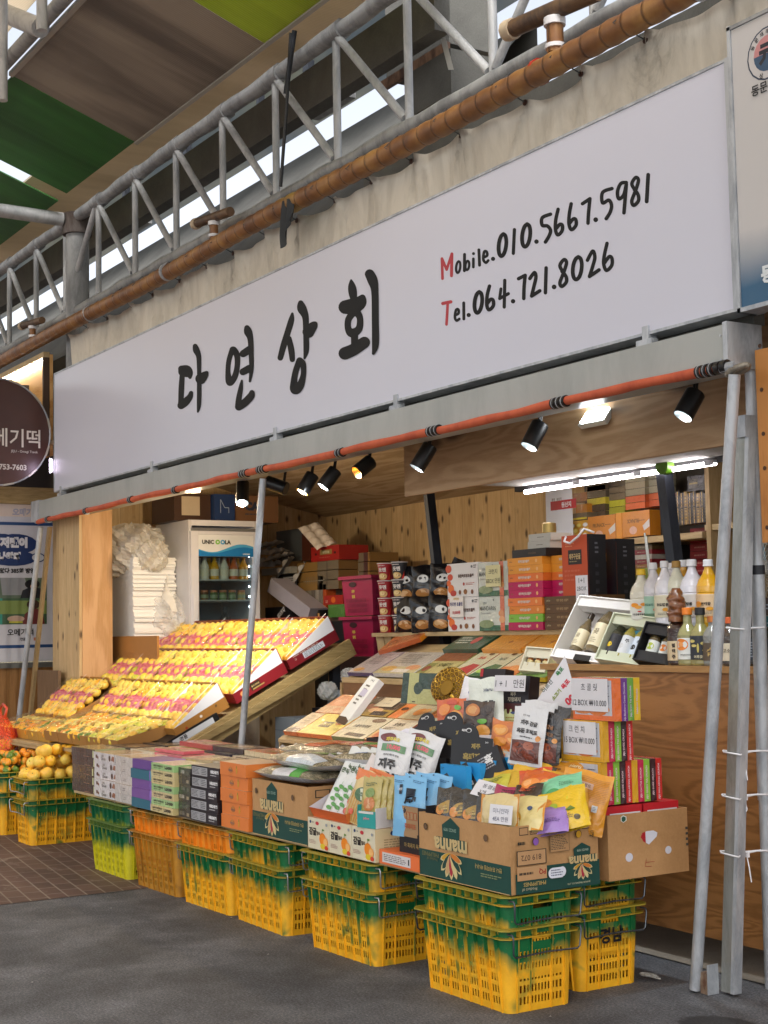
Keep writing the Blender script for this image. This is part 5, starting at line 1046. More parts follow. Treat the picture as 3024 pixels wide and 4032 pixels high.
spec = [ # label, u, v_bottom, y, w, h, t, colour, art, rz, lean, roll
 ('big yellow striped pouch standing behind the pile in the banana carton', 2270, 3275, .36, .21, .25, .05, 'e0981c', [('r', .05, .52+.028*k, .95, .532+.028*k, 'c8841a') for k in range(14)][::1]+[('r', .35, .70, .65, .80, 'c9a088'), ('t', '타르트', .5, .75, .06, '4a3a2c', 0, .02), ('r', .72, .36, .84, .47, 'd8e0e4'), ('tex', .74, .38, .82, .45, 3, '3a5a8a')], 38, 14, 12),
 ('yellow pouch with a white oval near the top of the carton pile', 2080, 3135, .34, .20, .19, .04, 'dfae14', [('e', .62, .56, .07, .05, 'e8e0c8'), ('t', 'Jeju', .62, .56, .05, '2a4a7a'), ('r', .2, .82, .45, .86, '5a4a14'), ('e', .3, .3, .16, .14, '5a8a2c')], 34, 25, 10),
 ('dull yellow pouch lying behind the orange slice pouch', 1990, 3160, .24, .15, .16, .03, 'd8b02c', [('e', .4, .5, .14, .12, '3a5a24'), ('r', .1, .1, .9, .2, 'b0901c')], 30, 38, -8),
 ('orange pouch printed with citrus slices in the banana carton', 2110, 3190, .22, .22, .19, .05, 'd8641c', [('e', .25, .55, .2, .16, 'ee9038'), ('e', .25, .55, .15, .12, 'f4b070'), ('e', .62, .6, .22, .18, 'f09a48'), ('e', .62, .6, .16, .13, 'f6bc84'), ('e', .5, .25, .2, .15, 'ee8430'), ('e', .82, .35, .12, .12, 'f4ac6c'), ('e', .5, .25, .14, .1, 'f0a85c')], 28, 42, 6),
 ('dark magenta dragon fruit pouch in the middle of the banana carton', 1905, 3200, .17, .18, .16, .04, '3c1c28', [('e', .3, .4, .18, .18, 'a81c5c'), ('e', .7, .55, .16, .16, 'c02c6c'), ('e', .7, .25, .12, .1, 'd8487c'), ('e', .45, .7, .14, .08, '3a6a34'), ('e', .7, .55, .08, .08, 'e8c8d0')], 20, 46, -4),
 ('mint green pouch with yellow green dot at the right of the pile', 2215, 3185, .27, .19, .16, .04, '7fcfa4', [('e', .35, .4, .18, .16, '3a9a5c'), ('e', .3, .25, .15, .12, '8ac43c'), ('tex', .5, .6, .85, .75, 3, '4a8a6c')], 40, 40, -14),
 ('bright yellow pouch with green leaf at the right front of the pile', 2225, 3275, .22, .22, .19, .05, 'e8c010', [('e', .2, .7, .16, .14, 'e08a1c'), ('e', .35, .55, .12, .1, 'a8c42c'), ('p', [(.6, .4), (.72, .46), (.8, .38), (.68, .34)], '5a7a1c'), ('e', .8, .2, .06, .05, '5a4a14'), ('tex', .55, .2, .75, .3, 3, '7a6414')], 40, 34, -16),
 ('lilac taro pouch with dark purple circle in the front of the pile', 2125, 3290, .13, .24, .17, .05, 'a684d0', [('e', .32, .55, .24, .26, '5a2c84'), ('e', .34, .62, .13, .06, '3a5a44'), ('e', .5, .40, .07, .07, '8a6ab8'), ('tex', .6, .2, .9, .34, 3, '6a4a94')], 34, 48, -10),
 ('pale yellow mini pouch at the front edge of the banana carton', 2050, 3275, .07, .20, .15, .04, 'e0cf8c', [('e', .4, .35, .12, .16, 'c9961c'), ('t', '한라', .35, .3, .2, '2c241c', 0, .04), ('p', [(.75, 0), (1, 0), (1, .8), (.9, .6)], 'd8901c'), ('e', .7, .6, .06, .07, '2a4a7a')], 26, 30, -6),
 ('gold edged pouch holding a handwritten note at the carton front', 1965, 3265, .03, .20, .14, .04, 'd8c48c', [('p', [(0, 0), (.12, 0), (.1, 1), (0, 1)], 'd08a1c'), ('p', [(1, 0), (.9, 0), (.86, 1), (1, 1)], 'd08a1c')], 14, 12, -4),
 ('amber pouch with handwriting lying at the back of the pile', 2180, 3085, .40, .22, .12, .03, 'c8861c', [('tex', .1, .3, .6, .8, 3, '5a3a14'), ('r', .35, .3, .5, .6, '4a4440'), ('t', 'Haru', .86, .7, .16, 'e8d8a8')], 20, 45, 0)]
for k, (u, v, y, c_, c2, rz, ro_, nm2) in enumerate(((1935, 3175, .20, 'c9c23a', '5a7a2c', 20, -14, 'olive yellow'), (1975, 3225, .13, 'a82c5a', '3c1420', 30, 8, 'raspberry red'), (2050, 3215, .16, '2c1a14', 'b0341c', 14, -8, 'dark brown'), (2165, 3165, .30, 'e8b020', 'c8641c', 44, 18, 'amber yellow'), (2190, 3235, .22, 'd8c81c', '6a9a3c', 24, -20, 'lemon yellow'),
        (2255, 3235, .30, 'd89c2c', '8a5a1c', 50, -6, 'mustard'), (1870, 3190, .24, 'd8d494', '7a8a3c', 12, 10, 'pale cream'), (2105, 3150, .30, 'd8501c', 'f0b060', 34, -10, 'deep orange'))):
    spec.append((f'small {nm2} pouch wedged in the banana carton pile', u, v, y, .15, .15, .035, c_, [('e', .4, .45, .22, .2, c2), ('tex', .25, .72, .8, .88, 2, c2), ('e', .7, .3, .12, .12, 'e8d8a0')], rz, 36, ro_))
for lab, u, v, y, w_, h_, t_, c_, a_, rz, le, ro_ in spec:
    q = P(u, v, y=y); pouch(lab, 'pouch', (q.x, q.y, q.z), w_, h_, t_, c_, a_, rz, le, ro_)
note('small note reading mini pouch price at the front of the banana carton', 1968, 3245, -.004, .12, .075, [('미니얀라', .5, .68, .28, '4a4c6a', .0), ('4EA 만원', .5, .27, .26, '4a4c6a', .0)], rz=12, lean=10)
note('white handwritten card lying above the black mango pouches', 1905, 3140, .12, .13, .09, [('동결귤', .5, .68, .25, None, 0), ('3개', .35, .3, .24, None, 0)], rz=30, lean=52, roll=12)
q = P(1850, 3125, y=.22); pack('snack_carton', 'black slanting box with white lettering behind the mango pouches', 'snack box', q.x-.13, q.y, q.z-.08, .30, .035, .17, '18171a', None, {'F': [('t', 'Jeju', .35, .4, .22, 'd8d8d8', 0, .02), ('tex', .62, .5, .92, .9, 5, '9a9aa0'), ('t', '흑', .8, .75, .28, 'e0e0e0', 0, .03)]}, rz=32, tilt=-20, ry=-28)
# black pouch stand with pale blue pouches
st = thing('pouch_stand', 'black counter display stand holding pale blue pouches', 'display stand', (-.70, .12, .533))
b = MB(); w_, d_, h_ = .215, .20, .235; t_ = .003
b.box((-w_/2, -d_/2, 0), (w_/2, -d_/2+t_, h_*.86), '141216'); b.box((-w_/2, -d_/2+t_, 0), (-w_/2+t_, d_/2, h_*1.02), '141216'); b.box((w_/2-t_, -d_/2+t_, 0), (w_/2, d_/2, h_*.92), '19161a'); b.box((-w_/2+t_, d_/2-t_, 0), (w_/2-t_, d_/2, h_*1.1), '141216'); b.box((-w_/2+t_, -d_/2+t_, 0), (w_/2-t_, d_/2-t_, t_), '141216')
s_, W, H = face('F', w_, d_, h_); art(b, s_, W, H, [('e', .17, .36, .05, .05, 'a88660'), ('r', .12, .36, .72, .86, 'a88660'), ('r', .16, .30, .68, .40, 'a88660'), ('t', '마 흑돼지 육포', .5, .15, .09, '9a8450', 0, .02, .7), ('r', .86, .1, .90, .2, 'c02c2c')]+[('r', .19+.13*k, .62, .30+.13*k, .76, 'b8502c') for k in range(4)]+[('r', .20+.13*k, .63, .29+.13*k, .75, 'b08c66') for k in range(4)]+[('t', '흑돼지포', .44, .50, .10, 'b85a34', 0, .02, .5)], 1)
ob('stand_box', b, st)
horse = [('e', .18, .80, .07, .04, 'a0c8e8'), ('e', .18, .80, .055, .03, '8cc0e8'), ('r', .22, .70, .32, .86, '1c2430'), ('t', '제주', .27, .78, .05, 'd8e0e8', 0, .02), ('t', '馬', .58, .66, .26, '141a24', 0, .045), ('t', '육포', .56, .42, .12, '1c2430', 0, .04), ('tex', .62, .88, .95, .93, 2, '3a6a94'), ('tex', .05, .88, .35, .93, 2, '3a6a94'), ('e', .5, .965, .02, .012, '2a4a64')]
for k in range(3):
    pouch(f'pale blue pouch with black brush character, {["frontmost", "middle", "rearmost"][k]} in the black stand', 'pouch', (-.75+.022*k, .03+.035*k, .60+.004*k), .19, .265, .03, '7fbce6', horse, 16+4*k, 5+2*k, 2*k, group='pale blue pouches', key='horse', rough=.35, film=False)
q = P(1495, 3230, y=.02)
b = MB(); w_, d_, h_ = .12, .12, .10
b.box((-w_/2, -d_/2, 0), (w_/2, -d_/2+.002, h_*.75), '2f9c98'); b.box((-w_/2, -d_/2+.002, 0), (-w_/2+.002, d_/2, h_), '2f9c98'); b.box((w_/2-.002, -d_/2+.002, 0), (w_/2, d_/2, h_*.9), 'e8e8ea'); b.box((-w_/2+.002, d_/2-.002, 0), (w_/2-.002, d_/2, h_*1.1), '2f9c98')
s_, W, H = face('F', w_, d_, h_); art(b, s_, W, H, [('t', 'Jelliom', .5, .42, .14, 'd88a94', 0, .03), ('r', .1, .64, .9, .74, 'd8d8d4')], 1); o = ob('small_display_box', b, loc=(-1.02, .03, .617), rot=(0, 0, R_(12))); tag(o, 'small teal open box of jelly packets beside the black stand', 'display box')
for k in range(4): pouch(f'yellow green jelly packet with picture, {NTH[k]} from the front in the teal box', 'packet', (-1.03+.016*k, .0+.022*k, .655), .11, .185, .022, 'b9a85a', [('e', .5, .35, .3, .18, 'c87a3c'), ('e', .5, .36, .2, .12, 'd8a878'), ('e', .5, .62, .26, .12, '7a9448'), ('tex', .2, .78, .8, .88, 2, '5a6a3c')], 20, 8, 3, group='jelly packets', key='jp')
# orange tray with stick packs
tr_ = thing('orange_tray', 'orange display tray of stick packets on the jelly boxes', 'display tray', (-1.36, .09, .617), (0, 0, R_(-3)))
b = MB(); w_, d_ = .36, .20
b.add([(-w_/2, -d_/2, 0), (w_/2, -d_/2, 0), (w_/2+.01, -d_/2-.02, .045), (-w_/2-.01, -d_/2-.02, .045)], [(0, 1, 2, 3), (3, 2, 1, 0)][:1], 'd8642c'); b.box((-w_/2, -d_/2, -.0), (w_/2, d_/2, .003), 'd8642c')
b.add([(w_/2, -d_/2, 0), (w_/2, d_/2, 0), (w_/2, d_/2, .10), (w_/2+.01, -d_/2-.02, .045)], [(0, 1, 2, 3)], 'e07a3c'); b.add([(-w_/2, -d_/2, 0), (-w_/2, d_/2, 0), (-w_/2, d_/2, .16), (-w_/2-.01, -d_/2-.02, .045)], [(3, 2, 1, 0)], 'dcdce4'); b.box((-w_/2, d_/2-.003, 0), (w_/2, d_/2, .14), 'e0e0e6'); ob('tray_box', b, tr_)
leaf = []
for k in range(6): leaf += [('e', .35+.2*((k % 2)), .10+.065*k, .16, .028, '4f9a3c')]
leaf += [('l', [(.5, .05), (.52, .5)], .002, '4f9a3c'), ('t', '녹차', .62, .72, .075, '3a5a34', 0, .04), ('t', '쫀득', .36, .64, .07, '3a5a34', 0, .03), ('t', '소소한', .7, .9, .03, '8a8a8a')]
for k in range(3): pouch(f'tall white green tea stick packet with leaves, {NTH[k]} from the left in the orange tray', 'stick packet', (-1.46+.042*k, .035+.02*k, .625), .105, .35, .022, 'e2e6e4', leaf, 20, 22, 17+2*k, group='green tea stick packets', key='leaf')
redp = [('e', .3+.4*(k % 2), .08+.075*k, .20, .05, 'c8442c') for k in range(7)]+[('e', .3+.4*(k % 2), .08+.075*k, .14, .034, 'd86a4c') for k in range(7)]+[('t', '딸기', .5, .72, .08, 'b83a30', 0, .03)]
for k in range(3): pouch(f'slim white packet with red fruit slices, {NTH[k]} from the left in the orange tray', 'stick packet', (-1.325+.05*k, .055+.016*k, .625), .085, .32, .022, 'e4dede', redp if k < 2 else [('r', 0, 0, 1, .42, 'c8583a'), ('t', '한라봉', .5, .6, .10, 'b84a34', 90, .02), ('r', .2, .80, .8, .96, 'e0753c')], 20, 22, 20+2*k, group='red stick packets')
for k in range(2): pouch(f'yellow striped jelly packet with green badge, {["front", "rear"][k]} one by the tray', 'packet', (-1.16+.02*k, .0+.05*k, .617), .15, .25, .03, 'd8c080', [('r', .04+.1*j, .02, .08+.1*j, .6, 'c8902c') for j in range(9)]+[('e', .5, .55, .28, .13, '3a6a3c'), ('e', .5, .55, .24, .105, 'd8dcc0'), ('t', '여름담', .5, .55, .07, '2c5a34', 0, .03), ('p', [(0, .78), (1, .70), (1, 1), (0, 1)], 'e07420'), ('e', .3, .2, .1, .06, 'd8542c'), ('e', .62, .17, .1, .06, 'e08a2c')], 18, 14, 14, group='striped jelly packets', key='stj')
for k in range(3): pouch(f'white carrot stick packet with orange tip, {NTH[k]} from the left behind the tray', 'stick packet', (-1.18+.05*k, .13+.03*k, .68), .07, .28, .02, 'e4e2e0', [('e', .5, .9, .4, .07, 'e06a2c'), ('p', [(.1, .9), (.9, .9), (.5, .62)], 'e06a2c')], 25, 20, 20, group='carrot stick packets', key='car')
# white jerky pouches
jer = [('e', .30, .88, .22, .07, '6a1c20'), ('t', '제주육포', .45, .85, .07, 'd8c83c', 0, .05), ('r', .18, .66, .85, .78, '5a8a5c'), ('t', '10,000', .52, .72, .09, 'e0506a', 0, .05), ('t', '제주도 돼지로 만든', .5, .60, .035, '2a2a2c'), ('t', '제주', .42, .46, .17, '141416', 0, .05), ('t', '육포', .58, .25, .17, '141416', 0, .05), ('r', .82, .2, .88, .32, 'b82c2c')]
for k in range(2): pouch(['white jerky pouch with green price sticker standing behind the stick packets', 'second white jerky pouch half hidden behind the one with price sticker'][k], 'jerky pouch', (-1.12+.055*k, .15+.09*k, .75), .19, .29, .04, 'dfe0e2', jer, 30, 10, 8+8*k, group='white jerky pouches', key='jer')
q = P(1590, 3110, y=.25)
# black and sky blue slim boxes
for k in range(4):
    pack('snack_carton', f'bright sky blue slim box, {NTH[k]} from the front beside the black cards', 'snack box', -.80+.042*k, .24+.05*k, .765+.012*k, .19, .03, .135, '2a9ce0', {'R': '38a8ea', 'T': '38a0e0'}, {'F': [('tex', .04, .82, .16, .92, 2, '1c5a8c')]}, 'sky blue slim boxes', jit=1, rz=2)
pack('snack_carton', 'bright sky blue box lying under the standing slim blue ones', 'snack box', -.88, .18, .717, .36, .32, .046, '2a2a30', {'R': '2c94d4'}, {'F': [('r', 0, 0, .5, 1, '1c1c20')]})
for k in range(5):
    pack('snack_carton', f'black slim box with faint print, {NTH[k]} from the left behind the blue pouches', 'snack box', -1.12+.085*k, .36+.015*k, .80, .08, .16, .105, '19181a', {'T': '222124'}, {'T': [('tex', .1, .3, .9, .8, 3, '6a6458')], 'F': [('r', .15, .4, .6, .55, '3a382c')]}, 'black slim boxes', jit=2, key='blk')
pack('snack_carton', 'wide black carton under the black slim boxes', 'carton', -1.06, .30, .62, .62, .3, .178, '1c1b1e', {'T': '2a2a2c'})
# black cards with round tabs
def bcard(label, u, v, y, w, h, rz, lean, roll=0):
    q = P(u, v, y=y); mb = MB(); N_ = 14; pts = [(-w/2, 0), (w/2, 0), (w/2, h*.78), (w*.16, h*.80)]+[(-w*.10+w*.26*math.cos(a_), h*.80+h*.20*math.sin(a_)) for a_ in [math.pi*k/N_ for k in range(N_+1)]]+[(-w*.38, h*.78), (-w/2, h*.76)]
    f = [(x, 0, z) for x, z in pts]; bk_ = [(x, .004, z) for x, z in pts]; n_ = len(pts); cm = M('121114', .35)
    mb.add(f+bk_, [tuple(range(n_)), tuple(range(n_, 2*n_))[::-1]]+[(k, n_+k, n_+(k+1) % n_, (k+1) % n_) for k in range(n_)], cm)
    mb.add([(-w/2, .001, 0), (w/2, .001, 0), (w/2, .12, -.01), (-w/2, .12, -.01), (w/2, .001, h*.78), ], [(0, 3, 2, 1), (1, 2, 4)], M('b9bcc8'))
    s_ = lambda a_, b_, e: (-w/2+w*a_, -e, h*b_)
    art(mb, s_, w, h, [('t', '제주', .60, .66, .085, 'a08a48', 0, .04), ('t', '흑돼지', .50, .50, .11, 'a08a48', 0, .05), ('t', '육포', .58, .28, .13, 'a08a48', 0, .05), ('t', 'Jeju', .86, .72, .035, 'd0d0d0', 0, .02), ('t', '육포', .30, .90, .04, 'e0e0e0', 0, .05), ('e', .42, .90, .07, .035, 'd8d8d8'), ('e', .42, .895, .05, .026, '121114'), ('r', .88, .22, .92, .34, 'b0242c'), ('t', 'JEJU PORK JERKY', .5, .12, .025, '5a1c1c')], 1)
    o = ob('display_card', mb, loc=q); o.rotation_euler = (Matrix.Rotation(R_(rz), 3, 'Z')@Matrix.Rotation(R_(roll), 3, 'Y')@Matrix.Rotation(R_(-lean), 3, 'X')).to_euler(); return tag(o, label, 'display card', 'black display cards')
bcard('black round topped display card with gold lettering, rightmost and largest', 1850, 3110, .30, .21, .29, 26, 8)
bcard('black round topped display card with gold lettering, middle one', 1785, 3050, .40, .21, .29, 24, 10)
bcard('black round topped display card tilted left, leftmost of the three', 1690, 3010, .40, .20, .26, 20, 18, -12)
bcard('black round topped card low in front of the citrus pouches', 1750, 3040, .46, .17, .2, 20, 10)
# open black boxes
o = open_box('open black box with pale grey inside between puffed rice bags and black cards', -1.86, .50, .83, .34, .16, .12, None, None, 4)
for m_ in o.children: m_.data.materials.clear(); m_.data.materials.append(M('17161a'))
mb = MB(); mb.add([(-.17, .08, .12), (.17, .08, .12), (.15, .16, .155), (-.15, .16, .155)], [(0, 1, 2, 3), (3, 2, 1, 0)][:1], M('d8d8e6')); mb.add([(.0, .075, .115), (.17, .075, .115), (.16, .06, .05), (.01, .06, .05)], [(0, 1, 2, 3)], M('8a8478')); ob('flap', mb, o)
pack('carton', 'brown carton under the open black box', 'carton', -1.90, .48, .735, .5, .24, .093, '7a5c3c')
# puffed rice bags
t = NT('puffed_grain'); v = t.n('TexVoronoi'); v.inputs['Scale'].default_value = 130; t.l(t.obj(), v.inputs['Vector'])
t.base(t.mix(t.ramp(t.noise(t.obj(), 18, 3), [(.45, (0, 0, 0, 1)), (.55, (1, 1, 1, 1))]), t.ramp(v.outputs['Distance'], [(.1, 'd8cdb0'), (.7, '8a7c5c')]), t.ramp(v.outputs['Distance'], [(.1, 'a39a7c'), (.7, '5a5640')])))
t.set(Roughness=.5, Coat_Weight=.9, Coat_Roughness=.08); t.bump(v.outputs['Distance'], .6, .006); t.bump(t.noise(t.obj(), 12, 4, .6, 1.5), .9, .02, coat=True); PUFF = t.m
def bagflat(label, x, y, z, w, d, h, rz, cols, seed):
    rr = random.Random(seed); p1_, p2_ = rr.uniform(0, 6), rr.uniform(0, 6); mb = MB()
    def f(u, v, sgn, e=0):
        a_ = max(0, 1-(2*u-1)**4)**.6*max(0, 1-(2*v-1)**4)**.6; return ((u-.5)*w*(1+.03*math.sin(9*v+p1_)), (v-.5)*d*(1+.03*math.sin(8*u+p2_)), h/2+sgn*(h/2*a_*(1+.12*math.sin(13*u+p1_)*math.sin(11*v+p2_))+e))
    mb.grid(lambda u, v: f(u, v, 1), 26, 18, PUFF); mb.grid(lambda u, v: f(u, v, -1), 26, 18, M('d8dade', .3, 0, True), flip=True)
    art(mb, lambda u, v, e: f(u, v, 1, e+.001), w, d, cols, 8, film=True)
    mb.grid(lambda u, v: (-w/2-.08*v, (u-.5)*d*(.85-.25*v)+.01*math.sin(u*20), h*(.5+.25*math.sin(u*14)*v)), 12, 4, M('c9cbcf', .2, 0, True))
    o = ob('puffed_rice_bag', mb, loc=(x, y, z)); o.rotation_euler = (0, 0, R_(rz)); return tag(o, label, 'snack bag', 'puffed rice bags')
bagflat('lower clear bag of puffed rice with green band on the banana carton', -1.86, .16, .750, .60, .34, .075, 3, [('r', .45, 0, .75, .5, '4fae3c'), ('r', .35, 0, .6, .16, 'd8dae0')], 1)
bagflat('middle clear bag of puffed rice with green leaf print', -1.80, .20, .815, .62, .36, .08, -5, [('r', .4, 0, .95, .22, 'd0e0ee'), ('p', [(.5, .3), (.7, .35), (.8, .6), (.55, .7)], '78a848')], 2)
bagflat('top left clear bag of puffed rice with orange label', -1.92, .34, .86, .52, .36, .07, 10, [('r', .35, .1, .65, .9, 'e0561c'), ('e', .5, .4, .12, .18, 'f08a3c'), ('e', .75, .5, .1, .2, 'e8a050')], 3)
bagflat('top right bag of puffed rice with red orange label near the black box', -1.62, .44, .86, .62, .34, .075, -8, [('r', .1, .1, .4, .9, 'd83c1c'), ('e', .45, .4, .1, .16, '5aae2c'), ('r', .55, .2, .9, .8, 'd8541c'), ('e', .7, .5, .1, .2, 'f0a050')], 4)
bagflat('bag of puffed rice with blue and orange print at the right of the rice pile', -1.40, .30, .85, .40, .28, .075, 20, [('r', .2, .1, .5, .6, '4a6a9c'), ('r', .55, .3, .9, .9, 'd8782c')], 5)
# ================================================================ flat boxes on the table
def flat(label, u, v, y, w, d, h, c, tarts, side=None, rz=0, tilt=0, film=True, z=None, grp=None):
    q = P(u, v, y=y); zz = q.z if z is None else z
    return pack('gift_carton', label, 'gift box', q.x, y, zz, w, d, h, c, {'F': side or c, 'R': side or c}, {'T': tarts}, grp, film, rz, tilt)
def tprint(ti, c1, c2, c3): return [('r', .04, .06, .96, .94, c1), ('e', .7, .35, .18, .22, c2), ('e', .82, .6, .1, .14, c3), ('t', ti, .34, .68, .14, '3a2c20', 0, .03), ('tex', .12, .25, .45, .45, 3, '6a5a48')]
Z = .7335; G1 = 'flat gift boxes on the table'
tabs = [(-4.80, .20, .42, .22, .034, '3a1c18', 'a08054', 'dark brown flat gift box at the far left of the table', '초코'), (-4.36, .20, .40, .22, .034, 'd8cfb8', 'c9a878', 'cream flat gift box with brown picture behind the white boxes', '감귤'),
        (-3.94, .19, .42, .22, .036, 'd8707a', 'e0b0a4', 'pink edged flat gift box behind the purple boxes', '한라'), (-3.50, .18, .40, .22, .034, 'c9b088', 'd8c070', 'tan flat gift box with yellow print behind the beige stack', '제주'),
        (-3.08, .19, .44, .22, .034, 'cfc4b0', 'c9542c', 'white flat gift box with red flower behind the black stack', '초콜릿'), (-2.62, .20, .42, .22, .034, 'b89c74', '6a8a3c', 'tan flat gift box with green print behind the orange stack', '백년초'),
        (-4.76, .45, .40, .26, .036, '2a2024', '8a6a3c', 'black flat gift box in the second row of the table, leftmost', '선물'), (-4.32, .45, .44, .26, .036, 'd8c46a', 'b0b83c', 'yellow green flat gift box in the second table row', '녹차'),
        (-3.84, .46, .44, .26, .036, '1c2038', '8a7044', 'navy flat gift box with dark edge in the middle of the table', '흑당'), (-3.36, .45, .42, .26, .036, 'cfc0a4', '6a4a34', 'cream flat gift box with brown oval in the second table row', '모찌'),
        (-2.90, .45, .42, .26, .036, 'd8d0b8', 'd87a3c', 'cream flat gift box with orange swirls near the puffed rice', '오렌지'), (-2.45, .45, .44, .26, .04, 'c9b48c', '5a6a9c', 'beige flat gift box with blue dots beside the puffed rice', '하르방')]
for x, y, w_, d_, h_, c_, c2, lab, ti in tabs:
    pack('gift_carton', lab, 'gift box', x, y, Z, w_, d_, h_, c_, None, {'T': tprint(ti, c_, c2, '8a5a34'), 'F': [('r', .1, .2, .5, .8, c2)]}, G1, True, jit=2)
for x, y, z, w_, d_, h_, c_, T_, lab in ((-4.30, .52, .772, .55, .18, .03, 'b8343c', 'c8606a', 'thin red box lying across the table near the middle pole'), (-3.80, .50, .772, .46, .2, .03, '3a2c2a', '4a3a38', 'thin dark box beside the thin red one'), (-4.0, .22, .772, .42, .14, .018, 'd8606c', 'e08a8c', 'thin pink box lying on the flat boxes'),
                                 (-3.30, .50, .772, .40, .2, .03, 'd8c8a4', 'd87c4c', 'thin cream box with orange print on the flat boxes')):
    pack('gift_carton', lab, 'gift box', x, y, z, w_, d_, h_, c_, {'T': T_}, {'T': [('e', .6, .5, .2, .3, 'b08a5c'), ('tex', .1, .3, .4, .7, 3, 'c9b8a4')]}, 'thin boxes on the table', True, jit=4)
# ---- stepped stand
sd = thing('stepped_stand', 'stepped wooden display stand carrying slanting gift boxes', 'display stand', (-2.4, 1.1, 0))
def sb(n_, b_): ob(n_, b_, sd)
def slant(n_, x0, x1, y0, z0, y1, z1, th, mat):
    mb = MB(); vs = [(x+2.4, y-1.1, z) for x in (x0, x1) for y, z in ((y0, z0), (y1, z1), (y1, z1-th), (y0, z0-th))]; mb.add(vs, [(0, 3, 2, 1), (4, 5, 6, 7), (0, 1, 5, 4)[::-1], (1, 2, 6, 5), (2, 3, 7, 6), (3, 0, 4, 7)], mat); ob(n_, mb, sd)
slant('lower_shelf', -3.32, -1.3, .74, .855, 1.19, 1.085, .02, W_TMB); slant('upper_shelf', -3.30, -1.2, 1.20, 1.195, 1.62, 1.41, .02, W_TMB)
b = MB(); b.box((-.90, .095, 1.06), (1.2, .11, 1.19), wood('brown_riser', '8a623c', '6e4a2a', 'x', 1.5)); b.box((-.90, .085, 1.182), (1.2, .098, 1.215), W_TMB); sb('riser', b)
b = MB(); b.box((-.95, -.34, 0), (-.93, .5, .84), W_TMBZ); b.box((-.95, .1, .85), (-.93, .5, 1.18), W_TMBZ); sb('side_panel', b)
# upper long shelf
us = thing('long_shelf', 'pale timber shelf with leaning uprights above the stepped stand', 'shelf', (-2.6, 1.7, 0))
b = MB(); b.box((-.98, -.12, 1.462), (1.3, .22, 1.487), W_TMB); ob('shelf_board', b, us)
for u0, u1 in ((1480, 1508), (1512, 1540), (1862, 1902)):
    A, B = P(u0, 2505, y=1.62), P(u0+12, 2585, y=1.62); wd = P(u1, 2505, y=1.62).x-A.x
    b = MB(); vs = []
    for q in (A, B):
        vs += [(q.x+2.6, -.08, q.z), (q.x+2.6+wd, -.08, q.z), (q.x+2.6+wd, .1, q.z), (q.x+2.6, .1, q.z)]
    b.add(vs, [(4, 5, 1, 0), (5, 6, 2, 1), (6, 7, 3, 2), (7, 4, 0, 3)], W_TMBZ); ob('upright', b, us)
b = MB(); b.box((-.9, .12, 1.2), (1.3, .14, 1.46), M('5a4636')); ob('back_board', b, us)
# boxes on slopes : (label,x,w,colour,art)
TL2 = 26.5
def slope_row(rows, y0, z0, d, h, grp):
    for lab, x, w_, c_, T_, side in rows: pack('gift_carton', lab, 'gift box', x, y0, z0, w_, d, h, c_, {'F': side, 'R': side}, {'T': T_}, grp, True, 0, TL2, jit=0)
blot = lambda c1, c2, c3, t1, tc='3a2a1c': [('r', .0, .0, 1, .45, c1), ('e', .3, .25, .2, .2, c2), ('e', .65, .3, .22, .22, c3), ('t', t1, .45, .75, .16, tc, 0, .03), ('tex', .1, .5, .5, .62, 2, '7a6a58')]
slope_row([('long white and yellow slanting gift box with brown cloud, front row leftmost', -3.28, .17, 'c8b48c', [('e', .5, .12, .45, .12, '4a3424'), ('tex', .3, .4, .7, .9, 4, '9a8a70')], 'c8642c'),
           ('yellow slanting gift box with flower drawing in the front row', -3.10, .40, 'dcc84c', [('r', 0, 0, 1, 1, 'd8c447'), ('r', .30, .35, .62, .62, '5a5030'), ('t', '감귤초콜릿', .46, .5, .11, 'd8c470', 0, .02), ('e', .78, .6, .12, .12, 'c87a2c'), ('l', [(.78, .5), (.6, .1)], .003, 'a8902c'), ('l', [(.78, .45), (.85, .15)], .003, 'a8902c'), ('e', .9, .3, .06, .07, 'b8a030')], 'd86a2c'),
           ('white slanting chocolate gift box with brown pieces in the front row', -2.69, .36, 'cdbf9e', [('t', '초콜릿하르방', .45, .55, .14, '4a3c2c', 0, .03), ('p', [(.3, .1), (.85, .06), (.9, .2), (.35, .24)], '3c2418'), ('e', .7, .85, .2, .1, '6a4a30'), ('tex', .1, .35, .4, .45, 2, '8a7a68')], '5a6a3a'),
           ('white slanting gift box with orange glow in the front row', -2.32, .28, 'd8c8ac', blot('e0b070', 'c8642c', 'd8903c', '오렌지'), 'a85a2c'),
           ('red and green slanting gift box at the right of the front row', -2.02, .3, 'a8484a', blot('6a5a3c', 'b0b83c', 'c87a4a', '백년초', 'e8d8c8'), 'a84a44'),
           ('olive slanting gift box at the right end of the front row', -1.70, .3, '8a8a4a', blot('a8a85c', 'c8642c', '5a7a3c', '녹차'), '7a7a44')], .765, .878, .23, .028, 'slanting gift boxes of the lower step')
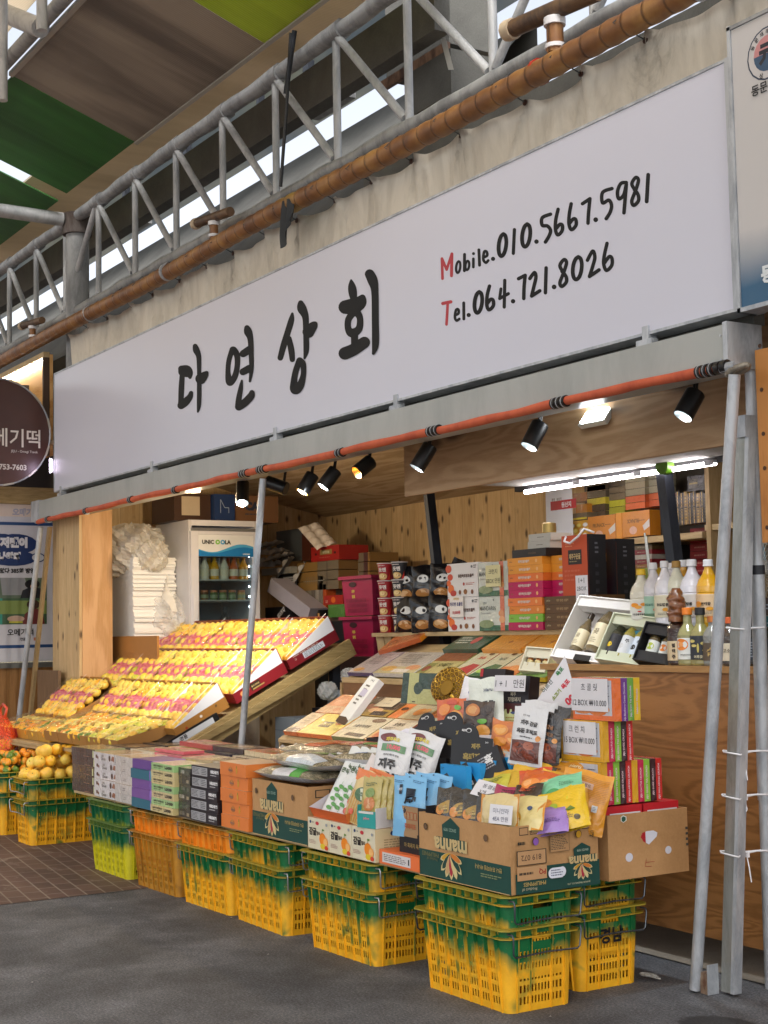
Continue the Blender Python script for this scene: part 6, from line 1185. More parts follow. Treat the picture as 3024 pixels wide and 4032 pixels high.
slope_row([('orange and cream slanting gift box at the left of the second row', -3.25, .40, 'd8854a', [('r', 0, 0, 1, .38, 'd0a070'), ('e', .3, .6, .18, .16, 'e8a070'), ('e', .6, .7, .16, .16, 'e09a5c'), ('e', .8, .5, .12, .12, 'e8a878'), ('e', .5, .2, .1, .1, 'c8783c')], 'e0703c'),
           ('dark brown slanting gift box carrying a small price card', -2.83, .40, '5a4434', [('r', 0, 0, 1, .35, 'a8842c'), ('e', .3, .5, .18, .18, 'b8603c'), ('e', .5, .3, .2, .12, 'd8a878'), ('r', .5, .05, .9, .25, '3a2c24'), ('r', .02, .6, .98, .95, '4a3a30')], '8a6a2c'),
           ('orange and white mandarin gift box in the second row, left one', -2.41, .36, 'cdb88e', [('r', 0, .0, .30, 1, 'e0762c'), ('e', .66, .35, .14, .18, 'e88a2c'), ('e', .80, .42, .09, .12, 'f0a04a'), ('r', .55, .7, .95, .95, '4a4a34'), ('e', .75, .82, .1, .08, 'e0903c'), ('e', .15, .45, .1, .08, '4a2c1c')], 'd89a4c'),
           ('orange and white mandarin gift box in the second row, right one', -2.03, .36, 'cdb88e', [('r', 0, .0, .30, 1, 'e0762c'), ('e', .66, .35, .14, .18, 'e88a2c'), ('e', .80, .42, .09, .12, 'f0a04a'), ('r', .55, .7, .95, .95, '6a5a34'), ('e', .15, .45, .1, .08, '4a2c1c')], 'd89a4c'),
           ('pink slanting gift box behind the black chocolate display box', -1.65, .36, 'b86a5c', blot('c88a7c', 'd8b8a0', '6a7a4a', '선인장', 'e8d8c8'), 'a85a50')], .975, .985, .22, .028, 'slanting gift boxes of the second row')
slope_row([('lilac grey slanting gift box at the left of the upper step', -3.28, .30, 'a8a0a4', [('e', .3, .15, .2, .09, 'c8903c'), ('tex', .2, .4, .8, .9, 5, '7a7478')], '5a4a78'),
           ('grey slanting gift box with biscuits at the front of the upper step', -2.97, .44, 'b0a89c', [('r', 0, .0, 1, .32, 'b8ac80'), ('e', .25, .22, .18, .12, 'c89c4c'), ('e', .8, .28, .16, .12, 'c88a5c'), ('r', .4, .05, .8, .2, 'd8d0c4'), ('tex', .2, .45, .8, .9, 5, '8a8478')], 'd8d4d0'),
           ('brown and green slanting gift box in the middle of the upper step', -2.51, .32, 'b8a86c', [('r', 0, .6, 1, 1, '8a4a24'), ('t', '오메기', .55, .42, .18, '5a5a2c', 0, .04), ('r', 0, 0, .28, .5, '7a7a3c'), ('e', .15, .25, .1, .12, '8a3a2c')], 'a8a060'),
           ('cream and red leaf slanting gift box on the upper step', -2.17, .20, 'cfc6a0', [('p', [(.05, .0), (.9, .0), (.9, .45), (.5, .5), (.2, .3)], 'b8302c'), ('t', '고추', .5, .75, .14, 'c8442c', 0, .04), ('e', .7, .92, .12, .05, '2a241c')], 'b02c28'),
           ('cream and green leaf slanting gift box on the upper step', -1.96, .20, 'ccc8a4', [('p', [(.05, .0), (.9, .0), (.9, .45), (.5, .5), (.2, .3)], '2c6a3c'), ('e', .3, .2, .2, .08, 'a8c84c'), ('t', '녹차', .5, .72, .14, '6a7a6c', 0, .04), ('e', .7, .92, .12, .05, '2a241c')], '1c5a38'),
           ('cream and orange slanting gift box on the upper step', -1.75, .20, 'dcc8a4', [('r', 0, 0, 1, .4, 'd87a34'), ('e', .5, .3, .3, .16, 'e0904c'), ('t', '감귤', .5, .72, .14, 'c8642c', 0, .04)], 'c8642c'),
           ('yellow slanting gift box with red lettering at the right of the upper step', -1.54, .27, 'd8d080', [('r', 0, 0, 1, .35, '6a8a3c'), ('t', '제주오메기', .5, .72, .16, 'b8542c', 0, .04), ('e', .25, .3, .2, .14, 'd8905c'), ('e', .7, .38, .1, .08, 'e0a02c')], 'd8b81c')], 1.222, 1.222, .27, .026, 'slanting gift boxes of the upper step')
slope_row([('golden orange flat box on the upper step near the wine boxes', -1.75, .36, 'd8932c', [('e', .5, .4, .06, .06, 'a8641c')], 'd8932c'), ('golden orange flat box behind the cream jar box', -2.13, .36, 'd8902c', [('e', .5, .4, .06, .06, 'a8641c')], 'd88c2c'),
           ('dark green lettered boxes under the long shelf', -2.53, .36, '1c4a34', [('e', .6, .5, .1, .2, 'b82c2c'), ('tex', .1, .3, .5, .7, 3, 'c8c8b8')], '1c4a34')], 1.45, 1.345, .22, .045, 'rear boxes of the upper step')
pack('gift_carton', 'bright orange thin box leaning under the left end of the long shelf', 'gift box', -3.22, 1.42, 1.345, .34, .22, .03, 'd8702c', {'R': 'f0921c', 'F': 'b8561c'}, {'T': [('tex', .1, .2, .9, .6, 4, '8a4420')]}, None, True, 20, 24, ry=-14)
b = MB()
note('white price card lying on the lilac grey gift box', 1490, 2625, 1.36, .22, .17, [('제주', .5, .8, .1, '4a4a48', .02), ('선물+초콜릿', .5, .6, .13, '4a4a48', .02), ('만원', .5, .42, .1, '4a4a48', .02), ('전품목 행사', .5, .18, .12, 'a84a40', .02)], rz=0, lean=63.5, roll=0, dz=.012)
note('cream price card lying on the dark brown gift box', 1505, 2790, 1.05, .20, .10, [('1+1', .5, .7, .2, '6a4a3c', .01), ('10,000원', .5, .35, .2, '6a5a4c', .0)], rz=0, lean=63, roll=0, col='c9b898', dz=.012)
note('beige rounded price card in front of the red slanting boxes', 2100, 2760, .85, .17, .10, [('초콜릿', .5, .68, .22, '6a5a4c', 0), ('+1', .5, .3, .25, '6a5a4c', 0)], rz=10, lean=45, roll=-14, col='c9b090')
q = P(1340, 2800, y=.86); pack('gift_carton', 'narrow white box standing on end with one plus one note at the stand edge', 'gift box', q.x-.06, .86, q.z-.06, .11, .045, .34, 'dcdad4', {'R': 'e8e8ec'}, {'F': [('p', [(0, 0), (1, 0), (1, .1), (.6, .15), (0, .12)], '4a3424'), ('t', '1+1', .55, .93, .05, '3a3430', 0, .02), ('tex', .3, .4, .7, .85, 6, '6a6058'), ('r', .3, .6, .8, .74, 'b8b0c0')]}, None, False, 0, -38, ry=12)
# green cactus box, golden tin
pk('gift_carton', 'dark green shiny box with cream band and cactus shape standing on the step', 'gift box', 1577, 2650, 1718, 2772, .93, .07, '10382c', {'R': '0e2c24', 'T': '1c4a3c'}, {'F': [('r', .17, .0, .42, 1, 'b8b878'), ('r', .42, .0, .97, .48, 'b0b070'), ('e', .42, .5, .11, .2, '1c3c30'), ('e', .50, .48, .05, .08, '0f3428'), ('r', .3, .04, .38, .08, '4a3c1c')]}, film=True, rz=4, tilt=-8)
q = P(1735, 2778, y=.88)
t = NT('hammered_gold'); vo = t.n('TexVoronoi', feature='DISTANCE_TO_EDGE'); vo.inputs['Scale'].default_value = 52; t.l(t.obj((1, .3, 1)), vo.inputs['Vector']); t.base(t.ramp(vo.outputs['Distance'], [(.03, 'd8a838'), (.12, '6a4c14')])); t.set(Metallic=.6, Roughness=.32); t.bump(t.ramp(vo.outputs['Distance'], [(0, (1, 1, 1, 1)), (.15, (0, 0, 0, 1))]), .7, .008)
b = MB()
def tin(u, v):
    a_ = 2*math.pi*u; R0 = .108*(1-.10*math.cos(2*a_)+.10*math.sin(a_)**3); r = R0*math.sin(math.pi*v)**.55; return (r*math.cos(a_)*1.1, -.034*math.cos(math.pi*v)-.012*(math.cos(math.pi*v)>.9)*0, .1+r*math.sin(a_)*.92)
b.grid(tin, 36, 14, t.m); b.lathe([(0, -.001), (.03, .0), (.034, .006), (.03, .008), (0, .009)], M('7a5a1c', .35, .8), 20, Matrix.Translation((0, -.043, .1))@Matrix.Rotation(R_(90), 4, 'X')@Matrix.Scale(1.35, 4, (0, 1, 0)))
o = ob('golden_tin', b, loc=q+Vector((0, 0, 0.0))); o.rotation_euler = (R_(-12), R_(28), R_(30)); tag(o, 'golden embossed bean shaped tin leaning beside the green box', 'tin')
# cream box with three jars
def jar_bottle(prof, mats, n=14): mb = MB(); mb.lathe(prof, mats, n); return mb
GL = lambda c: M(c, .12, 0, True)
def tiltbox(label, u, v, y, w, h, d, c, inner, rz, lean, roll, slots, group=None):
    """open presentation box: back, sides and floor with bottles lying in it"""
    q = P(u, v, y=y); o = thing('presentation_box', label, 'gift box', q, (Matrix.Rotation(R_(rz), 3, 'Z')@Matrix.Rotation(R_(roll), 3, 'Y')@Matrix.Rotation(R_(-lean), 3, 'X')).to_euler(), group); t_ = .006; mb = MB()
    cm, im = M(c, .5), M(inner, .5)
    mb.box((-w/2, d-t_, 0), (w/2, d, h), im); mb.box((-w/2, 0, 0), (-w/2+t_, d-t_-.0005, h), cm); mb.box((w/2-t_, 0, 0), (w/2, d-t_-.0005, h), cm); mb.box((-w/2+t_+.0005, 0, 0), (w/2-t_-.0005, d-t_-.0005, t_), cm); mb.box((-w/2+t_+.0005, .0, h-t_), (w/2-t_-.0005, d-t_-.0005, h), cm)
    mb.box((-w/2+t_+.001, .012, t_+.001), (w/2-t_-.001, d*.55, t_+.05), im); mb.box((-w/2+t_+.001, .012, h-t_-.05), (w/2-t_-.001, d*.55, h-t_-.001), im)
    mb.box((-w/2, -.0008, -.0001), (w/2, -.0001, h*.02), cm)
    ob('box', mb, o); return o
def bottle(o, x, z, sc, capc, body, lab, lt, y=.03, tilt=0, r=.024, H=.17):
    b_ = bpy.data.objects.new('bottle', None); 
    mb = MB(); T = Matrix.Translation((x, y, z))@Matrix.Scale(sc, 4)
    p = [(0, 0), (r*.9, 0), (r, .006), (r, H*.58), (r*.55, H*.74), (r*.38, H*.80), (r*.38, H*.84)]; mb.lathe(p, GL(body), 16, T)
    q = ob('bottle', mb, o)
    m2 = MB(); m2.lathe([(r*.44, H*.83), (r*.46, H*.84), (r*.46, H*.97), (r*.40, H*.985), (0, H*.985)], M(capc, .3, .3), 14, T); ob('cap', m2, q)
    m3 = MB(); m3.lathe([(r*1.015, H*.10), (r*1.015, H*.52)], M(lab, .5), 16, T)
    s_ = lambda u, v, e: tuple(T@Vector((r*(1.03)*math.sin((u-.5)*2.2), -r*1.03*math.cos((u-.5)*2.2), H*(.1+.42*v)))); art(m3, s_, r*2.2, H*.42, lt, 5); ob('label', m3, q)
    bpy.data.objects.remove(b_); return q
cb = [('t', '주', .45, .55, .3, '1c1a18', 0, .03), ('tex', .25, .15, .75, .3, 2, '6a6a60')]
o = tiltbox('small cream open box of three honey jars on the upper step', 2092, 2643, 1.22, .17, .14, .075, 'd8d2bc', 'ccc6b0', 16, 28, 4, 3)
for k in range(3): bottle(o, -.05+.05*k, .02, .9, '2a2420', '8a4c14', 'd8c890', [('tex', .2, .2, .8, .9, 4, '8a6a3c')], r=.02, H=.11)
o = tiltbox('large white open presentation box of three bottles with black band on the counter', 2288, 2600, 1.21, .40, .375, .13, 'eceae6', 'e2dedb', 12, 34, 6, 3)
for k, (lt) in enumerate((0, 1, 2)): bottle(o, -.11+.11*k, .07, 1.75 if k == 1 else 1.3, '3a3028', '6a5a3c', 'dcd0b0', [('t', '꽃', .5, .6, .25, '8a7a5c'), ('tex', .3, .1, .7, .35, 3, '9a8a6c')], y=.055, r=.026, H=.18)
mb = MB(); mb.box((-.05, -.0035, -.001), (.05, -.0012, .03), '14110f'); mb.box((-.05, .0, -.0022), (.05, .1, -.0009), '14110f'); ob('black_band', mb, o)
o = tiltbox('pale green open box of four small liquor bottles on the counter', 2440, 2607, 1.21, .31, .26, .10, 'cfd4bc', 'c4c8ae', 12, 30, 7, 4)
for k in range(4): bottle(o, -.105+.07*k, .03, 1.3, ['b0b0b4', 'b89a3c', 'b89a3c', '8a8478'][k], '9a8f3c' if k else '2a2c1c', ['2c2c34', 'd8dce0', 'd0dcea', 'd8d4c0'][k], [('t', '주', .7, .7, .2, '1c1c20', 0, .04), ('e', .4, .4, .2, .14, ['d8b81c', 'c8c8c8', '1c1c1c', 'a89868'][k])], y=.045, r=.026, H=.18)
o = tiltbox('black open box of three small bottles on the counter', 2580, 2610, 1.21, .26, .20, .11, '17181b', '1f2024', 14, 26, 8, 3)
for k in range(3): bottle(o, -.075+.072*k, .02, 1.15, ['b8b884', 'e07c2c', '9aa0a4'][k], '5a4c2c', 'd9dcd8', [('e', .5, .6, .3, .22, ['a8b83c', 'e0802c', 'c8ccc8'][k]), ('tex', .3, .1, .7, .22, 1, '3a3a3a')], y=.05, r=.026, H=.165)
# ---- tall drink bottles on the counter
def drink(label, u, vcap, y, zb, r, capc, body, labc, lt, H=None, name='drink_bottle', vb=2500, grp='tall drink bottles', dark=False):
    q = P(u, vb, y=y); top = P(u, vcap, y=y).z; H = top-zb; o = thing(name, label, 'bottle', (q.x, y, zb), (0, 0, R_(30)), grp)
    mb = MB(); prof = [(0, .004), (r*.7, 0), (r*.92, .012), (r*.98, .03), (r*.96, H*.18), (r, H*.22), (r, H*.50), (r*.97, H*.515), (r, H*.53), (r*.97, H*.62), (r*.80, H*.71), (r*.50, H*.79), (r*.33, H*.86), (r*.30, H*.90)]
    mb.lathe(prof, GL(body), 22); ob('body', mb, o)
    mb = MB(); mb.lathe([(r*.36, H*.90), (r*.42, H*.905), (r*.42, H*.915), (r*.38, H*.92), (r*.38, H*.985), (r*.34, H), (0, H)], M(capc, .35), 18); ob('cap', mb, o)
    mb = MB(); mb.lathe([(r*1.012, H*.18), (r*1.02, H*.2), (r*1.02, H*.49), (r*1.005, H*.5)], M(labc, .4), 22)
    s_ = lambda a_, b_, e: (r*(1.025)*math.sin((a_-.5)*2.4), -r*1.025*math.cos((a_-.5)*2.4)-e*2, H*(.2+.29*b_)); art(mb, s_, r*2.4, H*.29, lt, 6); ob('label', mb, o); return o
tx = lambda s: [('t', s, .5, .56, .17, '2a201a', 0, .04, .7), ('e', .62, .32, .12, .09, 'd8961c'), ('tex', .3, .05, .8, .18, 2, '8a8478')]
pack('drink_carton', 'teal and white carton that lifts the tall bottles on the counter', 'carton', -.80, 1.33, 1.319, .95, .28, .158, '5a94a4', None, {'F': [('r', .0, 0, .22, 1, '2c7c94'), ('r', .45, .0, .52, 1, 'd8d8dc')]})
zb = 1.479
drink('tall bottle with yellow cap and citrus label, leftmost on the counter', 2532, 2240, 1.39, zb, .058, 'e0b818', 'd6d2c0', 'dcdcd4', [('e', .35, .72, .16, .12, 'e8941c'), ('e', .5, .6, .13, .1, 'f0a83c'), ('e', .7, .75, .12, .09, 'e8941c'), ('t', '우도감귤막걸리', .5, .2, .12, '2a201a', 0, .03, .85), ('e', .55, .36, .07, .04, 'c02c2c')])
drink('tall milky bottle with white cap and teal green label', 2580, 2215, 1.41, zb, .052, 'e4e4e8', 'd4d2d8', '9fc4ae', [('t', '우도보리', .4, .6, .13, '3a6a5c', 0, .03), ('e', .7, .35, .12, .08, 'd88a6c'), ('r', 0, .0, 1, .15, '5a7a5c')])
drink('tall milky bottle with cream label, third from the left on the counter', 2625, 2208, 1.37, zb, .052, 'e4e4e8', 'dad8de', 'd8d0b4', tx('우도땅콩'))
drink('tall milky bottle with white cap, half hidden in the back of the group', 2650, 2216, 1.50, zb, .050, 'e4e4e8', 'd4d2d8', 'd8d0b4', tx('막걸리'))
drink('tall cloudy bottle with brown cap and cream label', 2672, 2208, 1.40, zb, .056, 'a8823c', 'cfcdb8', 'd0cc9c', tx('삼다주'))
drink('tall yellow bottle with white cap, rear one partly hidden', 2700, 2204, 1.52, zb, .052, 'e4e4e8', 'd0961c', 'd8c890', tx('한라향'))
drink('tall round milky bottle with peanut label near the front pole', 2733, 2202, 1.39, zb, .060, 'e8e8ec', 'd8d6de', 'd8d2cc', [('e', .25, .62, .16, .13, '6a5a2c')]+tx('땅콩'))
drink('tall yellow bottle with white cap and peach label, beside the front pole', 2798, 2202, 1.39, zb, .060, 'e8e8ec', 'd29a10', 'd8b890', [('e', .2, .55, .16, .14, 'e0902c')]+tx('천혜향'))
def spirit(label, u, vtop, r, capc, body, labc, lt, y=1.235, hf=.35, sh=.6, metal=0):
    q = P(u, 2600, y=y); H = P(u, vtop, y=y).z-1.319; o = thing('liquor_bottle', label, 'bottle', (q.x, y, 1.319), (0, 0, R_(30)), 'liquor bottles on the counter edge')
    mb = MB(); mb.lathe([(0, .0), (r*.95, 0), (r, .008), (r, H*sh), (r*.85, H*(sh+.08)), (r*.42, H*(sh+.2)), (r*.40, H*.88)], GL(body), 20); ob('body', mb, o)
    mb = MB(); mb.lathe([(r*.45, H*.87), (r*.5, H*.88), (r*.5, H*.99), (r*.42, H), (0, H)], M(capc, .35, metal), 16); ob('cap', mb, o)
    mb = MB(); mb.lathe([(r*1.012, H*.10), (r*1.018, H*.11), (r*1.018, H*(.1+hf)), (r*1.01, H*(.11+hf))], M(labc, .5), 20); s_ = lambda a_, b_, e: (r*1.022*math.sin((a_-.5)*2.2), -r*1.022*math.cos((a_-.5)*2.2)-e, H*(.1+hf*b_)); art(mb, s_, r*2.2, H*hf, lt, 6); ob('label', mb, o); return o
o = spirit('dark brown bottle with carved brown figure stopper and vertical black writing', 2670, 2440, .046, '5a3014', '2a120a', 'd0bc98', [('t', '벌', .45, .8, .22, '2a1c14', 0, .05), ('t', '떡', .45, .5, .22, '2a1c14', 0, .05), ('t', '주', .45, .2, .22, '2a1c14', 0, .05), ('r', .7, .08, .8, .3, 'a84434')], hf=.42, sh=.80)
b = MB(); 
def stp(u, v):
    a_ = 2*math.pi*u; r = .040*(1-.5*max(0, v-.72)/.28)*(1+.10*math.sin(3*a_+14*v)+.06*math.sin(30*v)); return (r*math.cos(a_), r*math.sin(a_), .30+.155*v)
zz = P(2670, 2440, y=1.235).z-1.319; b.grid(lambda u, v: tuple(Vector(stp(u, v))+Vector((0, 0, zz-.31))), 22, 22, M('6a3a14', .2, 0, True)); ob('carved_stopper', b, o)
spirit('frosted olive bottle with orange cap and orange fruit label', 2712, 2392, .048, 'e07c24', '8f8c5c', 'dde0dc', [('e', .3, .72, .34, .28, 'e2832c'), ('e', .28, .72, .14, .12, 'eca05c'), ('t', 'miyeonne', .5, .22, .12, '2a2a2a', 0, .01)], hf=.36, sh=.52)
spirit('frosted olive bottle with black cap and gold flower label', 2762, 2392, .047, '17171a', '8a8350', '2c3038', [('e', .2, .8, .16, .07, 'd0c070'), ('e', .3, .6, .14, .06, 'd0c070'), ('e', .75, .7, .14, .07, 'd0c070'), ('e', .5, .5, .05, .2, 'c8b860'), ('e', .8, .4, .12, .06, 'd0c070'), ('t', '머루꽃', .5, .12, .14, 'c8c0a0', 0, .03)], hf=.40, sh=.52)
spirit('short bottle with copper cap and dark label behind the front pole', 2810, 2425, .045, 'c87c48', '7a7c78', '5a4c3c', [('t', '술', .5, .5, .5, 'b89a5c', 0, .03)], metal=.8)
spirit('small bottle with orange cap and cream label between the pole and the aluminium rail', 2880, 2430, .045, 'd8642c', '3a302c', 'd8ccb4', [('t', '고소리', .5, .6, .25, '4a3a2c', 0, .02)])
spirit('large black bottle with gold neck band between rail and rear pole', 2965, 2390, .075, '101012', '0e0e10', '2a3440', [('tex', .1, .1, .9, .9, 6, '8a94a0')], y=1.30)
# ================================================================ crunch boxes at right
cc = ['e0a81c', 'c8184c', '8ac43c', '341420', 'd02424']
def slim(lab, x, y, z, w, d, h, c, front, txt, grp, tc='e8d0d0', key=None):
    pack('snack_carton', lab, 'snack box', x, y, z, w, d, h, c, {'F': front or c, 'T': c}, {'R': [('t', txt, .5, .42, .40, tc, 90, .03)] if txt else [], 'F': [] if not front else ([('r', .06, .06, .94, .94, 'c8ccd4'), ('tex', .6, .5, .9, .85, 4, '5a5a68'), ('e', .3, .14, .2, .08, 'd86a2c'), ('e', .8, .18, .12, .08, '6a6a70')])}, grp, True)
names = ['yellow', 'crimson', 'lime', 'dark maroon', 'red']; words = ['', 'JEJU CACTUS CRUNCH', 'JEJU GREEN TEA CRUNCH', 'JEJU DARK CRUNCH', 'JEJU HALLABONG CRUNCH']
def spine(w, h):   # text runs up the narrow end: rotate by using the long axis of the face
    return
def slimpack(n, x, y0, z, w, th, h, lab, cols, grp, wd, tcol=None):
    for k in range(n):
        j = k % 5; me = None
        mb = MB(); c = cols[j]; cm = M(c, .4, 0, True); mb.box((-w/2, -th/2, 0), (w/2, th/2, h), cm)
        s_, W, H = face('R', w, th, h)
        if wd[j]: art(mb, s_, W, H, [('t', wd[j], .5, .45, (th*.36)/h, (tcol or 'e8c8d0'), 90, .03)], 1, film=True)
        # the writing runs bottom to top: widths are measured along the box height
        if k == 0:
            s_, W, H = face('F', w, th, h); art(mb, s_, W, H, [('r', .05, .08, .93, .95, 'c4c8d2'), ('r', .05, .05, .95, .12, c), ('tex', .70, .55, .9, .85, 5, '5a5a68'), ('e', .25, .22, .2, .08, 'd8803c'), ('e', .6, .20, .2, .09, 'd8742c'), ('e', .78, .26, .1, .07, 'e8943c')], 1, film=True)
        o = ob('snack_carton', mb, loc=(x+w/2, y0+th*(k+.5)+.0006*k, z)); o.rotation_euler = (0, 0, random.uniform(-.012, .012)); tag(o, lab.format(names[j] if cols is cc else ['orange', 'purple', 'green', 'yellow'][j], NTH[k]), 'snack box', grp)
cA = P(2200, 3175, y=.50).x
slimpack(10, -.285, .50, .765, .285, .0325, .175, '{} slim box, {} from the street in the lowest wrapped row', cc, 'crunch boxes in the lowest row', words)
slimpack(5, -.255, .50, .942, .27, .0325, .168, '{} slim box, {} from the street in the middle wrapped pack', cc, 'crunch boxes in the middle pack', words)
slimpack(4, -.19, .515, 1.112, .275, .033, .175, '{} slim box, {} from the street in the top wrapped pack', ['e8702c', '6a2c8c', '6aa43c', 'e0b81c'], 'chocolate boxes in the top pack', ['', 'Jeju Blueberry Cactus Chocolate', 'Jeju Green Tea Chocolate', 'Hallabong Chocolate'], 'c8b8d0')
b = MB(); b.box((-.03, .515+.133, 1.112), (.085, .515+.134, 1.285), m_film('wrap', fac=.1, rough=.08, bump=1.0, scale=20))
for x, y, z, w_, d_, h_, lab in ((-.262, .4975, .765-.002, .275, .002, .18, ''),): pass
note('white price note on the top wrapped pack reading chocolate twelve boxes', 2322, 2800, .508, .235, .135, [('초 콜 릿', .5, .74, .22, None, .0), ('12 BOX ₩10.000', .5, .26, .19, None, .0)], rz=0, lean=0)
note('white price note on the middle wrapped pack reading crunch fifteen boxes', 2283, 2968, .493, .215, .135, [('크 런 치', .42, .76, .22, None, .0), ('15 BOX ₩10.000', .5, .42, .19, None, .0)], rz=0, lean=0)
for k in range(2): pack('snack_carton', f'red box with white label inside the plain brown carton, {["nearer", "farther"][k]} one', 'snack box', -.36, .515+.205*k, .47, .365, .195, .288, 'c0202c', None, {'R': [('r', .10, .04, .95, .90, 'dde0e8'), ('tex', .35, .5, .6, .82, 4, '4a4a54')]+([('e', .25, .72, .06, .1, 'd8c02c')] if k == 0 else [('e', .85, .75, .05, .08, '9a5a3c')]), 'F': [('tex', .1, .8, .5, .95, 2, 'e0b0b0')]})
# easels with pouches
def easel(lab, u, v, y, h=.17, rz=25):
    q = P(u, v, y=y); o = thing('wooden_easel', lab, 'easel', q, (0, 0, R_(rz)), 'small wooden easels'); m_ = M('c8915c', .6)
    b = MB(); b.box((-.055, -.03, 0), (.055, -.018, .03), m_); b.box((-.06, -.045, .0), (.06, -.03, .012), m_); ob('ledge', b, o)
    for x in (-.035, .035): b = MB(); b.tube([(x, -.03, 0), (x*.6, .0, h)], .006, m_, 6); ob('leg', b, o)
    return q
pack('carton', 'orange brown carton supporting the little easels behind the snack pile', 'carton', -.62, .42, .72, .34, .3, .215, 'b8642c', {'T': 'c88a58'}, {'F': [('r', .05, .5, .6, .9, 'd0ccc8'), ('tex', .1, .55, .5, .85, 3, '5a5458')]})
easel('small wooden easel under the white jerky pouch, left of the pair', 2075, 3010, .44); easel('small wooden easel under the black jerky pouch, right of the pair', 2160, 3005, .50)
jk = lambda c, t_: [('t', '제주 감귤', .52, .72, .085, t_, 0, .05), ('t', '흑돈 화적포', .5, .58, .085, t_, 0, .05), ('t', '탐라 비법', .4, .84, .03, t_, 0, .01), ('r', .08, .06, .92, .42, '5a2414'), ('e', .3, .28, .18, .1, '8a3c1c'), ('e', .65, .2, .2, .09, '7a3014'), ('e', .6, .34, .16, .07, '9a4a24'), ('e', .85, .48, .08, .05, 'd8903c'), ('tex', .3, .46, .8, .5, 1, t_)]
for k, (u, v, y) in enumerate(((2065, 3015, .36), (2090, 3000, .43), (2105, 2985, .50))):
    q = P(u, v, y=y); pouch(f'white jerky pouch with black lettering, {["front", "middle", "rear"][k]} one on the easel', 'jerky pouch', (q.x, q.y, q.z), .165, .25, .03, 'd5d7da', jk('d', '1c1a1c'), 24, 8, 6, group='white jerky pouches on the easel', key='wjk')
for k, (u, v, y) in enumerate(((2150, 3015, .42), (2168, 3000, .48), (2182, 2985, .54))):
    q = P(u, v, y=y); pouch(f'black jerky pouch with bronze lettering, {["front", "middle", "rear"][k]} one on the easel', 'jerky pouch', (q.x-.02, q.y, q.z), .15, .225, .03, '151316', jk('d', '8a5a2c'), 26, 7, 4, group='black jerky pouches on the easel', key='bjk')
cit = [('e', .3, .8, .22, .12, 'f09a2c'), ('e', .3, .8, .16, .085, 'f4b45c'), ('e', .72, .66, .24, .13, 'ee8a24'), ('e', .72, .66, .17, .09, 'f4b45c'), ('e', .35, .55, .2, .1, 'f09a34'), ('r', .10, .06, .9, .42, 'dcdcdc'), ('e', .5, .36, .2, .09, 'e8843c'), ('e', .5, .35, .13, .06, 'f6c890'), ('t', '오석귤', .45, .25, .09, 'e0703c', 0, .04), ('e', .5, .12, .16, .04, 'e88a2c')]
q = P(1985, 3010, y=.42); pouch('clear fronted pouch of dried orange slices hanging beside the white jerky', 'dried fruit pouch', (q.x, q.y, q.z-.01), .19, .20, .04, 'd8782c', cit, 18, 2, 10, key='cit')
q = P(2010, 3020, y=.52); pouch('second pouch of dried orange slices behind the first one', 'dried fruit pouch', (q.x, q.y, q.z-.01), .19, .20, .04, 'd8782c', cit, 22, 4, 4, key='cit')
# triangular price sign
q = P(2193, 2790, y=.62); mb = MB(); tri = [(-.125, 0), (.115, 0), (.03, .235)]
mb.add([(x, 0, z) for x, z in tri]+[(x, .002, z) for x, z in tri], [(0, 1, 2), (5, 4, 3), (0, 3, 4, 1), (1, 4, 5, 2), (2, 5, 3, 0)], 'dcdce2')
s_ = lambda u, v, e: (-.125+.24*u, -e, .235*v); art(mb, s_, .24, .235, [('t', '어르신', .30, .42, .10, '2a4a3a', 50, .02), ('t', '육포', .55, .70, .10, '2a7a3c', 50, .05), ('t', '소고기', .50, .26, .09, '8a9a3c', 50, .05), ('t', '육포', .68, .46, .11, 'c8283c', 50, .05), ('t', '000', .82, .20, .16, 'd02c40', 40, .05)], 1)
o = ob('triangular_sign', mb, loc=q, rot=(R_(-8), 0, R_(24))); tag(o, 'white triangular price sign with green and red lettering above the jerky', 'price sign')
# dark chocolate display boxes
pk('snack_carton', 'dark maroon box with cookie picture left of the black display box', 1878, 2632, 1960, 2790, .80, .06, '1c1014', {'R': '1c1216'}, {'F': [('e', .5, .55, .42, .24, '6a2c14'), ('e', .5, .55, .30, .17, '8a4020'), ('r', .0, .8, .12, 1, 'b02028'), ('e', .5, .25, .3, .1, 'a86a3c')]}, rz=8, tilt=-10)
pk('snack_carton', 'black chocolate display box with dripping glaze picture and price note', 1962, 2660, 2052, 2890, .72, .07, '17101a', {'R': '1a1218', 'T': '2a2a30'}, {'F': [('r', 0, .05, 1, .42, 'd2d89c'), ('r', 0, .42, 1, .52, '4a1c1c')]+[('e', .12+.19*j, .42-.015*(j % 2), .06, .05+.02*(j % 3), '4a1c1c') for j in range(5)]+[('t', '제주', .45, .68, .07, 'b0a894', 0, .03), ('t', '꺼멍돼지', .5, .59, .08, 'b0a894', 0, .03), ('tex', .25, .15, .75, .3, 3, 'b89a5c'), ('e', .5, .36, .1, .02, '4a5a8a')]}, rz=10, tilt=-8)
note('white handwritten one plus one note on the black chocolate display box', 2005, 2722, .695, .20, .075, [('1 + 1   만원', .5, .5, .52, None, .0)], rz=10, lean=8)
pack('carton', 'plain carton under the display boxes behind the black cards', 'carton', -1.45, .70, .72, .75, .36, .17, '6a4a30', {'T': '7a5a3c'})
pack('carton', 'white display carton under the small citrus pouches', 'carton', -1.02, .50, .80, .34, .18, .20, 'c9c6d0', {'R': 'b8b4c0'})
